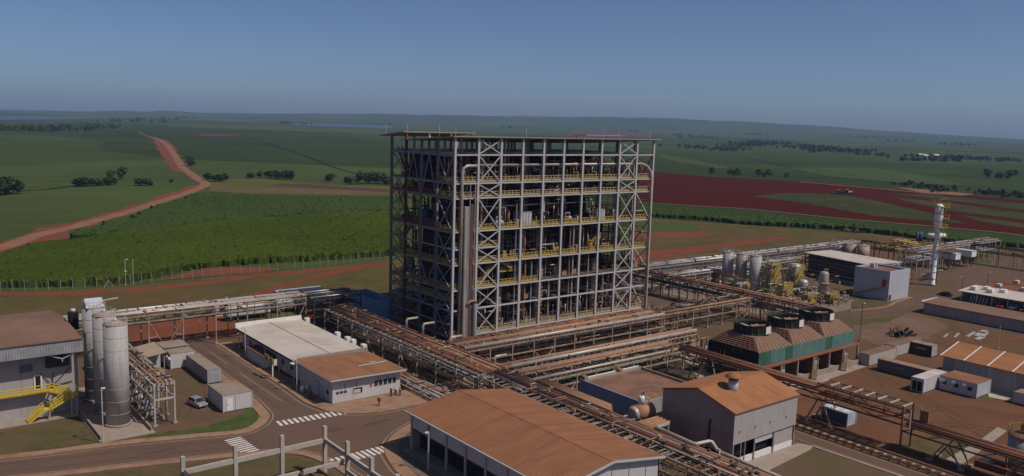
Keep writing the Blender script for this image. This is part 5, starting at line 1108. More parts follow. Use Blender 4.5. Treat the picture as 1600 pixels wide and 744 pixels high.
stair(t, (-78, -4.4, 3.4), (-80.9, -4.4, 1.9), 1.2, BRIGHTY, 'flight'); slab('landing', BRIGHTY, t, [(-82, -5, 1.9), (-80.9, -5, 1.9), (-80.9, -3.8, 1.9), (-82, -3.8, 1.9)], .18)
stair(t, (-82, -4.4, 1.9), (-84.2, -4.4, .1), 1.2, BRIGHTY, 'flight')
for x, y, z in ((-77.1, -4.4, 3.4), (-77.9, -4.4, 3.4), (-77.1, -2.9, 3.4), (-81.2, -4.8, 1.8), (-81.2, -4, 1.8), (-88, -3.2, 4.3), (-95, -3.2, 4.3)): bar('stair_post', STEEL, t, (x, y, 0), (x, y, z), .2)
# silos
t0 = thing('silo_plinth', (-73, -6, 0), 'pale concrete pad with low kerb walls under the three tall silos', 'plinth')
box('slab', CONC, t0, -77, -69, -19.6, 10, 0, .12)
for x in (-76.6, -69.3): box('kerb_wall', CONC, t0, x - .12, x + .12, -18.6, 10, .12, .7)
def silo(x, y, r, z, label, group, m=SILO, top=SILOTOP, seams=8, drum=.5):
    t = thing('silo', (x, y, 0), label, 'silo', group)
    b = MB(); b.lathe(x, y, [(r, .12), (r, z)], 32); b.build('shell', m, t)
    b = MB(); b.lathe(x, y, [(r + .25, .12), (r + .25, .45)], 32); b.build('base_ring', CONC, t)
    b = MB(); b.lathe(x, y, [(r + .04, z), (r + .04, z + .08), (r * .25, z + drum)], 32); b.build('roof_cone', top, t)
    for k in range(1, seams):
        zz_ = z * k / seams; b = MB(); b.lathe(x, y, [(r, zz_), (r + .014, zz_ + .03), (r + .014, zz_ + .07), (r, zz_ + .1)], 32); b.build('seam', m, t)
    b = MB(); b.tube((x, y, z + drum - .1), (x, y, z + drum + .4), .3, n=10); b.build('vent', PALE, t)
    k = MB()
    for i in range(18):
        a0_, a1_ = 2 * math.pi * i / 18, 2 * math.pi * (i + 1) / 18; p = lambda a, h: (x + math.cos(a) * r * .96, y + math.sin(a) * r * .96, z + h)
        k.bar(p(a0_, .1), p(a0_, 1.0), .05); k.bar(p(a0_, 1.0), p(a1_, 1.0), .05)
    k.build('top_rail', STEEL, t)
    return t
for lab, y in (('nearest of the three tall grey silos, beside the lamp post', -12.6), ('middle one of the three tall grey silos', -5.4), ('farthest of the three tall grey silos, with a pale peaked cap', 1.9)):
    s = silo(-72.75, y, 1.8, 16.5, lab, 'tall grey silos at the left')
    if y > 0:
        b = MB(); b.prism([(y - 1.6, 16.6), (y + 1.6, 16.6), (y, 18.0)], 'X', -74.2, -71.4); b.build('cap_roof', WALL_BL, s); bar('outrigger', PALE, s, (-71.5, y, 17.4), (-68.8, y, 17.6), .18)
    pipe('side_pipe', PIPE_GREY, s, [(-70.75, y + .9, .4), (-70.75, y + .9, 16.9), (-71.6, y + .9, 17.2)], .08)
t = thing('bucket_elevator', (-75.2, 6, 0), 'dark narrow elevator shaft behind the farthest tall silo', 'elevator')
box('shaft', DSTEEL, t, -75.6, -74.9, 5.4, 6.4, 0, 14.5); box('head', BLACK, t, -75.9, -74.5, 5.1, 6.7, 12.0, 15.0); b = MB(); b.lathe(-75.2, 5.9, [(.4, 15), (.4, 15.6)], 10); b.build('cap', PALE, t)

# small yard buildings, containers
def container(x0, x1, y0, y1, h, m, label, group=None, cat='container', roofm=None, end=None, doors=True, name='shipping_container'):
    t = thing(name, ((x0 + x1) / 2, (y0 + y1) / 2, 0), label, cat, group)
    box('body', m, t, x0, x1, y0, y1, .12, h); box('roof_sheet', roofm or ROOF_GR, t, x0 - .03, x1 + .03, y0 - .03, y1 + .03, h, h + .06)
    for x in (x0, x1):
        for y in (y0, y1): box('corner_post', m, t, x - .08, x + .08, y - .08, y + .08, 0, h + .08)
    box('bottom_rail', DSTEEL, t, x0, x1, y0, y1, .0, .12)
    alongx = (x1 - x0) > (y1 - y0)
    if doors:
        if alongx:
            for k in (0, 1):
                d = box('door', end or m, t, x0 - .06, x0, y0 + .12 + k * (y1 - y0) / 2, y0 + (k + 1) * (y1 - y0) / 2 - .08, .2, h - .1); bar('lock_bar', STEEL, d, (x0 - .1, y0 + (k + .5) * (y1 - y0) / 2, .3), (x0 - .1, y0 + (k + .5) * (y1 - y0) / 2, h - .2), .06)
        else:
            for k in (0, 1):
                d = box('door', end or m, t, x0 + .12 + k * (x1 - x0) / 2, x0 + (k + 1) * (x1 - x0) / 2 - .08, y0 - .06, y0, .2, h - .1); bar('lock_bar', STEEL, d, (x0 + (k + .5) * (x1 - x0) / 2, y0 - .1, .3), (x0 + (k + .5) * (x1 - x0) / 2, y0 - .1, h - .2), .06)
    return t
container(-54.2, -51.8, .2, 12.4, 2.6, CONT_G, 'grey shipping container with a dusty top beside the left road', roofm=ROOF_GR)
t = container(-57.2, -52.3, -16.4, -9.2, 2.9, WALL_W, 'pale box cabin with a grey roof near the road bend', cat='cabin', name='site_cabin', roofm=ROOF_GR, doors=False)
door(t, 'X', -16.4, -56.6, -55.6, 2.3, -1, WHITE, z0=.15); bar('seam', PALE, t, (-55.1, -16.45, .2), (-55.1, -16.45, 2.9), .07); box('wall_box', PALE, t, -57.45, -57.2, -12.2, -11.6, 1.2, 1.9)
t = container(-57.0, -52.4, 13.1, 22.2, 3.0, WALL_W, 'white walled hut with a stepped grey roof beside the grey container', cat='hut', name='site_hut', roofm=ROOF_GR, doors=False)
for y in (13.4, 14.6):
    a = MB(); a.tube((-57.1, y, 2.1), (-57.45, y, 2.1), .42, n=12); a.build('wall_fan', WHITE, t)
slab('raised_roof', ROOF_GR, t, [(-57.2, 17, 3.4), (-52.2, 17, 3.4), (-52.2, 22.6, 3.3), (-57.2, 22.6, 3.3)], .12)
t = thing('lean_to', (-59.6, 17, 0), 'tilted tan canopy roof over a pale wall left of the hut', 'canopy')
slab('roof', mat('tan_canopy_sheet', (0.36, 0.28, 0.20), 0.8, 0, .1, .5), t, [(-62.6, 12.6, 3.2), (-58.0, 12.2, 3.9), (-58.0, 20.6, 4.0), (-62.6, 21.0, 3.2)], .12)
box('wall', WALL_BL, t, -60.6, -58.2, 15.8, 16, 0, 2.9); 
for x in (-62.3, -58.3):
    for y in (12.9, 20.4): bar('post', STEEL, t, (x, y, 0), (x, y, 3.1 if x < -60 else 3.75), .12)
# right yard containers and cabins
CA = [(66.2, 77.8, -62.4, -60, 2.5, CONT_W, 'dusty white container with an orange brown top nearest the cooling tower'), (78.6, 90.4, -61.6, -59.2, 2.5, CONT_W, 'dusty white container in line behind the one nearest the cooling tower')]
for a in CA: container(*a, 'white containers in line in the right yard', roofm=ROOF_DK)
t = container(85.6, 88.2, -66.5, -60.9 - .8, 2.6, CONT_K, 'charcoal container with a faded pale mark on its long side', roofm=ROOF_GR, end=PALE)
for k in range(6): box('faded_mark', PALE, t, 85.545, 85.57, -65.2 + k * .36, -64.98 + k * .36, 1.45, 1.45 + (.36, .28, .36, .26, .36, .3)[k])
t = container(65.1, 67.5, -77.2, -65, 2.5, CONT_D, 'long dark grey container casting a black shadow in the right yard', roofm=PIPE_TAN)
for k in range(6): box('faded_mark', CONT_G, t, 65.045, 65.07, -70.6 + k * .3, -70.42 + k * .3, 1.45, 1.75)
t = container(57.3, 66.8, -78.5, -76.1, 2.8, WALL_W, 'white portable unit with a pinkish white roof and a dark open end', cat='cabin', name='portable_cabin', roofm=mat('pinkish_white_roof', (0.50, 0.43, 0.41), 0.7), doors=False)
box('open_end', BLACK, t, 57.22, 57.3, -78.2, -76.4, .3, 2.2); bar('end_bar', PALE, t, (57.18, -77.3, .3), (57.18, -77.3, 2.2), .1)
t = container(63.2, 69.2, -85.9, -78.9, 2.8, WALL_BL, 'white portable office with three windows and four wall coolers', cat='cabin', name='portable_office', roofm=ROOF_BRY, doors=False)
for k, y in enumerate((-85.0, -82.4, -80.2)): window(t, 'Y', 63.2, y - .1, y + .8, 1.2, 2.0, -1)
for y in (-83.6, -81.6, -79.6, -79.2): box('cooler', WHITE, t, 62.85, 63.2, y - .3, y + .35, 1.8, 2.3)
container(66.8, 72, -98, -91.2, 2.2, WALL_W, 'white cabin cut off by the right edge of the view', cat='cabin', name='portable_cabin', roofm=ROOF_GR, doors=False)
t = container(26.9, 29.6, -80.4, -75.5, 2.4, mat('pale_blue_cladding', (0.38, 0.42, 0.48), .6), 'blue grey generator container beside the rust brown pipe bridge', cat='generator', name='generator_set', roofm=mat('pale_blue_top', (0.42, 0.45, 0.48), .6), doors=False)
box('side_panel', mat('dark_blue_side', (0.07, 0.08, 0.13), .6), t, 26.84, 26.9, -80.2, -75.7, .25, 2.2); box('exhaust_box', PALE, t, 29.6, 30.6, -79.6, -78.6, 0, 1.1)
for k in range(3): bar('roof_rib', WHITE, t, (27, -79.4 + k * 1.5, 2.5), (29.5, -79.4 + k * 1.5, 2.5), .12)
# brown roofed hall with pale seams
t = thing('storage_hall', (76.5, -90, 0), 'grey walled hall with an orange brown roof divided by pale strips at the right edge', 'hall')
SX0, SX1, SY0, SY1 = 71.5, 84, -112, -75.5
box('wall', WALL_GY, t, SX0, SX0 + .15, SY0, SY1, 0, 4.7); box('end_wall', WALL_GR, t, SX0 + .15, SX1, SY1 - .15, SY1, 0, 4.7); box('end_wall', WALL_GR, t, SX0 + .15, SX1 - .15, SY0, SY0 + .15, 0, 4.7); box('far_wall', WALL_GY, t, SX1 - .15, SX1, SY0, SY1 - .15, 0, 4.7)
xm = (SX0 + SX1) / 2
for k in range(8):
    ya = SY1 + .4 - k * 4.6; yb = ya - 4.5
    slab('roof_panel', ROOF_OR, t, [(SX0 - .5, yb, 4.8), (xm + 1, yb, 6.6), (xm + 1, ya, 6.6), (SX0 - .5, ya, 4.8)], .12); slab('roof_panel', ROOF_OR, t, [(xm + 1.02, yb, 6.6), (SX1 + .5, yb, 4.9), (SX1 + .5, ya, 4.9), (xm + 1.02, ya, 6.6)], .12)
    bar('roof_strip', WHITE, t, (SX0 - .5, ya + .04, 4.83), (xm + 1, ya + .04, 6.63), .22, .1)
    box('wall_rib', PALE, t, SX0 - .05, SX0, ya - .5, ya - .35, 0, 4.7)
# long grey store, white workshop, red roofs
t = thing('long_store', (135, -60, 0), 'long low windowless grey store with a brown roof beside the right road', 'building')
box('wall', WALL_GY, t, 132.2, 141, -100, -41.9, 0, 3.05); slab('roof', ROOF_DK, t, [(131.7, -100, 3.1), (141.6, -100, 3.4), (141.6, -41.4, 3.4), (131.7, -41.4, 3.1)], .14); box('end_cap', WHITE, t, 132, 141.4, -41.39, -41.2, 2.7, 3.45)
t = thing('vehicle_workshop', (166, -52, 0), 'white roofed workshop with a dark open front and parked cars before it', 'building')
box('back_wall', WALL_W, t, 171.8, 172, -80, -38.8, 0, 3); box('end_wall', WALL_W, t, 163.2, 171.8, -39, -38.8, 0, 3)
box('inner_wall', mat('blue_dark_front', (0.10, 0.11, 0.15), .7), t, 163, 163.2, -80, -38.8, 0, 2.8)
slab('roof', ROOF_WH, t, [(160.3, -80, 3.0), (172.2, -80, 3.6), (172.2, -38.4, 3.6), (160.3, -38.4, 3.0)], .16)
for k in range(9): bar('front_post', WHITE, t, (160.8, -39.5 - k * 4.4, 0), (160.8, -39.5 - k * 4.4, 2.9), .16)
for k in range(5): window(t, 'Y', 163, -50 - k * 5.2, -48.4 - k * 5.2, 1.1, 2.1, -1)
for k in range(4): box('roof_cooler', WHITE, t, 164 + (k % 2) * 3, 166 + (k % 2) * 3, -42 - k * 2.4, -40.4 - k * 2.4, 3.35, 4.3)
for k in range(6): bar('white_rack', WHITE, t, (160.2, -42.2 - k * .9, 0), (160.6, -42.6 - k * .9, 2.2), .12)
for lab, x0, x1, y0, y1 in (('red brown roofed block just behind the white roofed workshop', 177, 186, -75, -39.5), ('farther red brown roofed block behind the first red roof', 189, 197, -75, -40)):
    t = thing('red_roofed_block', ((x0 + x1) / 2, (y0 + y1) / 2, 0), lab, 'building')
    box('wall', WALL_W, t, x0 + .3, x1 - .3, y0, y1 - .3, 0, 2.9); gable_roof(t, x0, x1, y0, y1, 2.9, 3.9, 'Y', mat('red_brown_tiles', (0.20, 0.075, 0.045), .85, 0, .12, .3, stripes=('Y', .5, .03)) if 'red_brown_tiles' not in MATS else MATS['red_brown_tiles'], .3)
    for k in range(7): window(t, 'Y', x0 + .3, y1 - 3 - k * 4.5, y1 - 1.6 - k * 4.5, 1.2, 2.2, -1)
    for k in range(3): box('roof_unit', WHITE, t, x0 + 1, x0 + 2.4, y1 - 4 - k * 7, y1 - 2.8 - k * 7, 3.3, 4.1)
# blue-white block and white roofed shed
t = thing('clad_block', (145, -22.5, 0), 'tall pale blue clad block with flat brown roof and a stair on its wall', 'building')
box('front_wall', WALL_BL, t, 138.4, 150.4, -28.2, -28, 0, 9.1); box('left_wall', mat('blue_clad_y', (0.42, 0.42, 0.47), .6, 0, .06, .3, stripes=('Y', .5, .015)), t, 138.4, 138.6, -28, -17, 0, 9.1); box('right_wall', WALL_BL, t, 150.2, 150.4, -28, -17, 0, 9.1); box('back_wall', WALL_BL, t, 138.6, 150.2, -17.2, -17, 0, 9.1)
box('roof', FR, t, 138.6, 150.2, -28, -17.2, 8.3, 8.5); box('roof_kerb', WALL_NV, t, 149, 150.1, -27.9, -17.3, 8.5, 9.0)
bar('wall_stair', CONC, t, (138.2, -17.5, .6), (138.2, -27, 4.2), .3, .5); box('red_cabinet', RED, t, 138, 138.4, -27.2, -26.2, 4.4, 6.4); box('red_hose_box', RED, t, 138.9, 139.6, -28.5, -28.2, .4, 2.0); box('roof_unit', PALE, t, 144, 144.8, -20, -18.6, 8.5, 9.8); box('roof_unit', PALE, t, 145.6, 146.2, -20, -18.6, 8.5, 9.8)
t = thing('open_shed', (160, -2, 0), 'open sided dark shed with a long cream sheet roof behind the blue clad block', 'shed')
slab('roof', ROOF_WH, t, [(153.5, -13, 7.6), (168, -17, 7.9), (171, 11, 7.9), (158.5, 14, 7.6)], .2)
for k in range(6):
    y = -12 + k * 5; x = 154 + k * .9; bar('post', DSTEEL, t, (x, y, 0), (x, y, 7.4), .3); bar('post', DSTEEL, t, (x + 13, y, 0), (x + 13, y, 7.6), .3)
    if k < 5:
        for z in (5.6, 4.4): bar('wall_rail', BROWNST, t, (x - .3, y, z), (x + .6, y + 5, z), .2, .5)
        box('tank_front', mat('dark_blue_cladding', (0.09, 0.09, 0.115), .7) if 'dark_blue_cladding' not in MATS else MATS['dark_blue_cladding'], t, x + 2.6, x + 3.2, y + .1, y + 4.9, 0, 7)
        bar('guard_rail', STEEL, t, (x - 1.2, y, 2.2), (x - .3, y + 5, 2.2), .15); bar('low_wall', CONC, t, (x - .9, y, .5), (x, y + 5, .5), .3, 1)

# ---------------------------------------------------------------- cooling tower
t = thing('cooling_tower', (49.7, -52, 0), 'three cell cooling tower with dark round fan rings, brown hipped tops and faded green panels', 'cooling tower')
CX0, CX1, CY0, CY1, ZB, ZT, ZD = 32.5, 67.0, -58.0, -46.0, 4.2, 6.9, 9.1
cw = (CX1 - CX0) / 3
npn = 36
for k in range(npn):
    x0 = CX0 + (CX1 - CX0) * k / npn; x1 = CX0 + (CX1 - CX0) * (k + 1) / npn
    m = CT_GREEN if k < 4 or (k // 3) % 5 == 3 else CT_TEAL
    o = (k * 7 % 3) * .03
    box('front_panel', m, t, x0 + .02, x1 - .02, CY0 - .12 - o, CY0 - o, ZB, ZT); box('rear_panel', CT_GREEN, t, x0 + .02, x1 - .02, CY1, CY1 + .1, ZB, ZT)
for k in range(12):
    y0 = CY0 + 12 * k / 12
    box('end_louvre', BLACK, t, CX0 - .1, CX0, y0 + .05, y0 + .95, ZB - .2, ZT); box('end_panel', CT_TEAL, t, CX1, CX1 + .1, y0 + .02, y0 + .98, ZB, ZT)
for c in range(3):
    a, b_ = CX0 + cw * c, CX0 + cw * (c + 1); i0, i1 = a + 2.1, b_ - 2.1; yi0, yi1 = CY0 + 2.6, CY1 - 2.6
    for k in range(9):  # sloping hip panels on the sunny side
        u0, u1 = k / 9, (k + 1) / 9 - .012
        slab('hip_panel', CT_ROOF, t, [(a + (b_ - a) * u0, CY0, ZT), (a + (b_ - a) * u1, CY0, ZT), (i0 + (i1 - i0) * u1, yi0, ZD), (i0 + (i1 - i0) * u0, yi0, ZD)], .1)
        slab('hip_panel', CT_ROOF, t, [(i0 + (i1 - i0) * u0, yi1, ZD), (i0 + (i1 - i0) * u1, yi1, ZD), (a + (b_ - a) * u1, CY1, ZT), (a + (b_ - a) * u0, CY1, ZT)], .1)
    for k in range(9):
        u0, u1 = k / 9, (k + 1) / 9 - .012
        for s in (0, 1):
            if s == 0: continue
            xa, xi = b_ - .02, i1
            slab('hip_panel', CT_ROOF, t, [(xa, CY0 + 12 * u0, ZT), (xa, CY0 + 12 * u1, ZT), (xi, yi0 + (yi1 - yi0) * u1, ZD), (xi, yi0 + (yi1 - yi0) * u0, ZD)], .1)
    slab('louvre_backing', DSTEEL, t, [(a + .02, CY0, ZT), (a + .02, CY1, ZT), (i0, yi1, ZD), (i0, yi0, ZD)], .1)
    for k in range(7):
        u = (k + .3) / 7; xa = a + (i0 - a) * u
        bar('hip_batten', PIPE_TAN, t, (xa - .05, CY0 + 2.6 * u + .1, ZT + (ZD - ZT) * u + .12), (xa - .05, CY1 - 2.6 * u - .1, ZT + (ZD - ZT) * u + .1), .2, .16)
    for k in range(9):
        u = (k + .5) / 9; bar('hip_rafter', CT_ROOF, t, (a, CY0 + 12 * u, ZT + .14), (i0, yi0 + (yi1 - yi0) * u, ZD + .12), .2, .14)
    box('fan_deck', CT_ROOF, t, i0, i1, yi0, yi1, ZD - .1, ZD)
    xc, yc = (a + b_) / 2, (CY0 + CY1) / 2
    m_ = MB(); n = 32; R = 3.45
    vs = []
    for r_, z_ in ((R + .12, ZD), (R, ZD + .5), (R, ZD + 1.5), (R + .2, ZD + 1.95), (R + .05, ZD + 1.95), (R - .15, ZD + 1.5), (R - .15, ZD + .5), (R, ZD)):
        vs += [(xc + math.cos(2 * math.pi * i / n) * r_, yc + math.sin(2 * math.pi * i / n) * r_, z_) for i in range(n)]
    m_.add(vs, [(j * n + i, j * n + (i + 1) % n, (j + 1) * n + (i + 1) % n, (j + 1) * n + i) for j in range(7) for i in range(n)], False)
    ring = m_.build('fan_ring', CT_FAN, t)
    for i in range(20):
        a_ = 2 * math.pi * i / 20; p = lambda z: (xc + math.cos(a_) * (R + .1), yc + math.sin(a_) * (R + .1), z); bar('ring_rib', RINGRIB, ring, p(ZD + .05), p(ZD + 1.9), .12, .1)
    b = MB(); b.lathe(xc, yc, [(R - .2, ZD + .02), (R - .2, ZD + .05)], 32); b.build('fan_well', BLACK, t)
    hub = MB(); hub.lathe(xc, yc, [(.55, ZD + .4), (.6, ZD + 1.1), (.3, ZD + 1.5)], 12); hub.build('fan_hub', PIPE_TAN, t)
    for i in range(6):
        a_ = math.pi / 3 * i + .3; bar('fan_blade', PALE, t, (xc + math.cos(a_) * .5, yc + math.sin(a_) * .5, ZD + .95), (xc + math.cos(a_) * 3.3, yc + math.sin(a_) * 3.3, ZD + 1.0), .5, .06)
    bar('drive_shaft', PIPE_TAN, t, (xc, yc, ZD + 1.25), (xc + 3.4, yc - 1.2, ZD + 1.25), .3); box('access_plate', WHITE, t, xc - .5, xc + 1.1, yc - R - .28, yc - R - .2, ZD + .3, ZD + 1.75)
    for k in range(2):
        xp = a + cw * k / 2; box('basin_column', CONC, t, xp, xp + .35, CY0 - 1.4, CY0 - 1.05, 0.05, ZB)
        box('partition', BROWNST, t, xp + .02, xp + .3, CY0 - 1.0, CY1, 0.05, ZB - .02)
        if k == 1: box('basin_panel', PALE, t, xp + .4, xp + 2.6, CY0 - .6, CY0 - .5, .8, ZB - .2)
box('basin_column', CONC, t, CX1 - .35, CX1, CY0 - 1.4, CY0 - 1.05, 0.05, ZB); box('basin_back', BLACK, t, CX0 + .4, CX1, CY1 - 4, CY1 - 3.8, .1, ZB - .1)
box('edge_beam', PIPE_RED, t, CX0 - .3, CX1 + .2, CY0 - 1.5, CY0 - .2, ZB - .22, ZB - .01); box('basin_wall', CONC, t, CX0 + .4, CX1 + .2, CY0 - 2.4, CY0 - 2.15, 0.05, 1.1)
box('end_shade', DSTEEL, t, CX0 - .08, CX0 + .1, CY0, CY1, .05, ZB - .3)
for x in (47, 58): stair(t, (x, CY0 - 3.4, .1), (x + 1.6, CY0 - 2.6, 3.2), .9, YELDARK, 'ladder_stair')
for x in (38, 44): pipe('header', PIPE_TAN, t, [(x - 3, CY1 + 5, 1.2), (x - 3, CY1 + 2, 1.2), (x - 3, CY1 + 2, 5.4), (x - 3, CY1 + .2, 5.4)], .3)

# ---------------------------------------------------------------- process yard on the right
for lab, x, y, m in (('left one of the three dull silos beyond the pipe bridge', 114.5, 12.6, SILO), ('brownish middle one of the three dull silos beyond the pipe bridge', 115.2, 7.9, mat('brownish_silo', (0.30, 0.245, 0.215), .6, .1, .1, .3)), ('right one of the three dull silos beyond the pipe bridge', 116, 3.3, SILO)):
    silo(x, y, 1.75, 11, lab, 'dull silos in the process yard', m, SILOTOP, 5, .25)
def skid(x, y, sx, sy, h, label, seed):
    """open yellow frame holding pots and pipes"""
    r = random.Random(seed); t = thing('process_skid', (x, y, 0), label, 'process skid', 'yellow process skids')
    box('base', CONC, t, x - sx, x + sx, y - sy, y + sy, 0, .2)
    lv_ = [.2] + [h * (k + 1) / 3 for k in range(3)]
    for a in (-1, 1):
        for b in (-1, 1): bar('post', YELDARK, t, (x + a * sx, y + b * sy, .2), (x + a * sx, y + b * sy, h + .9), .22)
    for z in lv_[1:]:
        slab('platform', YELDARK, t, [(x - sx, y - sy, z), (x + sx, y - sy, z), (x + sx, y + sy * .3, z), (x - sx, y + sy * .3, z)], .14)
        walkway_rail(t, (x - sx, y - sy, z), (x + sx, y - sy, z), YELLOW); walkway_rail(t, (x - sx, y - sy, z), (x - sx, y + sy, z), YELLOW)
    for z0, z1 in zip(lv_, lv_[1:]): stair(t, (x - sx * .8, y - sy - .5, z0), (x + sx * .8, y - sy - .5, z1), .8, YELLOW, 'ladder')
    for k in range(3):
        xx, yy = x + r.uniform(-.6, .6) * sx, y + r.uniform(-.2, .6) * sy; b = MB(); rr_ = r.uniform(.5, .9); zt = r.uniform(.5, 1.0) * h
        b.lathe(xx, yy, [(rr_ * .4, .5), (rr_, 1.2), (rr_, zt), (rr_ * .4, zt + .5)], 14); b.build('vessel', r.choice((PIPE_GREY, PALE, PIPE_PALE)), t)
    for k in range(6):
        xx, yy, z = x + r.uniform(-.9, .9) * sx, y + r.uniform(-.9, .9) * sy, r.uniform(1, h); pipe('pipe', r.choice((YELLOW, YELDARK, PIPE_GREY, PIPE_TAN)), t, [(xx, yy, .2), (xx, yy, z), (xx + r.uniform(-2, 2), yy, z), (xx + r.uniform(-2, 2), yy + 1.5, z)], .16)
    return t
skid(97.6, -13.5, 1.5, 1.5, 3.2, 'small yellow skid just behind the left fan ring of the cooling tower', 1)
skid(119, .2, 2.0, 2.2, 8.6, 'tall yellow frame right beside the right dull silo', 2)
skid(126.5, -3.2, 2.0, 2.2, 7.6, 'tall yellow frame between the first yellow frame and the pale dome topped vessel', 3)
skid(113.5, -8.5, 1.8, 1.6, 4.0, 'low yellow skid at the near edge of the process yard, centre', 4)
skid(120.5, -19.5, 1.8, 1.6, 2.6, 'low wide yellow skid left of the blue clad block', 5)
skid(113.0, -17.0, 1.5, 1.4, 2.6, 'low yellow skid in front of the pale vessel', 6)
skid(108.5, 22.5, 2.6, 1.4, 3.0, 'yellow skid behind the brown bridge near the tower', 7)
for lab, x, y, L in (('first tan horizontal vessel counted from the tower, behind the brown bridge', 124, 31, 3), ('tan horizontal vessel with a yellow end behind the brown bridge', 118, 18.5, 3.4), ('pale horizontal vessel nearest the dull silos', 112, 9.5, 3.2), ('cream horizontal vessel in front of the dull silos', 109.5, 3.5, 2.4)):
    t = thing('horizontal_vessel', (x, y, 0), lab, 'vessel', 'horizontal vessels in the process yard')
    b = MB(); b.tube((x, y - L, 2.6), (x, y + L, 2.6), 1.25, n=16); b.build('shell', PIPE_PALE if y < 12 else PIPE_TAN, t)
    for s in (-1, 1):
        b = MB(); b.tube((x, y + s * L, 2.6), (x, y + s * (L + .6), 2.6), 1.22, .5, n=16); b.build('end_dome', YELDARK if s < 0 else PIPE_TAN, t); box('saddle', CONC, t, x - .9, x + .9, y + s * L * .6 - .2, y + s * L * .6 + .2, 0, 1.7)
    walkway_rail(t, (x - .3, y - L, 3.85), (x - .3, y + L, 3.85), YELLOW, .9)
for lab, x, y, r_, h, m in (('pale vertical vessel with a rust capped top left of the white roofed shed', 124.5, -15.2, 1.35, 7.6, PIPE_PALE), ('squat grey dome topped vessel between the yellow frames', 122.5, -9.6, 1.5, 4.4, PIPE_GREY), ('wide grey drum vessel on the far side of the yellow frames', 133, .5, 2.2, 7.0, PIPE_GREY)):
    t = thing('vertical_vessel', (x, y, 0), lab, 'vessel', 'vertical vessels in the process yard')
    b = MB(); b.lathe(x, y, [(r_, .9), (r_, h), (r_ * .8, h + .5), (r_ * .25, h + .8)], 18); b.build('shell', m, t); b = MB(); b.lathe(x, y, [(r_ * .75, .0), (r_ * .75, .9)], 14); b.build('skirt', CONC, t)
    b = MB(); b.lathe(x, y, [(r_ + .02, h * .6), (r_ + .5, h * .62), (r_ + .5, h * .64), (r_ + .02, h * .66)], 18); b.build('platform', YELDARK, t)
    pipe('side_pipe', PIPE_TAN, t, [(x + r_ + .3, y, .1), (x + r_ + .3, y, h + 1.2), (x, y, h + 1.4), (x, y, h + .6)], .16)
for lab, x, y, m in (('left pale tank behind the cream shed roof', 213.5, 31.8, PALE), ('tan middle tank behind the cream shed roof', 214.5, 27, mat('tan_tank', (0.40, 0.30, 0.24), .7)), ('right tan tank behind the cream shed roof', 215.5, 22, MATS['tan_tank'])):
    silo(x - 8, y - 3, 2.3, 6.0, lab, 'small tanks behind the cream roofed shed', m, SILOTOP, 3, .3)
t = thing('ground_pipework', (40, -34, 0), 'brown pipes and valves low on the ground left of the cooling tower', 'pipework')
rq = random.Random(31)
for nm, m, cnt in (('rusty_pipework', PIPE_RED, 40), ('tan_pipework', PIPE_TAN, 40), ('dark_pipework', DSTEEL, 40)):
    b = MB(); clutter(b, 30, 50, -43, -23, 0.04, 2.6, cnt, rq); clutter(b, -8, 26, -27.5, -22.5, 0.04, 2.4, cnt, rq); clutter(b, -6, 26, -35.8, -31.6, 0.04, 2.4, cnt // 2, rq); tag(b.build(nm, m, t), kind='stuff')
t = thing('process_pipework', (115, -2, 0), 'dense low tangle of pipes and valves on the floor of the process yard', 'pipework')
rq = random.Random(77)
for nm, m, cnt in (('grey_pipework', PIPE_GREY, 110), ('tan_pipework', PIPE_TAN, 90), ('yellow_pipework', YELDARK, 60), ('dark_pipework', DSTEEL, 90)):
    b = MB(); clutter(b, 92, 130, -24, 14, 0.03, 4.2, cnt, rq); clutter(b, 150, 196, -14, 24, 0.03, 3.6, cnt // 2, rq); tag(b.build(nm, m, t), kind='stuff')
# tall white column with yellow platforms
t = thing('tall_column', (178.5, -22.2, 0), 'tall white column with a thicker top and yellow platforms', 'column')
x, y = 178.5, -22.2
b = MB(); b.lathe(x, y, [(1.0, 0), (1.0, .6), (.8, .7), (.8, 19.6), (1.3, 20.6), (1.3, 26.6), (.6, 27.3)], 20); b.build('shell', WHITE, t)
for k in range(1, 9): bb = MB(); bb.lathe(x, y, [(.8, k * 2.2), (.9, k * 2.2 + .05), (.9, k * 2.2 + .2), (.8, k * 2.2 + .25)], 16); bb.build('flange', PIPE_PALE, t)
for z in (21.5, 24.0, 26.3): bb = MB(); bb.lathe(x, y, [(1.3, z), (1.42, z + .05), (1.42, z + .25), (1.3, z + .3)], 16); bb.build('flange', YELDARK, t)
for z, a0_ in ((12.5, .2), (16.5, .4), (19.6, -.6), (22.6, .4), (26.4, -.2), (27.2, .9)):
    s = MB()
    for k in range(6):
        a_ = -1.9 + k * .4 + a0_; s.bar((x + math.cos(a_) * 1.0, y + math.sin(a_) * 1.0, z), (x + math.cos(a_) * 3.1, y + math.sin(a_) * 3.1, z), .5, .14); s.bar((x + math.cos(a_) * 3.0, y + math.sin(a_) * 3.0, z), (x + math.cos(a_) * 3.0, y + math.sin(a_) * 3.0, z + 1.1), .1)
        s.bar((x + math.cos(a_) * 3.0, y + math.sin(a_) * 3.0, z + 1.1), (x + math.cos(a_ + .4) * 3.0, y + math.sin(a_ + .4) * 3.0, z + 1.1), .1)
    s.build('platform', YELLOW, t)
l_ = MB()
for s in (-.25, .25): l_.bar((x + 1.9 + s, y - 1.2, 1), (x + 1.9 + s, y - 1.2, 27.6), .07)
for k in range(44): l_.bar((x + 1.65, y - 1.2, 1.2 + k * .6), (x + 2.15, y - 1.2, 1.2 + k * .6), .06)
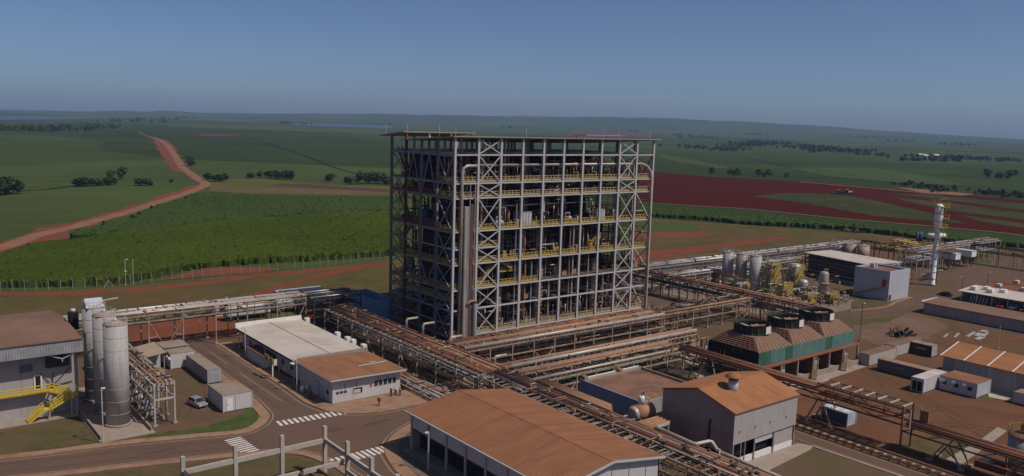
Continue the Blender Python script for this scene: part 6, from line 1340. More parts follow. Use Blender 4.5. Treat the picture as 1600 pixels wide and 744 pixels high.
l_.build('ladder', YELDARK, t); pipe('side_pipe', PIPE_GREY, t, [(x - .4, y - 1.5, .2), (x - .4, y - 1.3, 19)], .14); bar('davit', YELLOW, t, (x, y, 27.2), (x, y, 28.8), .14); bar('davit_arm', YELDARK, t, (x, y, 28.7), (x + 3, y - 1, 29.1), .14)
for k in range(9): bar('dark_bracket', DSTEEL, t, (x + .8, y - .9, 20.6 + k * .65), (x + 1.3, y - 1.4, 20.8 + k * .65), .3, .2)
for lab, x, y in (('white boxy hopper on tangled legs nearest the tall white column', 219.5, -8.4), ('white boxy hopper on tangled legs farther from the tall white column', 233.2, -8.2)):
    t = thing('hopper', (x, y, 0), lab, 'hopper', 'white hoppers behind the tall column')
    box('bin', WHITE, t, x - 2, x + 2, y - 3.4, y + 3.4, 4.0, 6.2); slab('bin_roof', ROOF_WH, t, [(x - 2.1, y - 3.5, 6.35), (x + 2.1, y - 3.5, 6.35), (x + 2.1, y + 3.5, 6.35), (x - 2.1, y + 3.5, 6.35)], .12)
    for a in (-1, 1):
        for b in (-1, 1): bar('leg', PIPE_TAN, t, (x + a * 1.6, y + b * 2.2, 0), (x + a * 1.4, y + b * 1.6, 4), .25)
    for k in range(4): bar('leg_tie', YELDARK if k % 2 else PIPE_GREY, t, (x - 1.5, y - 2 + k, .4 + k * .6), (x + 1.5, y + 2 - k, 1.4 + k * .6), .2)
    b = MB(); b.lathe(x, y, [(.4, .9), (1.4, 4.0)], 10); b.build('chute', PIPE_TAN, t)
t = thing('pipe_manifold', (189, -19, 0), 'dull tangle of low pipework left of the foot of the tall white column', 'pipework')
for k in range(7): bar('post', PIPE_PALE, t, (184.5 + k * 1.6, -15, 0), (184.5 + k * 1.6, -15, 3.4 + k % 2), .2); pipe('pipe', PIPE_TAN if k % 2 else PIPE_GREY, t, [(184.5, -15.4 - k * .4, .8 + k * .4), (195, -15.4 - k * .4, .8 + k * .4)], .16)
t = thing('horizontal_tank', (297, 33, 0), 'long white horizontal tank on saddles beyond the racks', 'tank')
b = MB(); b.tube((293.5, 35.5, 2.7), (301.2, 31.05, 2.7), 1.25, n=16); b.build('shell', WHITE, t); b = MB(); b.tube((301.2, 31.05, 2.7), (301.9, 30.6, 2.7), 1.23, .6, n=16); b.build('end_dome', WHITE, t)
for f in (.2, .8): box('saddle', CONC, t, 293.5 + 7.7 * f - .5, 293.5 + 7.7 * f + .5, 35.5 - 4.45 * f - .5, 35.5 - 4.45 * f + .5, 0, 1.6)
t = thing('blue_tank', (288.5, 40, 0), 'dark blue upright tank beside the long white horizontal tank', 'tank')
b = MB(); b.lathe(290.5, 37.5, [(1.5, 0), (1.5, 4.2), (.4, 4.7)], 16); b.build('shell', mat('dark_blue_tank', (0.03, 0.06, 0.12), .5), t); pipe('side_pipe', PIPE_GREY, t, [(288.8, 37.5, 0), (288.8, 37.5, 4.4)], .12)
rr = random.Random(5)
for i, ((x, y), lab) in enumerate(zip(PT['yellowfar'], ('leftmost patch of stacked yellow pipework beyond the grey racks', 'yellow pipework stack farthest to the right beyond the grey racks', 'near yellow pipework stack beyond the grey racks', 'rear yellow pipework stack beyond the grey racks'))):
    t = thing('yellow_stack', (x, y, 0), lab, 'pipework', 'yellow stacks beyond the grey racks')
    for k in range(7): pipe('pipe', YELDARK if k % 2 else YELLOW, t, [(x - 4, y - 3 + k * .9, .5 + (k % 3) * .7), (x + 4, y - 3 + k * .9, .5 + (k % 3) * .7)], .35)
    for s in (-3, 3): box('sleeper', CONC, t, x + s - .2, x + s + .2, y - 3.4, y + 3, 0, .2); box('stake', YELLOW, t, x + s - .1, x + s + .1, y - 3.5, y - 3.3, 0, 2.4)
# blue walled basin left of the tower
t = thing('blue_basin', (-1.6, 34, 0), 'open topped box basin with deep blue walls beside the left foot of the tower', 'basin')
for a in ((-4.2, -4, 27.6, 41), (0.8, 1, 27.6, 41), (-4, .8, 27.6, 27.8), (-4, .8, 40.8, 41)): box('wall', BLUEBOX, t, a[0], a[1], a[2], a[3], 0, 5.4)
box('liquid', BLACK, t, -4, .8, 27.8, 40.8, .1, 3.2)
for k in range(2):
    b = MB(); b.lathe(-1.8 + k * 1.4, 28.4, [(.35, 5.2), (.35, 6.2), (.1, 6.4)], 10); b.build('vent', PIPE_TAN, t)
t = thing('orange_box', (-17.6, 35.5, 0), 'bright orange box standing under the black gantry', 'box')
box('body', ORANGE, t, -18.6, -16.4, 35, 37.4, .15, 2.6); box('lid', ORANGE, t, -18.7, -16.3, 34.9, 37.5, 2.6, 2.75); box('base', DSTEEL, t, -18.6, -16.4, 35, 37.4, 0, .15); box('door_seam', DSTEEL, t, -18.64, -18.6, 36.1, 36.2, .3, 2.4)
# tank at the lower right
t = thing('round_tank', (32.6, -105.4, 0), 'grey round tank with an orange dusted yellow railed top at the lower right corner', 'tank')
b = MB(); b.lathe(32.8, -105.6, [(2.2, .1), (2.2, 5.3)], 24); b.build('shell', SILO, t); b = MB(); b.lathe(32.8, -105.6, [(2.35, 5.3), (2.35, 5.5), (.5, 6.1)], 24); b.build('roof_cone', TANK_OR, t)
b = MB(); b.lathe(32.8, -105.9, [(.9, 5.8), (1.0, 6.8), (.5, 7.6)], 12); b.build('agitator', YELDARK, t)
for k in range(10):
    a_ = k * 2 * math.pi / 10; bar('rail_post', YELDARK, t, (32.8 + math.cos(a_) * 2.3, -105.6 + math.sin(a_) * 2.3, 5.5), (32.8 + math.cos(a_) * 2.3, -105.6 + math.sin(a_) * 2.3, 6.6), .09)
    a2 = (k + 1) * 2 * math.pi / 10; bar('rail', YELDARK, t, (32.8 + math.cos(a_) * 2.3, -105.6 + math.sin(a_) * 2.3, 6.6), (32.8 + math.cos(a2) * 2.3, -105.6 + math.sin(a2) * 2.3, 6.6), .08)
pipe('drain', PIPE_TAN, t, [(30.5, -105, .5), (29.6, -104.6, .5), (29.6, -104.6, 3.5)], .2)
t = thing('bund_wall', (30, -101, 0), 'low rust brown wall in front of the round tank at the lower right', 'wall')
box('wall', PIPE_RED, t, 28.4, 28.8, -116, -100.6, 0, .9); box('pump_base', CONC, t, 29.2, 31, -102.4, -101, 0, .5)
b = MB(); b.tube((29.4, -101.7, 1), (30.6, -101.7, 1), .45, n=10); b.build('pump', WHITE, t)

# ---------------------------------------------------------------- precast frame in the foreground
t = thing('precast_frame', (-60, -50, 0), 'unfinished frame of bare concrete posts and beams in the foreground', 'frame')
cols = [(-73.6, -48.4), (-66.9, -48.4), (-60.5, -48.4), (-54.2, -48.4), (-54.2, -55.2), (-54.2, -61.8), (-54.2, -68.2), (-54.2, -75)]
for x, y in cols: box('post', CONCP, t, x - .25, x + .25, y - .25, y + .25, 0, 7.0)
for (a, b_) in zip(cols[:4], cols[1:4]):
    box('beam', CONCP, t, a[0] + .25, b_[0] - .25, a[1] - .16, a[1] + .16, 4.6, 5.25)
for (a, b_) in zip(cols[3:], cols[4:]): box('beam', CONCP, t, a[0] - .16, a[0] + .16, b_[1] + .25, a[1] - .25, 4.7, 5.3); box('corbel', CONCP, t, b_[0] - .6, b_[0] - .25, b_[1] - .2, b_[1] + .2, 4.5, 4.7)
box('beam', CONCP, t, -73.76, -73.44, -75, -48.65, 4.6, 5.2); bar('beam_rod', DSTEEL, t, (-73.6, -49, 5.4), (-73.6, -60, 5.3), .12)
for (a, b_) in zip(cols[:3], cols[1:4]): box('low_beam', CONCP, t, a[0] + .25, b_[0] - .25, -54.7, -54.4, 3.6, 4.2)
for k in range(3): bar('rusty_joist', BROWNST, t, (-63.4 + k * 2.6, -54.8, 3.9), (-63.0 + k * 2.6, -62, 3.9), .25, .3)
box('low_beam', CONCP, t, -54.5, -54.3, -62, -55.45, 2.6, 3.2)

# ---------------------------------------------------------------- lamps, poles, sign, fence
def lamp_post(x, y, h, label, group='lamp posts', m=PALE, arm=(1, 0), head=True):
    t = thing('lamp_post', (x, y, 0), label, 'lamp post', group)
    bar('pole', m, t, (x, y, 0), (x, y, h), .16, kind='cyl8'); box('base', CONC, t, x - .25, x + .25, y - .25, y + .25, 0, .25)
    if head: bar('arm', m, t, (x, y, h - .05), (x + arm[0] * 1.2, y + arm[1] * 1.2, h + .15), .1); box('lamp_head', LAMP, t, x + arm[0] * 1.2 - .3, x + arm[0] * 1.2 + .3, y + arm[1] * 1.2 - .18, y + arm[1] * 1.2 + .18, h + .08, h + .24)
    return t
lamp_post(-76.6, -19.8, 8.4, 'slim lamp post in front of the nearest tall silo', arm=(.2, .1))
lamp_post(-42.4, -12.6, 6.0, 'thin lamp post by the corner of the small office', arm=(-.3, 0)); lamp_post(-42.3, 12.8, 6.4, 'thin lamp post by the brown topped porch', arm=(-.3, 0)); lamp_post(-41.6, -55.6, 5.6, 'slim lamp post before the shaded front of the brown hall', arm=(-.3, 0))
lamp_post(-57.8, -20.5, .1 + 5.5, 'slim lamp post by the green verge at the road bend', arm=(.3, 0)) if 0 else None
lamp_post(85.4, -49.4, 9.1, 'dark lamp mast with a floodlight head right of the cooling tower', m=DSTEEL, arm=(.5, 0)); lamp_post(166, -37.2, 6.2, 'dark wooden looking lamp mast at the corner of the workshop', m=DSTEEL, arm=(0, .5)); lamp_post(107.8, -71.7, 5.6, 'plain pale pole in the open dirt yard by the footings', head=False); lamp_post(182, -38, 6.5, 'dark mast between the red roofs and the asphalt yard', m=DSTEEL, arm=(.4, 0))
lamp_post(-68.9, 8, 10.5, 'thin tube mast rising beside the farthest tall silo', m=DSTEEL, head=False)
for (x, y), lab in zip(PT['lightpoles'], ('tall pale light pole at the fence with two small lamps', 'plain dark pole right of the light pole at the fence')):
    t = lamp_post(x, y, 7.4, lab, 'poles at the field fence', arm=(.4, 0), head='light' in lab and 'two' in lab)
    if 'two' in lab: box('lamp_head', LAMP, t, x - .25, x + .25, y - .25, y - .1, 4.0, 4.3)
    else: bar('crossarm', DSTEEL, t, (x - 1.2, y, 3.6), (x + .4, y, 3.9), .1)
t = thing('road_sign', (-43, -1.6, 0), 'two tier yellow sign boards on a white post before the cream roofed building', 'sign')
bar('post', WHITE, t, (-42.6, -2, .1), (-42.6, -2, 3.6), .22)
b = box('board', YELLOW, t, -43.4, -43.3, -2.0, -.1, 3.1, 4.4); b2 = box('board', YELLOW, t, -43.2, -43.1, -4.0, -2.2, 2.8, 4.1); box('board_edge', mat('white_sign_edge', (0.6, .58, .5), .6), t, -43.3, -42.5, -3.9, -3.8, 2.8, 4.0); bar('board_arm', WHITE, t, (-43.2, -2.05, 3.3), (-42.6, -2, 3.3), .12)
for k in range(3): box('marking', mat('dark_sign_print', (0.10, 0.07, .02), .7) if 'dark_sign_print' not in MATS else MATS['dark_sign_print'], b, -43.42, -43.405, -1.7 + k * .5, -1.4 + k * .5, 3.5, 3.9)
t = thing('waste_bin', (-41.6, -13.6, .12), 'pair of pale rounded bins against the shaded wall by the office', 'bin')
for k in range(2):
    b = MB(); b.lathe(-41.7 + k * .9, -13.4, [(.35, .13), (.42, .9), (.3, 1.25)], 10); b.build('bin_body', WHITE, t)
FM = mat('pale_fence_post', (0.27, 0.235, 0.19), .9)
t = thing('field_fence', (FENCE[len(FENCE) // 2][0], FENCE[len(FENCE) // 2][1], 0), 'long wire fence on pale concrete posts along the cane field', 'fence')
d_ = 0; prev = Vector(FENCE[0]); pts_ = [prev.copy()]
for q in FENCE[1:]:
    q = Vector(q)
    while (q - prev).length >= 3.0: prev = prev + (q - prev).normalized() * 3.0; pts_.append(prev.copy())
for p in pts_:
    bar('post', FM, t, (p.x, p.y, 0), (p.x, p.y, 2.5), .13); bar('post_tip', FM, t, (p.x, p.y, 2.5), (p.x - .25, p.y + .3, 2.9), .11)
w_ = MB()
for z in (.5, 1.1, 1.7, 2.3):
    for a, b_ in zip(pts_, pts_[1:]): w_.bar((a.x, a.y, z), (b_.x, b_.y, z), .025)
tag(w_.build('wire', mat('fence_wire', (0.3, 0.3, 0.3), .5, .6), t), kind='stuff')
p = pts_[len(pts_) // 3]; bar('brace', FM, t, (p.x - 1.2, p.y - .6, 0), (p.x, p.y, 1.8), .14); bar('brace', FM, t, (p.x + 1.2, p.y - .6, 0), (p.x, p.y, 1.8), .14)

# ---------------------------------------------------------------- vehicles
def car(x, y, ang, m, label, group=None, cat='car', name='parked_car', L=4.2, W=1.72, H=1.45):
    t = thing(name, (0, 0, 0), label, cat, group)
    sec = [(-L / 2, .35, .55, .86), (-L / 2 + .15, .28, .86, .95), (-L * .28, .25, .95, 1), (L * .18, .25, .93, 1), (L * .40, .26, .80, .97), (L / 2 - .05, .30, .68, .88), (L / 2, .36, .56, .8)]
    vs, fs = [], []
    for px, zl, zh, k in sec:
        w = W / 2 * k; vs += [(px, -w, zl), (px, -w * 1.0, zh - .12), (px, -w * .86, zh), (px, w * .86, zh), (px, w * 1.0, zh - .12), (px, w, zl)]
    for i in range(len(sec) - 1):
        for j in range(6): fs.append((i * 6 + j, i * 6 + (j + 1) % 6, (i + 1) * 6 + (j + 1) % 6, (i + 1) * 6 + j))
    fs += [tuple(range(5, -1, -1)), tuple(range((len(sec) - 1) * 6, len(sec) * 6))]
    b = MB(); b.add(vs, fs)
    top = [(-L * .40, .93), (-L * .30, H - .04), (-L * .02, H), (L * .08, H - .06), (L * .26, .9)]
    vs = []
    for px, z in top:
        w = W / 2 * (.93 if z < 1 else .74); vs += [(px, -w, z), (px, w, z)]
    b.add(vs, [(2 * i, 2 * i + 2, 2 * i + 3, 2 * i + 1) for i in range(4)] + [(0, 2, 4, 6, 8), (9, 7, 5, 3, 1), (0, 1, 9, 8)])
    body = b.build('body', m, t)
    b = MB(); b.add([(L * .255, -.70, .93), (L * .255, .70, .93), (L * .10, .56, H - .11), (L * .10, -.56, H - .11)], [(0, 1, 2, 3)]); b.v = [(v[0] + .03, v[1], v[2] + .03) for v in b.v]; b.build('windscreen', GLASS, t)
    b = MB(); b.add([(-L * .405, .68, .99), (-L * .405, -.68, .99), (-L * .315, -.56, H - .1), (-L * .315, .56, H - .1)], [(0, 1, 2, 3)]); b.v = [(v[0] - .03, v[1], v[2]) for v in b.v]; b.build('rear_window', GLASS, t)
    for s in (-1, 1):
        b = MB(); b.add([(-L * .36, s * W * .46, .97), (L * .21, s * W * .46, .96), (L * .07, s * W * .385, H - .1), (-L * .28, s * W * .385, H - .08)], [(0, 1, 2, 3)]); b.v = [(v[0], v[1] + s * .025, v[2]) for v in b.v]; b.build('side_window', GLASS, t)
        box('headlight', LAMP, t, L / 2 - .12, L / 2 + .02, s * .62 - .17, s * .62 + .17, .6, .74); box('tail_light', LAMPR, t, -L / 2 - .02, -L / 2 + .1, s * .64 - .14, s * .64 + .14, .66, .84); box('mirror', m, t, L * .17, L * .22, min(s * .86, s * 1.0), max(s * .86, s * 1.0), .95, 1.07)
        for px in (-L * .3, L * .31):
            b = MB(); b.tube((px, s * (W / 2 - .2), .31), (px, s * (W / 2 + .01), .31), .31, n=14); wv = b.build('wheel', TYRE, t); b = MB(); b.tube((px, s * (W / 2 + .005), .31), (px, s * (W / 2 + .025), .31), .19, n=10); b.build('rim', CHROME, wv)
    Mx = Matrix.Translation((x, y, 0.02)) @ Matrix.Rotation(math.radians(ang), 4, 'Z'); t.matrix_basis = Mx
    return t
car(-59.6, -10.4, -78, CAR_S, 'silver hatchback parked alone on the left yard')
car(161.2, -51.2, 180, CAR_R, 'bright red car parked at the white workshop'); car(162.0, -54.2, 175, CAR_W, 'white car beside the red one at the workshop'); car(161.0, -57.6, 180, CAR_M, 'maroon car cut by the right edge at the workshop')
car(163.5, -33.4, 95, CAR_K, 'black car on the road junction near the long grey store'); car(161.6, -32.6, 95, CAR_W, 'white car behind the black one at the junction') if 0 else None
for lab, x, y, c in (('white pickup parked in the far right vehicle lot, nearest the dark bridge', 320, 12, CAR_W), ('silver car in the far right vehicle lot', 327, 5, CAR_S), ('white car in the middle of the far right vehicle lot', 334, -2, CAR_W), ('dark car in the far right vehicle lot', 330, -8, CAR_K), ('white car at the far end of the far right vehicle lot', 341, -14, CAR_W), ('silver car at the far end of the far right vehicle lot', 345, -22, CAR_S), ('grey car by the field in the far right vehicle lot', 352, -10, CAR_S), ('white van like car at the left of the far right vehicle lot', 309, 17, CAR_W)):
    car(x, y, 20, c, lab, 'vehicles in the far right lot', L=5.0, H=1.8)
def tractor(x, y, ang, label, m):
    t = thing('tractor', (0, 0, 0), label, 'tractor', 'machines on the ploughed field')
    b = MB(); b.box(-.4, 3.4, -.7, .7, 1.2, 2.3); b.box(2.9, 3.5, -.6, .6, 1.0, 2.1); b.build('hood', m, t); box('cab', GLASS, t, -2.0, -.2, -.95, .95, 1.5, 3.4); box('cab_roof', CAR_W, t, -2.15, -.05, -1.05, 1.05, 3.4, 3.6)
    for s in (-1, 1):
        for px, r_ in ((-1.4, 1.0), (2.6, .7)):
            b = MB(); b.tube((px, s * .9, r_), (px, s * 1.5, r_), r_, n=14); b.build('wheel', TYRE, t)
    bar('exhaust', DSTEEL, t, (.8, .4, 2.3), (.8, .4, 3.4), .12); box('implement', DSTEEL, t, -6.5, -3, -2.2, 2.2, .3, 1.3); bar('drawbar', DSTEEL, t, (-3, 0, .8), (-1.8, 0, .8), .2)
    t.matrix_basis = Matrix.Translation((x, y, .1)) @ Matrix.Rotation(math.radians(ang), 4, 'Z'); return t
tractor(*PT['tractor'][0], -40, 'dark machine on the left of the pair working the ploughed red field', CAR_K); tractor(*PT['tractor'][1], -40, 'white and dark machine on the right of the pair on the ploughed red field', CAR_W)
def trailer(x, y, L, label):
    t = thing('truck_trailer', (x, y, 0), label, 'trailer', 'tarped trailers behind the long rack')
    box('deck', DSTEEL, t, x - L / 2, x + L / 2, y - 1.25, y + 1.25, 1.0, 1.3)
    b = MB(); pr = [(y - 1.25, 1.3), (y + 1.25, 1.3), (y + 1.25, 3.1), (y + .5, 3.7), (y - .5, 3.7), (y - 1.25, 3.0)]; b.prism(pr, 'X', x - L / 2, x + L / 2); b.build('tarp', TARP, t)
    for k in range(5): xx = x - L / 2 + L * (k + .5) / 5; b = MB(); b.prism([(p[0] * 1.0 + (p[0] - y) * .03, p[1] + .03) for p in pr], 'X', xx - .06, xx + .06); b.build('strap', PALE, t)
    for xx in (x - L / 2 + 1.2, x + L / 2 - 2.4, x + L / 2 - 1.2):
        for s in (-1, 1):
            b = MB(); b.tube((xx, y + s * .8, .5), (xx, y + s * 1.2, .5), .5, n=12); b.build('wheel', TYRE, t)
    return t
trailer(-29, 46.5, 11, 'grey tarped trailer behind the long pale rack, left one'); trailer(-15, 48.5, 12, 'grey tarped trailer nearer the black gantry behind the rack'); trailer(-10.5, 58, 13, 'long white topped trailer standing farthest back on the grass behind the rack')
t = thing('site_hut', (-31, 53, 0), 'small white roofed hut behind the tarped trailers', 'hut'); box('wall', WALL_W, t, -35, -28, 52, 55, 0, 2.5); slab('roof', ROOF_WH, t, [(-35.4, 51.6, 2.6), (-27.6, 51.6, 2.6), (-27.6, 55.4, 2.9), (-35.4, 55.4, 2.9)], .12); 
for k in range(3): window(t, 'X', 52, -34 + k * 2.2, -33 + k * 2.2, 1.1, 1.9, -1)
rr = random.Random(9)
t = thing('scrap_heap', (99.6, -52, 0), 'dark heap of scrap machine frames in the open right yard', 'scrap heap')
for k in range(26):
    x, y = 99.6 + rr.uniform(-3, 3), -52 + rr.uniform(-2.2, 2.2); z = max(.2, 2.6 - .8 * math.hypot(x - 99.6, y + 52)) 
    bar('scrap_bar', (BROWNST, DSTEEL, PIPE_TAN)[k % 3], t, (x, y, .05), (x + rr.uniform(-1.6, 1.6), y + rr.uniform(-1.6, 1.6), z + rr.uniform(.1, .7)), rr.uniform(.12, .4))
b = MB()
for s in (-1, 1): b.tube((98 + s, -52.5, .7), (98.3 + s, -52.5, .7), .7, n=12)
b.build('old_wheel', TYRE, t)
for (x, y), lab in zip(PT['misc'], ('dark shrub sized spoil pile on the far grass, leftmost of five', 'grey pile right of the dark one on the far grass', 'brown pile in the middle of the far grass piles', 'dark pile fourth along the far grass', 'brown pile at the right end of the far grass piles')):
    t = thing('spoil_pile', (x, y, 0), lab, 'pile', 'piles on the far grass'); q = MB(); q.lathe(x, y, [(2.6, -.05), (1.7, .8), (.7, 1.5), (.1, 1.7)], 9); q.build('heap', DSTEEL if 'dark' in lab else PALEDIRT, t)
    bar('log', BARK, t, (x - 3, y, .2), (x + 2.5, y - 1.8, .7), .4)

# ---------------------------------------------------------------- people
def skin_obj(name, m, verts, edges, rad, par, root=0):
    me = bpy.data.meshes.new(name); me.from_pydata(verts, edges, []); me.update(); me.materials.append(m)
    o = setup(bpy.data.objects.new(name, me), Matrix.Identity(4), par)
    s = o.modifiers.new('skin', 'SKIN'); s.use_smooth_shade = True
    for i, r in enumerate(rad): me.skin_vertices[0].data[i].radius = (r, r); me.skin_vertices[0].data[i].use_root = (i == root)
    u = o.modifiers.new('sub', 'SUBSURF'); u.levels = 1; u.render_levels = 1
    return o
def person(x, y, ang, label, shirt, trousers, vest=None, helmet=None, stride=.0, arm=0.0, z=0.12):
    t = thing('person', (0, 0, 0), label, 'person', 'people by the small office')
    s = stride
    J = {'pel': (0, 0, .93), 'ch': (.02, 0, 1.25), 'nk': (.02, 0, 1.44), 'hd': (.04, 0, 1.56), 'top': (.03, 0, 1.68)}
    for k, sg in (('l', 1), ('r', -1)):
        J['hip' + k] = (0, .10 * sg, .88); J['kn' + k] = (s * sg * .5 + .04, .11 * sg, .48); J['an' + k] = (s * sg, .11 * sg, .08); J['to' + k] = (s * sg + .16, .12 * sg, .04)
        J['sh' + k] = (.02, .19 * sg, 1.37); J['el' + k] = (-s * sg * .5 + arm * .18, .25 * sg, 1.12 + arm * .06); J['wr' + k] = (-s * sg * .9 + .06 + arm * .38, .24 * sg, .90 + arm * .24); J['ha' + k] = (-s * sg * .95 + .08 + arm * .46, .235 * sg, .81 + arm * .30)
        for f in range(4): J['f%d' % f + k] = (-s * sg + .04 + .03 * f + arm * .50, (.225 - .004 * f) * sg, .725 - .008 * (f == 1) + arm * .33)
        J['th' + k] = (-s * sg + .14 + arm * .48, .21 * sg, .79 + arm * .30)
    R = {'pel': .13, 'ch': .15, 'nk': .055, 'hd': .095, 'top': .075}
    for k in 'lr':
        R.update({'hip' + k: .095, 'kn' + k: .062, 'an' + k: .042, 'to' + k: .038, 'sh' + k: .07, 'el' + k: .046, 'wr' + k: .03, 'ha' + k: .036, 'th' + k: .011})
        for f in range(4): R['f%d' % f + k] = .009
    N = list(J); I = {n: i for i, n in enumerate(N)}
    E_ = [('pel', 'ch'), ('ch', 'nk'), ('nk', 'hd'), ('hd', 'top')]
    for k in 'lr': E_ += [('pel', 'hip' + k), ('hip' + k, 'kn' + k), ('kn' + k, 'an' + k), ('an' + k, 'to' + k), ('ch', 'sh' + k), ('sh' + k, 'el' + k), ('el' + k, 'wr' + k), ('wr' + k, 'ha' + k), ('ha' + k, 'th' + k)] + [('ha' + k, 'f%d' % f + k) for f in range(4)]
    skin_obj('body', SKIN, [J[n] for n in N], [(I[a], I[b]) for a, b in E_], [R[n] for n in N], t)
    def garment(name, m, names, edges, extra):
        ii = {n: i for i, n in enumerate(names)}; skin_obj(name, m, [J[n] for n in names], [(ii[a], ii[b]) for a, b in edges], [R[n] + extra for n in names], t)
    garment('shirt', shirt, ['ch', 'pel', 'nk', 'shl', 'ell', 'wrl', 'shr', 'elr', 'wrr'], [('ch', 'pel'), ('ch', 'nk'), ('ch', 'shl'), ('shl', 'ell'), ('ell', 'wrl'), ('ch', 'shr'), ('shr', 'elr'), ('elr', 'wrr')], .02)
    garment('trousers', trousers, ['pel', 'hipl', 'knl', 'anl', 'hipr', 'knr', 'anr'], [('pel', 'hipl'), ('hipl', 'knl'), ('knl', 'anl'), ('pel', 'hipr'), ('hipr', 'knr'), ('knr', 'anr')], .025)
    if vest: garment('vest', vest, ['ch', 'pel', 'shl', 'shr'], [('ch', 'pel'), ('ch', 'shl'), ('ch', 'shr')], .045)
    b = MB(); b.lathe(.03, 0, [(.13, 1.62), (.125, 1.68), (.08, 1.75), (.02, 1.77)], 12)
    if helmet: b.box(.08, .2, -.08, .08, 1.615, 1.635)
    b.build('helmet' if helmet else 'hair', helmet or HAIR, t)
    for k in 'lr':
        a = Vector(J['an' + k]); q = MB(); q.box(a.x - .09, a.x + .2, a.y - .055, a.y + .055, 0, .1); q.build('boot', DSTEEL, t)
    q = MB(); q.box(.125, .15, -.015, .015, 1.55, 1.58); q.build('nose', SKIN, t)
    t.matrix_basis = Matrix.Translation((x, y, z)) @ Matrix.Rotation(math.radians(ang), 4, 'Z'); return t
person(-42.3, -17.9, -70, 'person in dark clothes standing at the kerb by the office corner, left one', NAVY, NAVY, None, None, .1)
person(-41.9, -18.6, 160, 'person in a pale shirt beside the one in dark clothes at the kerb', GREYC, NAVY, None, HELM_W, .05)
person(-33.9, -27.7, 200, 'person in brown clothes and a yellow helmet walking across the forecourt', BROWNC, BROWNC, None, HELM_Y, .22)
person(-28.6, -24.3, 120, 'person in a lime vest and white helmet, left of the office wall pair', GREYC, NAVY, HIVIS, HELM_W, .05, .6)
person(-28.0, -24.9, 150, 'person in a lime vest and yellow helmet, right of the office wall pair', GREYC, NAVY, HIVIS, HELM_Y, .1, .3)
person(-29.6, -24.4, 20, 'person in dark blue bending slightly left of the two lime vests', BLUEC, NAVY, None, HELM_W, .15, .8)

# ---------------------------------------------------------------- trees and woods
def crown_mesh(name, r, W, H, n, leaf, m):
    b = MB(); lobes = [(r.uniform(-.28, .28) * W, r.uniform(-.28, .28) * W, H * r.uniform(.35, .7), r.uniform(.24, .38) * W, r.uniform(.2, .34) * H) for _ in range(7)]
    for _ in range(n):
        lx, ly, lz, lw, lh = r.choice(lobes); v = Vector((r.gauss(0, 1), r.gauss(0, 1), r.gauss(0, 1))).normalized() * (r.random() ** .35)
        c = Vector((lx + v.x * lw, ly + v.y * lw, max(lz + v.z * lh, H * .08))); s = leaf * r.uniform(.6, 1.4)
        a = Vector((r.uniform(-1, 1), r.uniform(-1, 1), r.uniform(-.6, .6))).normalized() * s; d = Vector((r.uniform(-1, 1), r.uniform(-1, 1), r.uniform(-1, 1))).normalized() * s
        b.add([c - a - d * .3, c + a * .2 - d, c + a + d * .3, c - a * .2 + d], [(0, 1, 2, 3)])
    return b.mesh(name, m)
def trunk_mesh(name, r, H, W):
    b = MB(); b.path([(0, 0, -.2), (.1, 0, H * .25), (.25, .1, H * .55)], max(.16, H * .035), 7)
    for k in range(4):
        a = k * 1.6 + r.random(); b.tube((.1, .03, H * (.22 + .06 * k)), (math.cos(a) * W * .25, math.sin(a) * W * .25, H * (.5 + .06 * k)), H * .022, H * .008, n=5)
    return b.mesh(name, BARK)
CR = []; r_ = random.Random(21)
for k in range(5):
    W, H = ((8, 7), (6, 6.5), (10, 6), (7, 9), (5, 4))[k]
    CR.append((crown_mesh('crown', r_, W, H, 620, .55, LEAF if k % 2 == 0 else LEAF2), trunk_mesh('trunk', r_, H, W)))
def tree(x, y, s, k, label, group=None, name='bushy_tree', cat='tree', sz=None):
    t = thing(name, (x, y, 0), label, cat, group)
    for nm, me in (('crown', CR[k][0]), ('trunk', CR[k][1])): setup(bpy.data.objects.new(nm, me), Matrix.Translation((x, y, height(x, y))) @ Matrix.Rotation(k * 1.7 + x, 4, 'Z') @ Matrix.Diagonal((s, s, sz or s, 1)), t)
    return t
BL = PT['bush_l']
bl = ['big dark tree at the left edge of the cane, middle one', 'dark tree right of the big one at the left edge', 'dark tree cut by the left edge of the view', 'low olive clump at the left end of the long thicket', 'low clump second from the left in the long thicket', 'low clump in the middle of the long thicket', 'low clump at the right end of the long thicket', 'round dark tree standing behind the long thicket', 'round tree farther right behind the long thicket', 'small round bush between the thicket and the lone bush', 'dark lone bush nearest the thicket, left half', 'dark lone bush nearest the thicket, right half', 'low dark tree at the left end of the row beyond the scrub', 'second dark tree from the left in the row beyond the scrub', 'third dark tree in the row beyond the scrub', 'fourth dark tree in the row beyond the scrub', 'fifth and tallest dark tree in the row beyond the scrub', 'dark tree at the right end of the row beyond the scrub', 'lone small dark tree right of the row beyond the scrub', 'low tree first left of the tower in its clump', 'tree second left of the tower clump', 'dark tree in the middle of the clump left of the tower', 'large dark tree right in the clump left of the tower', 'dark tree touching the tower edge behind the field', 'dark spreading tree at the bend of the dirt road', 'low dark tree right of the bend of the dirt road', 'thin dark tree left of the dirt road bend', 'bare looking tree beside the upper dirt road', 'second bare looking tree up the dirt road', 'small bush left of the dirt road']
sc = [1.7, 1.5, 1.5, 1.3, 1.2, 1.3, 1.2, 1.2, 1.1, .9, 1.1, 1.05, .9, .95, 1.0, 1.1, 1.25, 1.1, 1.0, 1.1, 1.2, 1.4, 1.6, 1.5, 1.2, 1.0, .9, 1.1, 1.0, .6]
for i, ((x, y), lab) in enumerate(zip(BL, bl)): tree(x, y, sc[i], (0, 1, 0, 2, 2, 4, 2, 1, 3, 1, 2, 4)[i % 12], lab, 'trees among the cane fields', sz=sc[i] * (.8 if i in (3, 4, 5, 6, 10, 11, 12, 24) else 1.0))
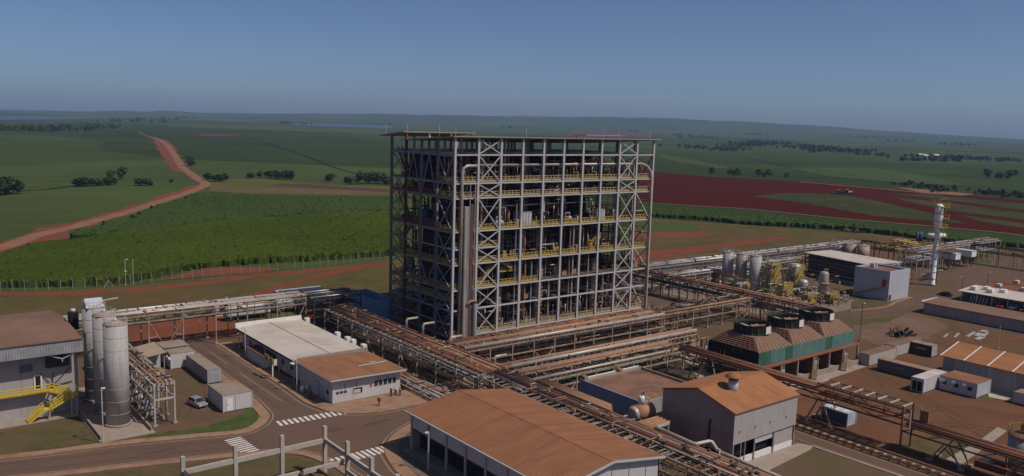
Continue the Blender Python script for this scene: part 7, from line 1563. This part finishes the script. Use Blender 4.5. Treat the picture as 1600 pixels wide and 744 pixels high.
TR = PT['trees_r']
tl = ['first thin tree beyond the ploughed field from the tower', 'thin tree second along the far edge of the ploughed field', 'thin tree third along the far edge of the ploughed field', 'pale thin tree behind the third one', 'dark tree left in the trio above the ploughed field', 'dark tree middle of the trio above the ploughed field', 'dark tree right of the trio above the ploughed field', 'small lone tree right of the trio', 'round dark tree far right, left in its group', 'round dark tree far right, middle of its group', 'round dark tree far right, right in its group', 'dark tree behind the far right group']
for i, ((x, y), lab) in enumerate(zip(TR, tl)): tree(x, y, 1.0 if i < 8 else 1.4, (3, 1)[i % 2], lab, 'trees beyond the ploughed field')
for i, (x, y) in enumerate(PT['row_r']):
    tree(x, y, .62, (1, 3, 4)[i % 3], ['tree %s along the low dark hedge row at the far right' % w for w in ('first', 'second', 'third', 'fourth', 'fifth', 'sixth', 'seventh', 'eighth', 'ninth', 'tenth', 'eleventh')][i], 'hedge row trees at the far right')
def wood(name, pts, spread, n, hgt, leaf, label, m=LEAF):
    b = MB(); r = random.Random(label)
    for (x, y) in pts:
        for _ in range(n):
            px, py = x + r.gauss(0, spread), y + r.gauss(0, spread * .5); h = hgt * r.uniform(.4, 1.1); z0 = height(px, py)
            for q in range(6):
                c = Vector((px + r.uniform(-1, 1) * h * .4, py + r.uniform(-1, 1) * h * .4, z0 + h * r.uniform(.15, 1))); s = leaf * r.uniform(.6, 1.3)
                a = Vector((r.uniform(-1, 1), r.uniform(-1, 1), r.uniform(-.4, .4))) * s; d = Vector((r.uniform(-.4, .4), r.uniform(-.4, .4), 1)) * s
                b.add([c - a - d * .4, c + a - d * .3, c + a * .4 + d, c - a * .6 + d * .7], [(0, 1, 2, 3)])
    o = b.build(name, m, None, (0, 0, 0)); tag(o, label, 'wood', None, 'stuff')
W_ = PT['woods']
wood('far_wood', W_[0:6] + [(2100, 1450), (2300, 1550), (2050, 1200)], 55, 44, 8, 4, 'dark far wood above the green fields right of the tower')
wood('far_wood', W_[6:11] + [(1700, 720), (1735, 640)], 32, 26, 7, 3, 'dark tree belt round far white sheds at the right')
wood('far_wood', W_[11:14] + [(1560, 1120), (1420, 1000)], 30, 14, 8, 3, 'thin line of far trees right of the tower roof')
wood('far_wood', PT['woods_l'][0:8], 25, 24, 11, 4, 'dark tree line along the far crest at the left')
wood('far_wood', PT['woods_l'][8:12] + [(1800, 4200)], 60, 16, 8, 7, 'blue far woods near the left horizon')
wood('far_wood', [(660, 200), (690, 230), (705, 255), (672, 165), (664, 140), (668, 120), (660, 100)], 9, 26, 3.6, 1.3, 'low dark scrub belt at the far right behind the red field')
wood('far_wood', [(3000 + k * 600, 2400 + 700 * math.sin(k * 2.1)) for k in range(5)] + [(2700 + k * 700, 4800 - k * 460) for k in range(5)], 60, 16, 8, 6, 'scattered far woods on the hazy plain to the right')
t = thing('far_shed', (1703, 735, 0), 'tiny white sheds among the far trees at the right', 'shed')
for k, (dx, dy) in enumerate(((0, 0), (26, -20), (-40, -30))): box('wall', WHITE, t, 1703 + dx, 1725 + dx, 735 + dy, 745 + dy, 0, 5); b = MB(); b.prism([(735 + dy - 1, 5.0), (745 + dy + 1, 5.0), (740 + dy, 8)], 'X', 1702 + dx, 1726 + dx); b.build('roof', ROOF_WH, t)

# ---------------------------------------------------------------- haze
HZ = bpy.data.materials.new('haze'); HZ.use_nodes = True
nt = HZ.node_tree; nt.nodes.remove(nt.nodes['Principled BSDF'])
pv = nt.nodes.new('ShaderNodeVolumePrincipled'); pv.inputs['Color'].default_value = (0.46, 0.65, 1.0, 1); pv.inputs['Density'].default_value = 7.6e-5
pv.inputs['Anisotropy'].default_value = 0.0
nt.links.new(pv.outputs[0], nt.nodes['Material Output'].inputs['Volume'])
b = MB(); b.box(-12250, 12250, -12250, 12250, -1.2, 153)
me = b.mesh('haze', HZ); o = setup(bpy.data.objects.new('haze', me), Matrix.Identity(4)); tag(o, kind='stuff')
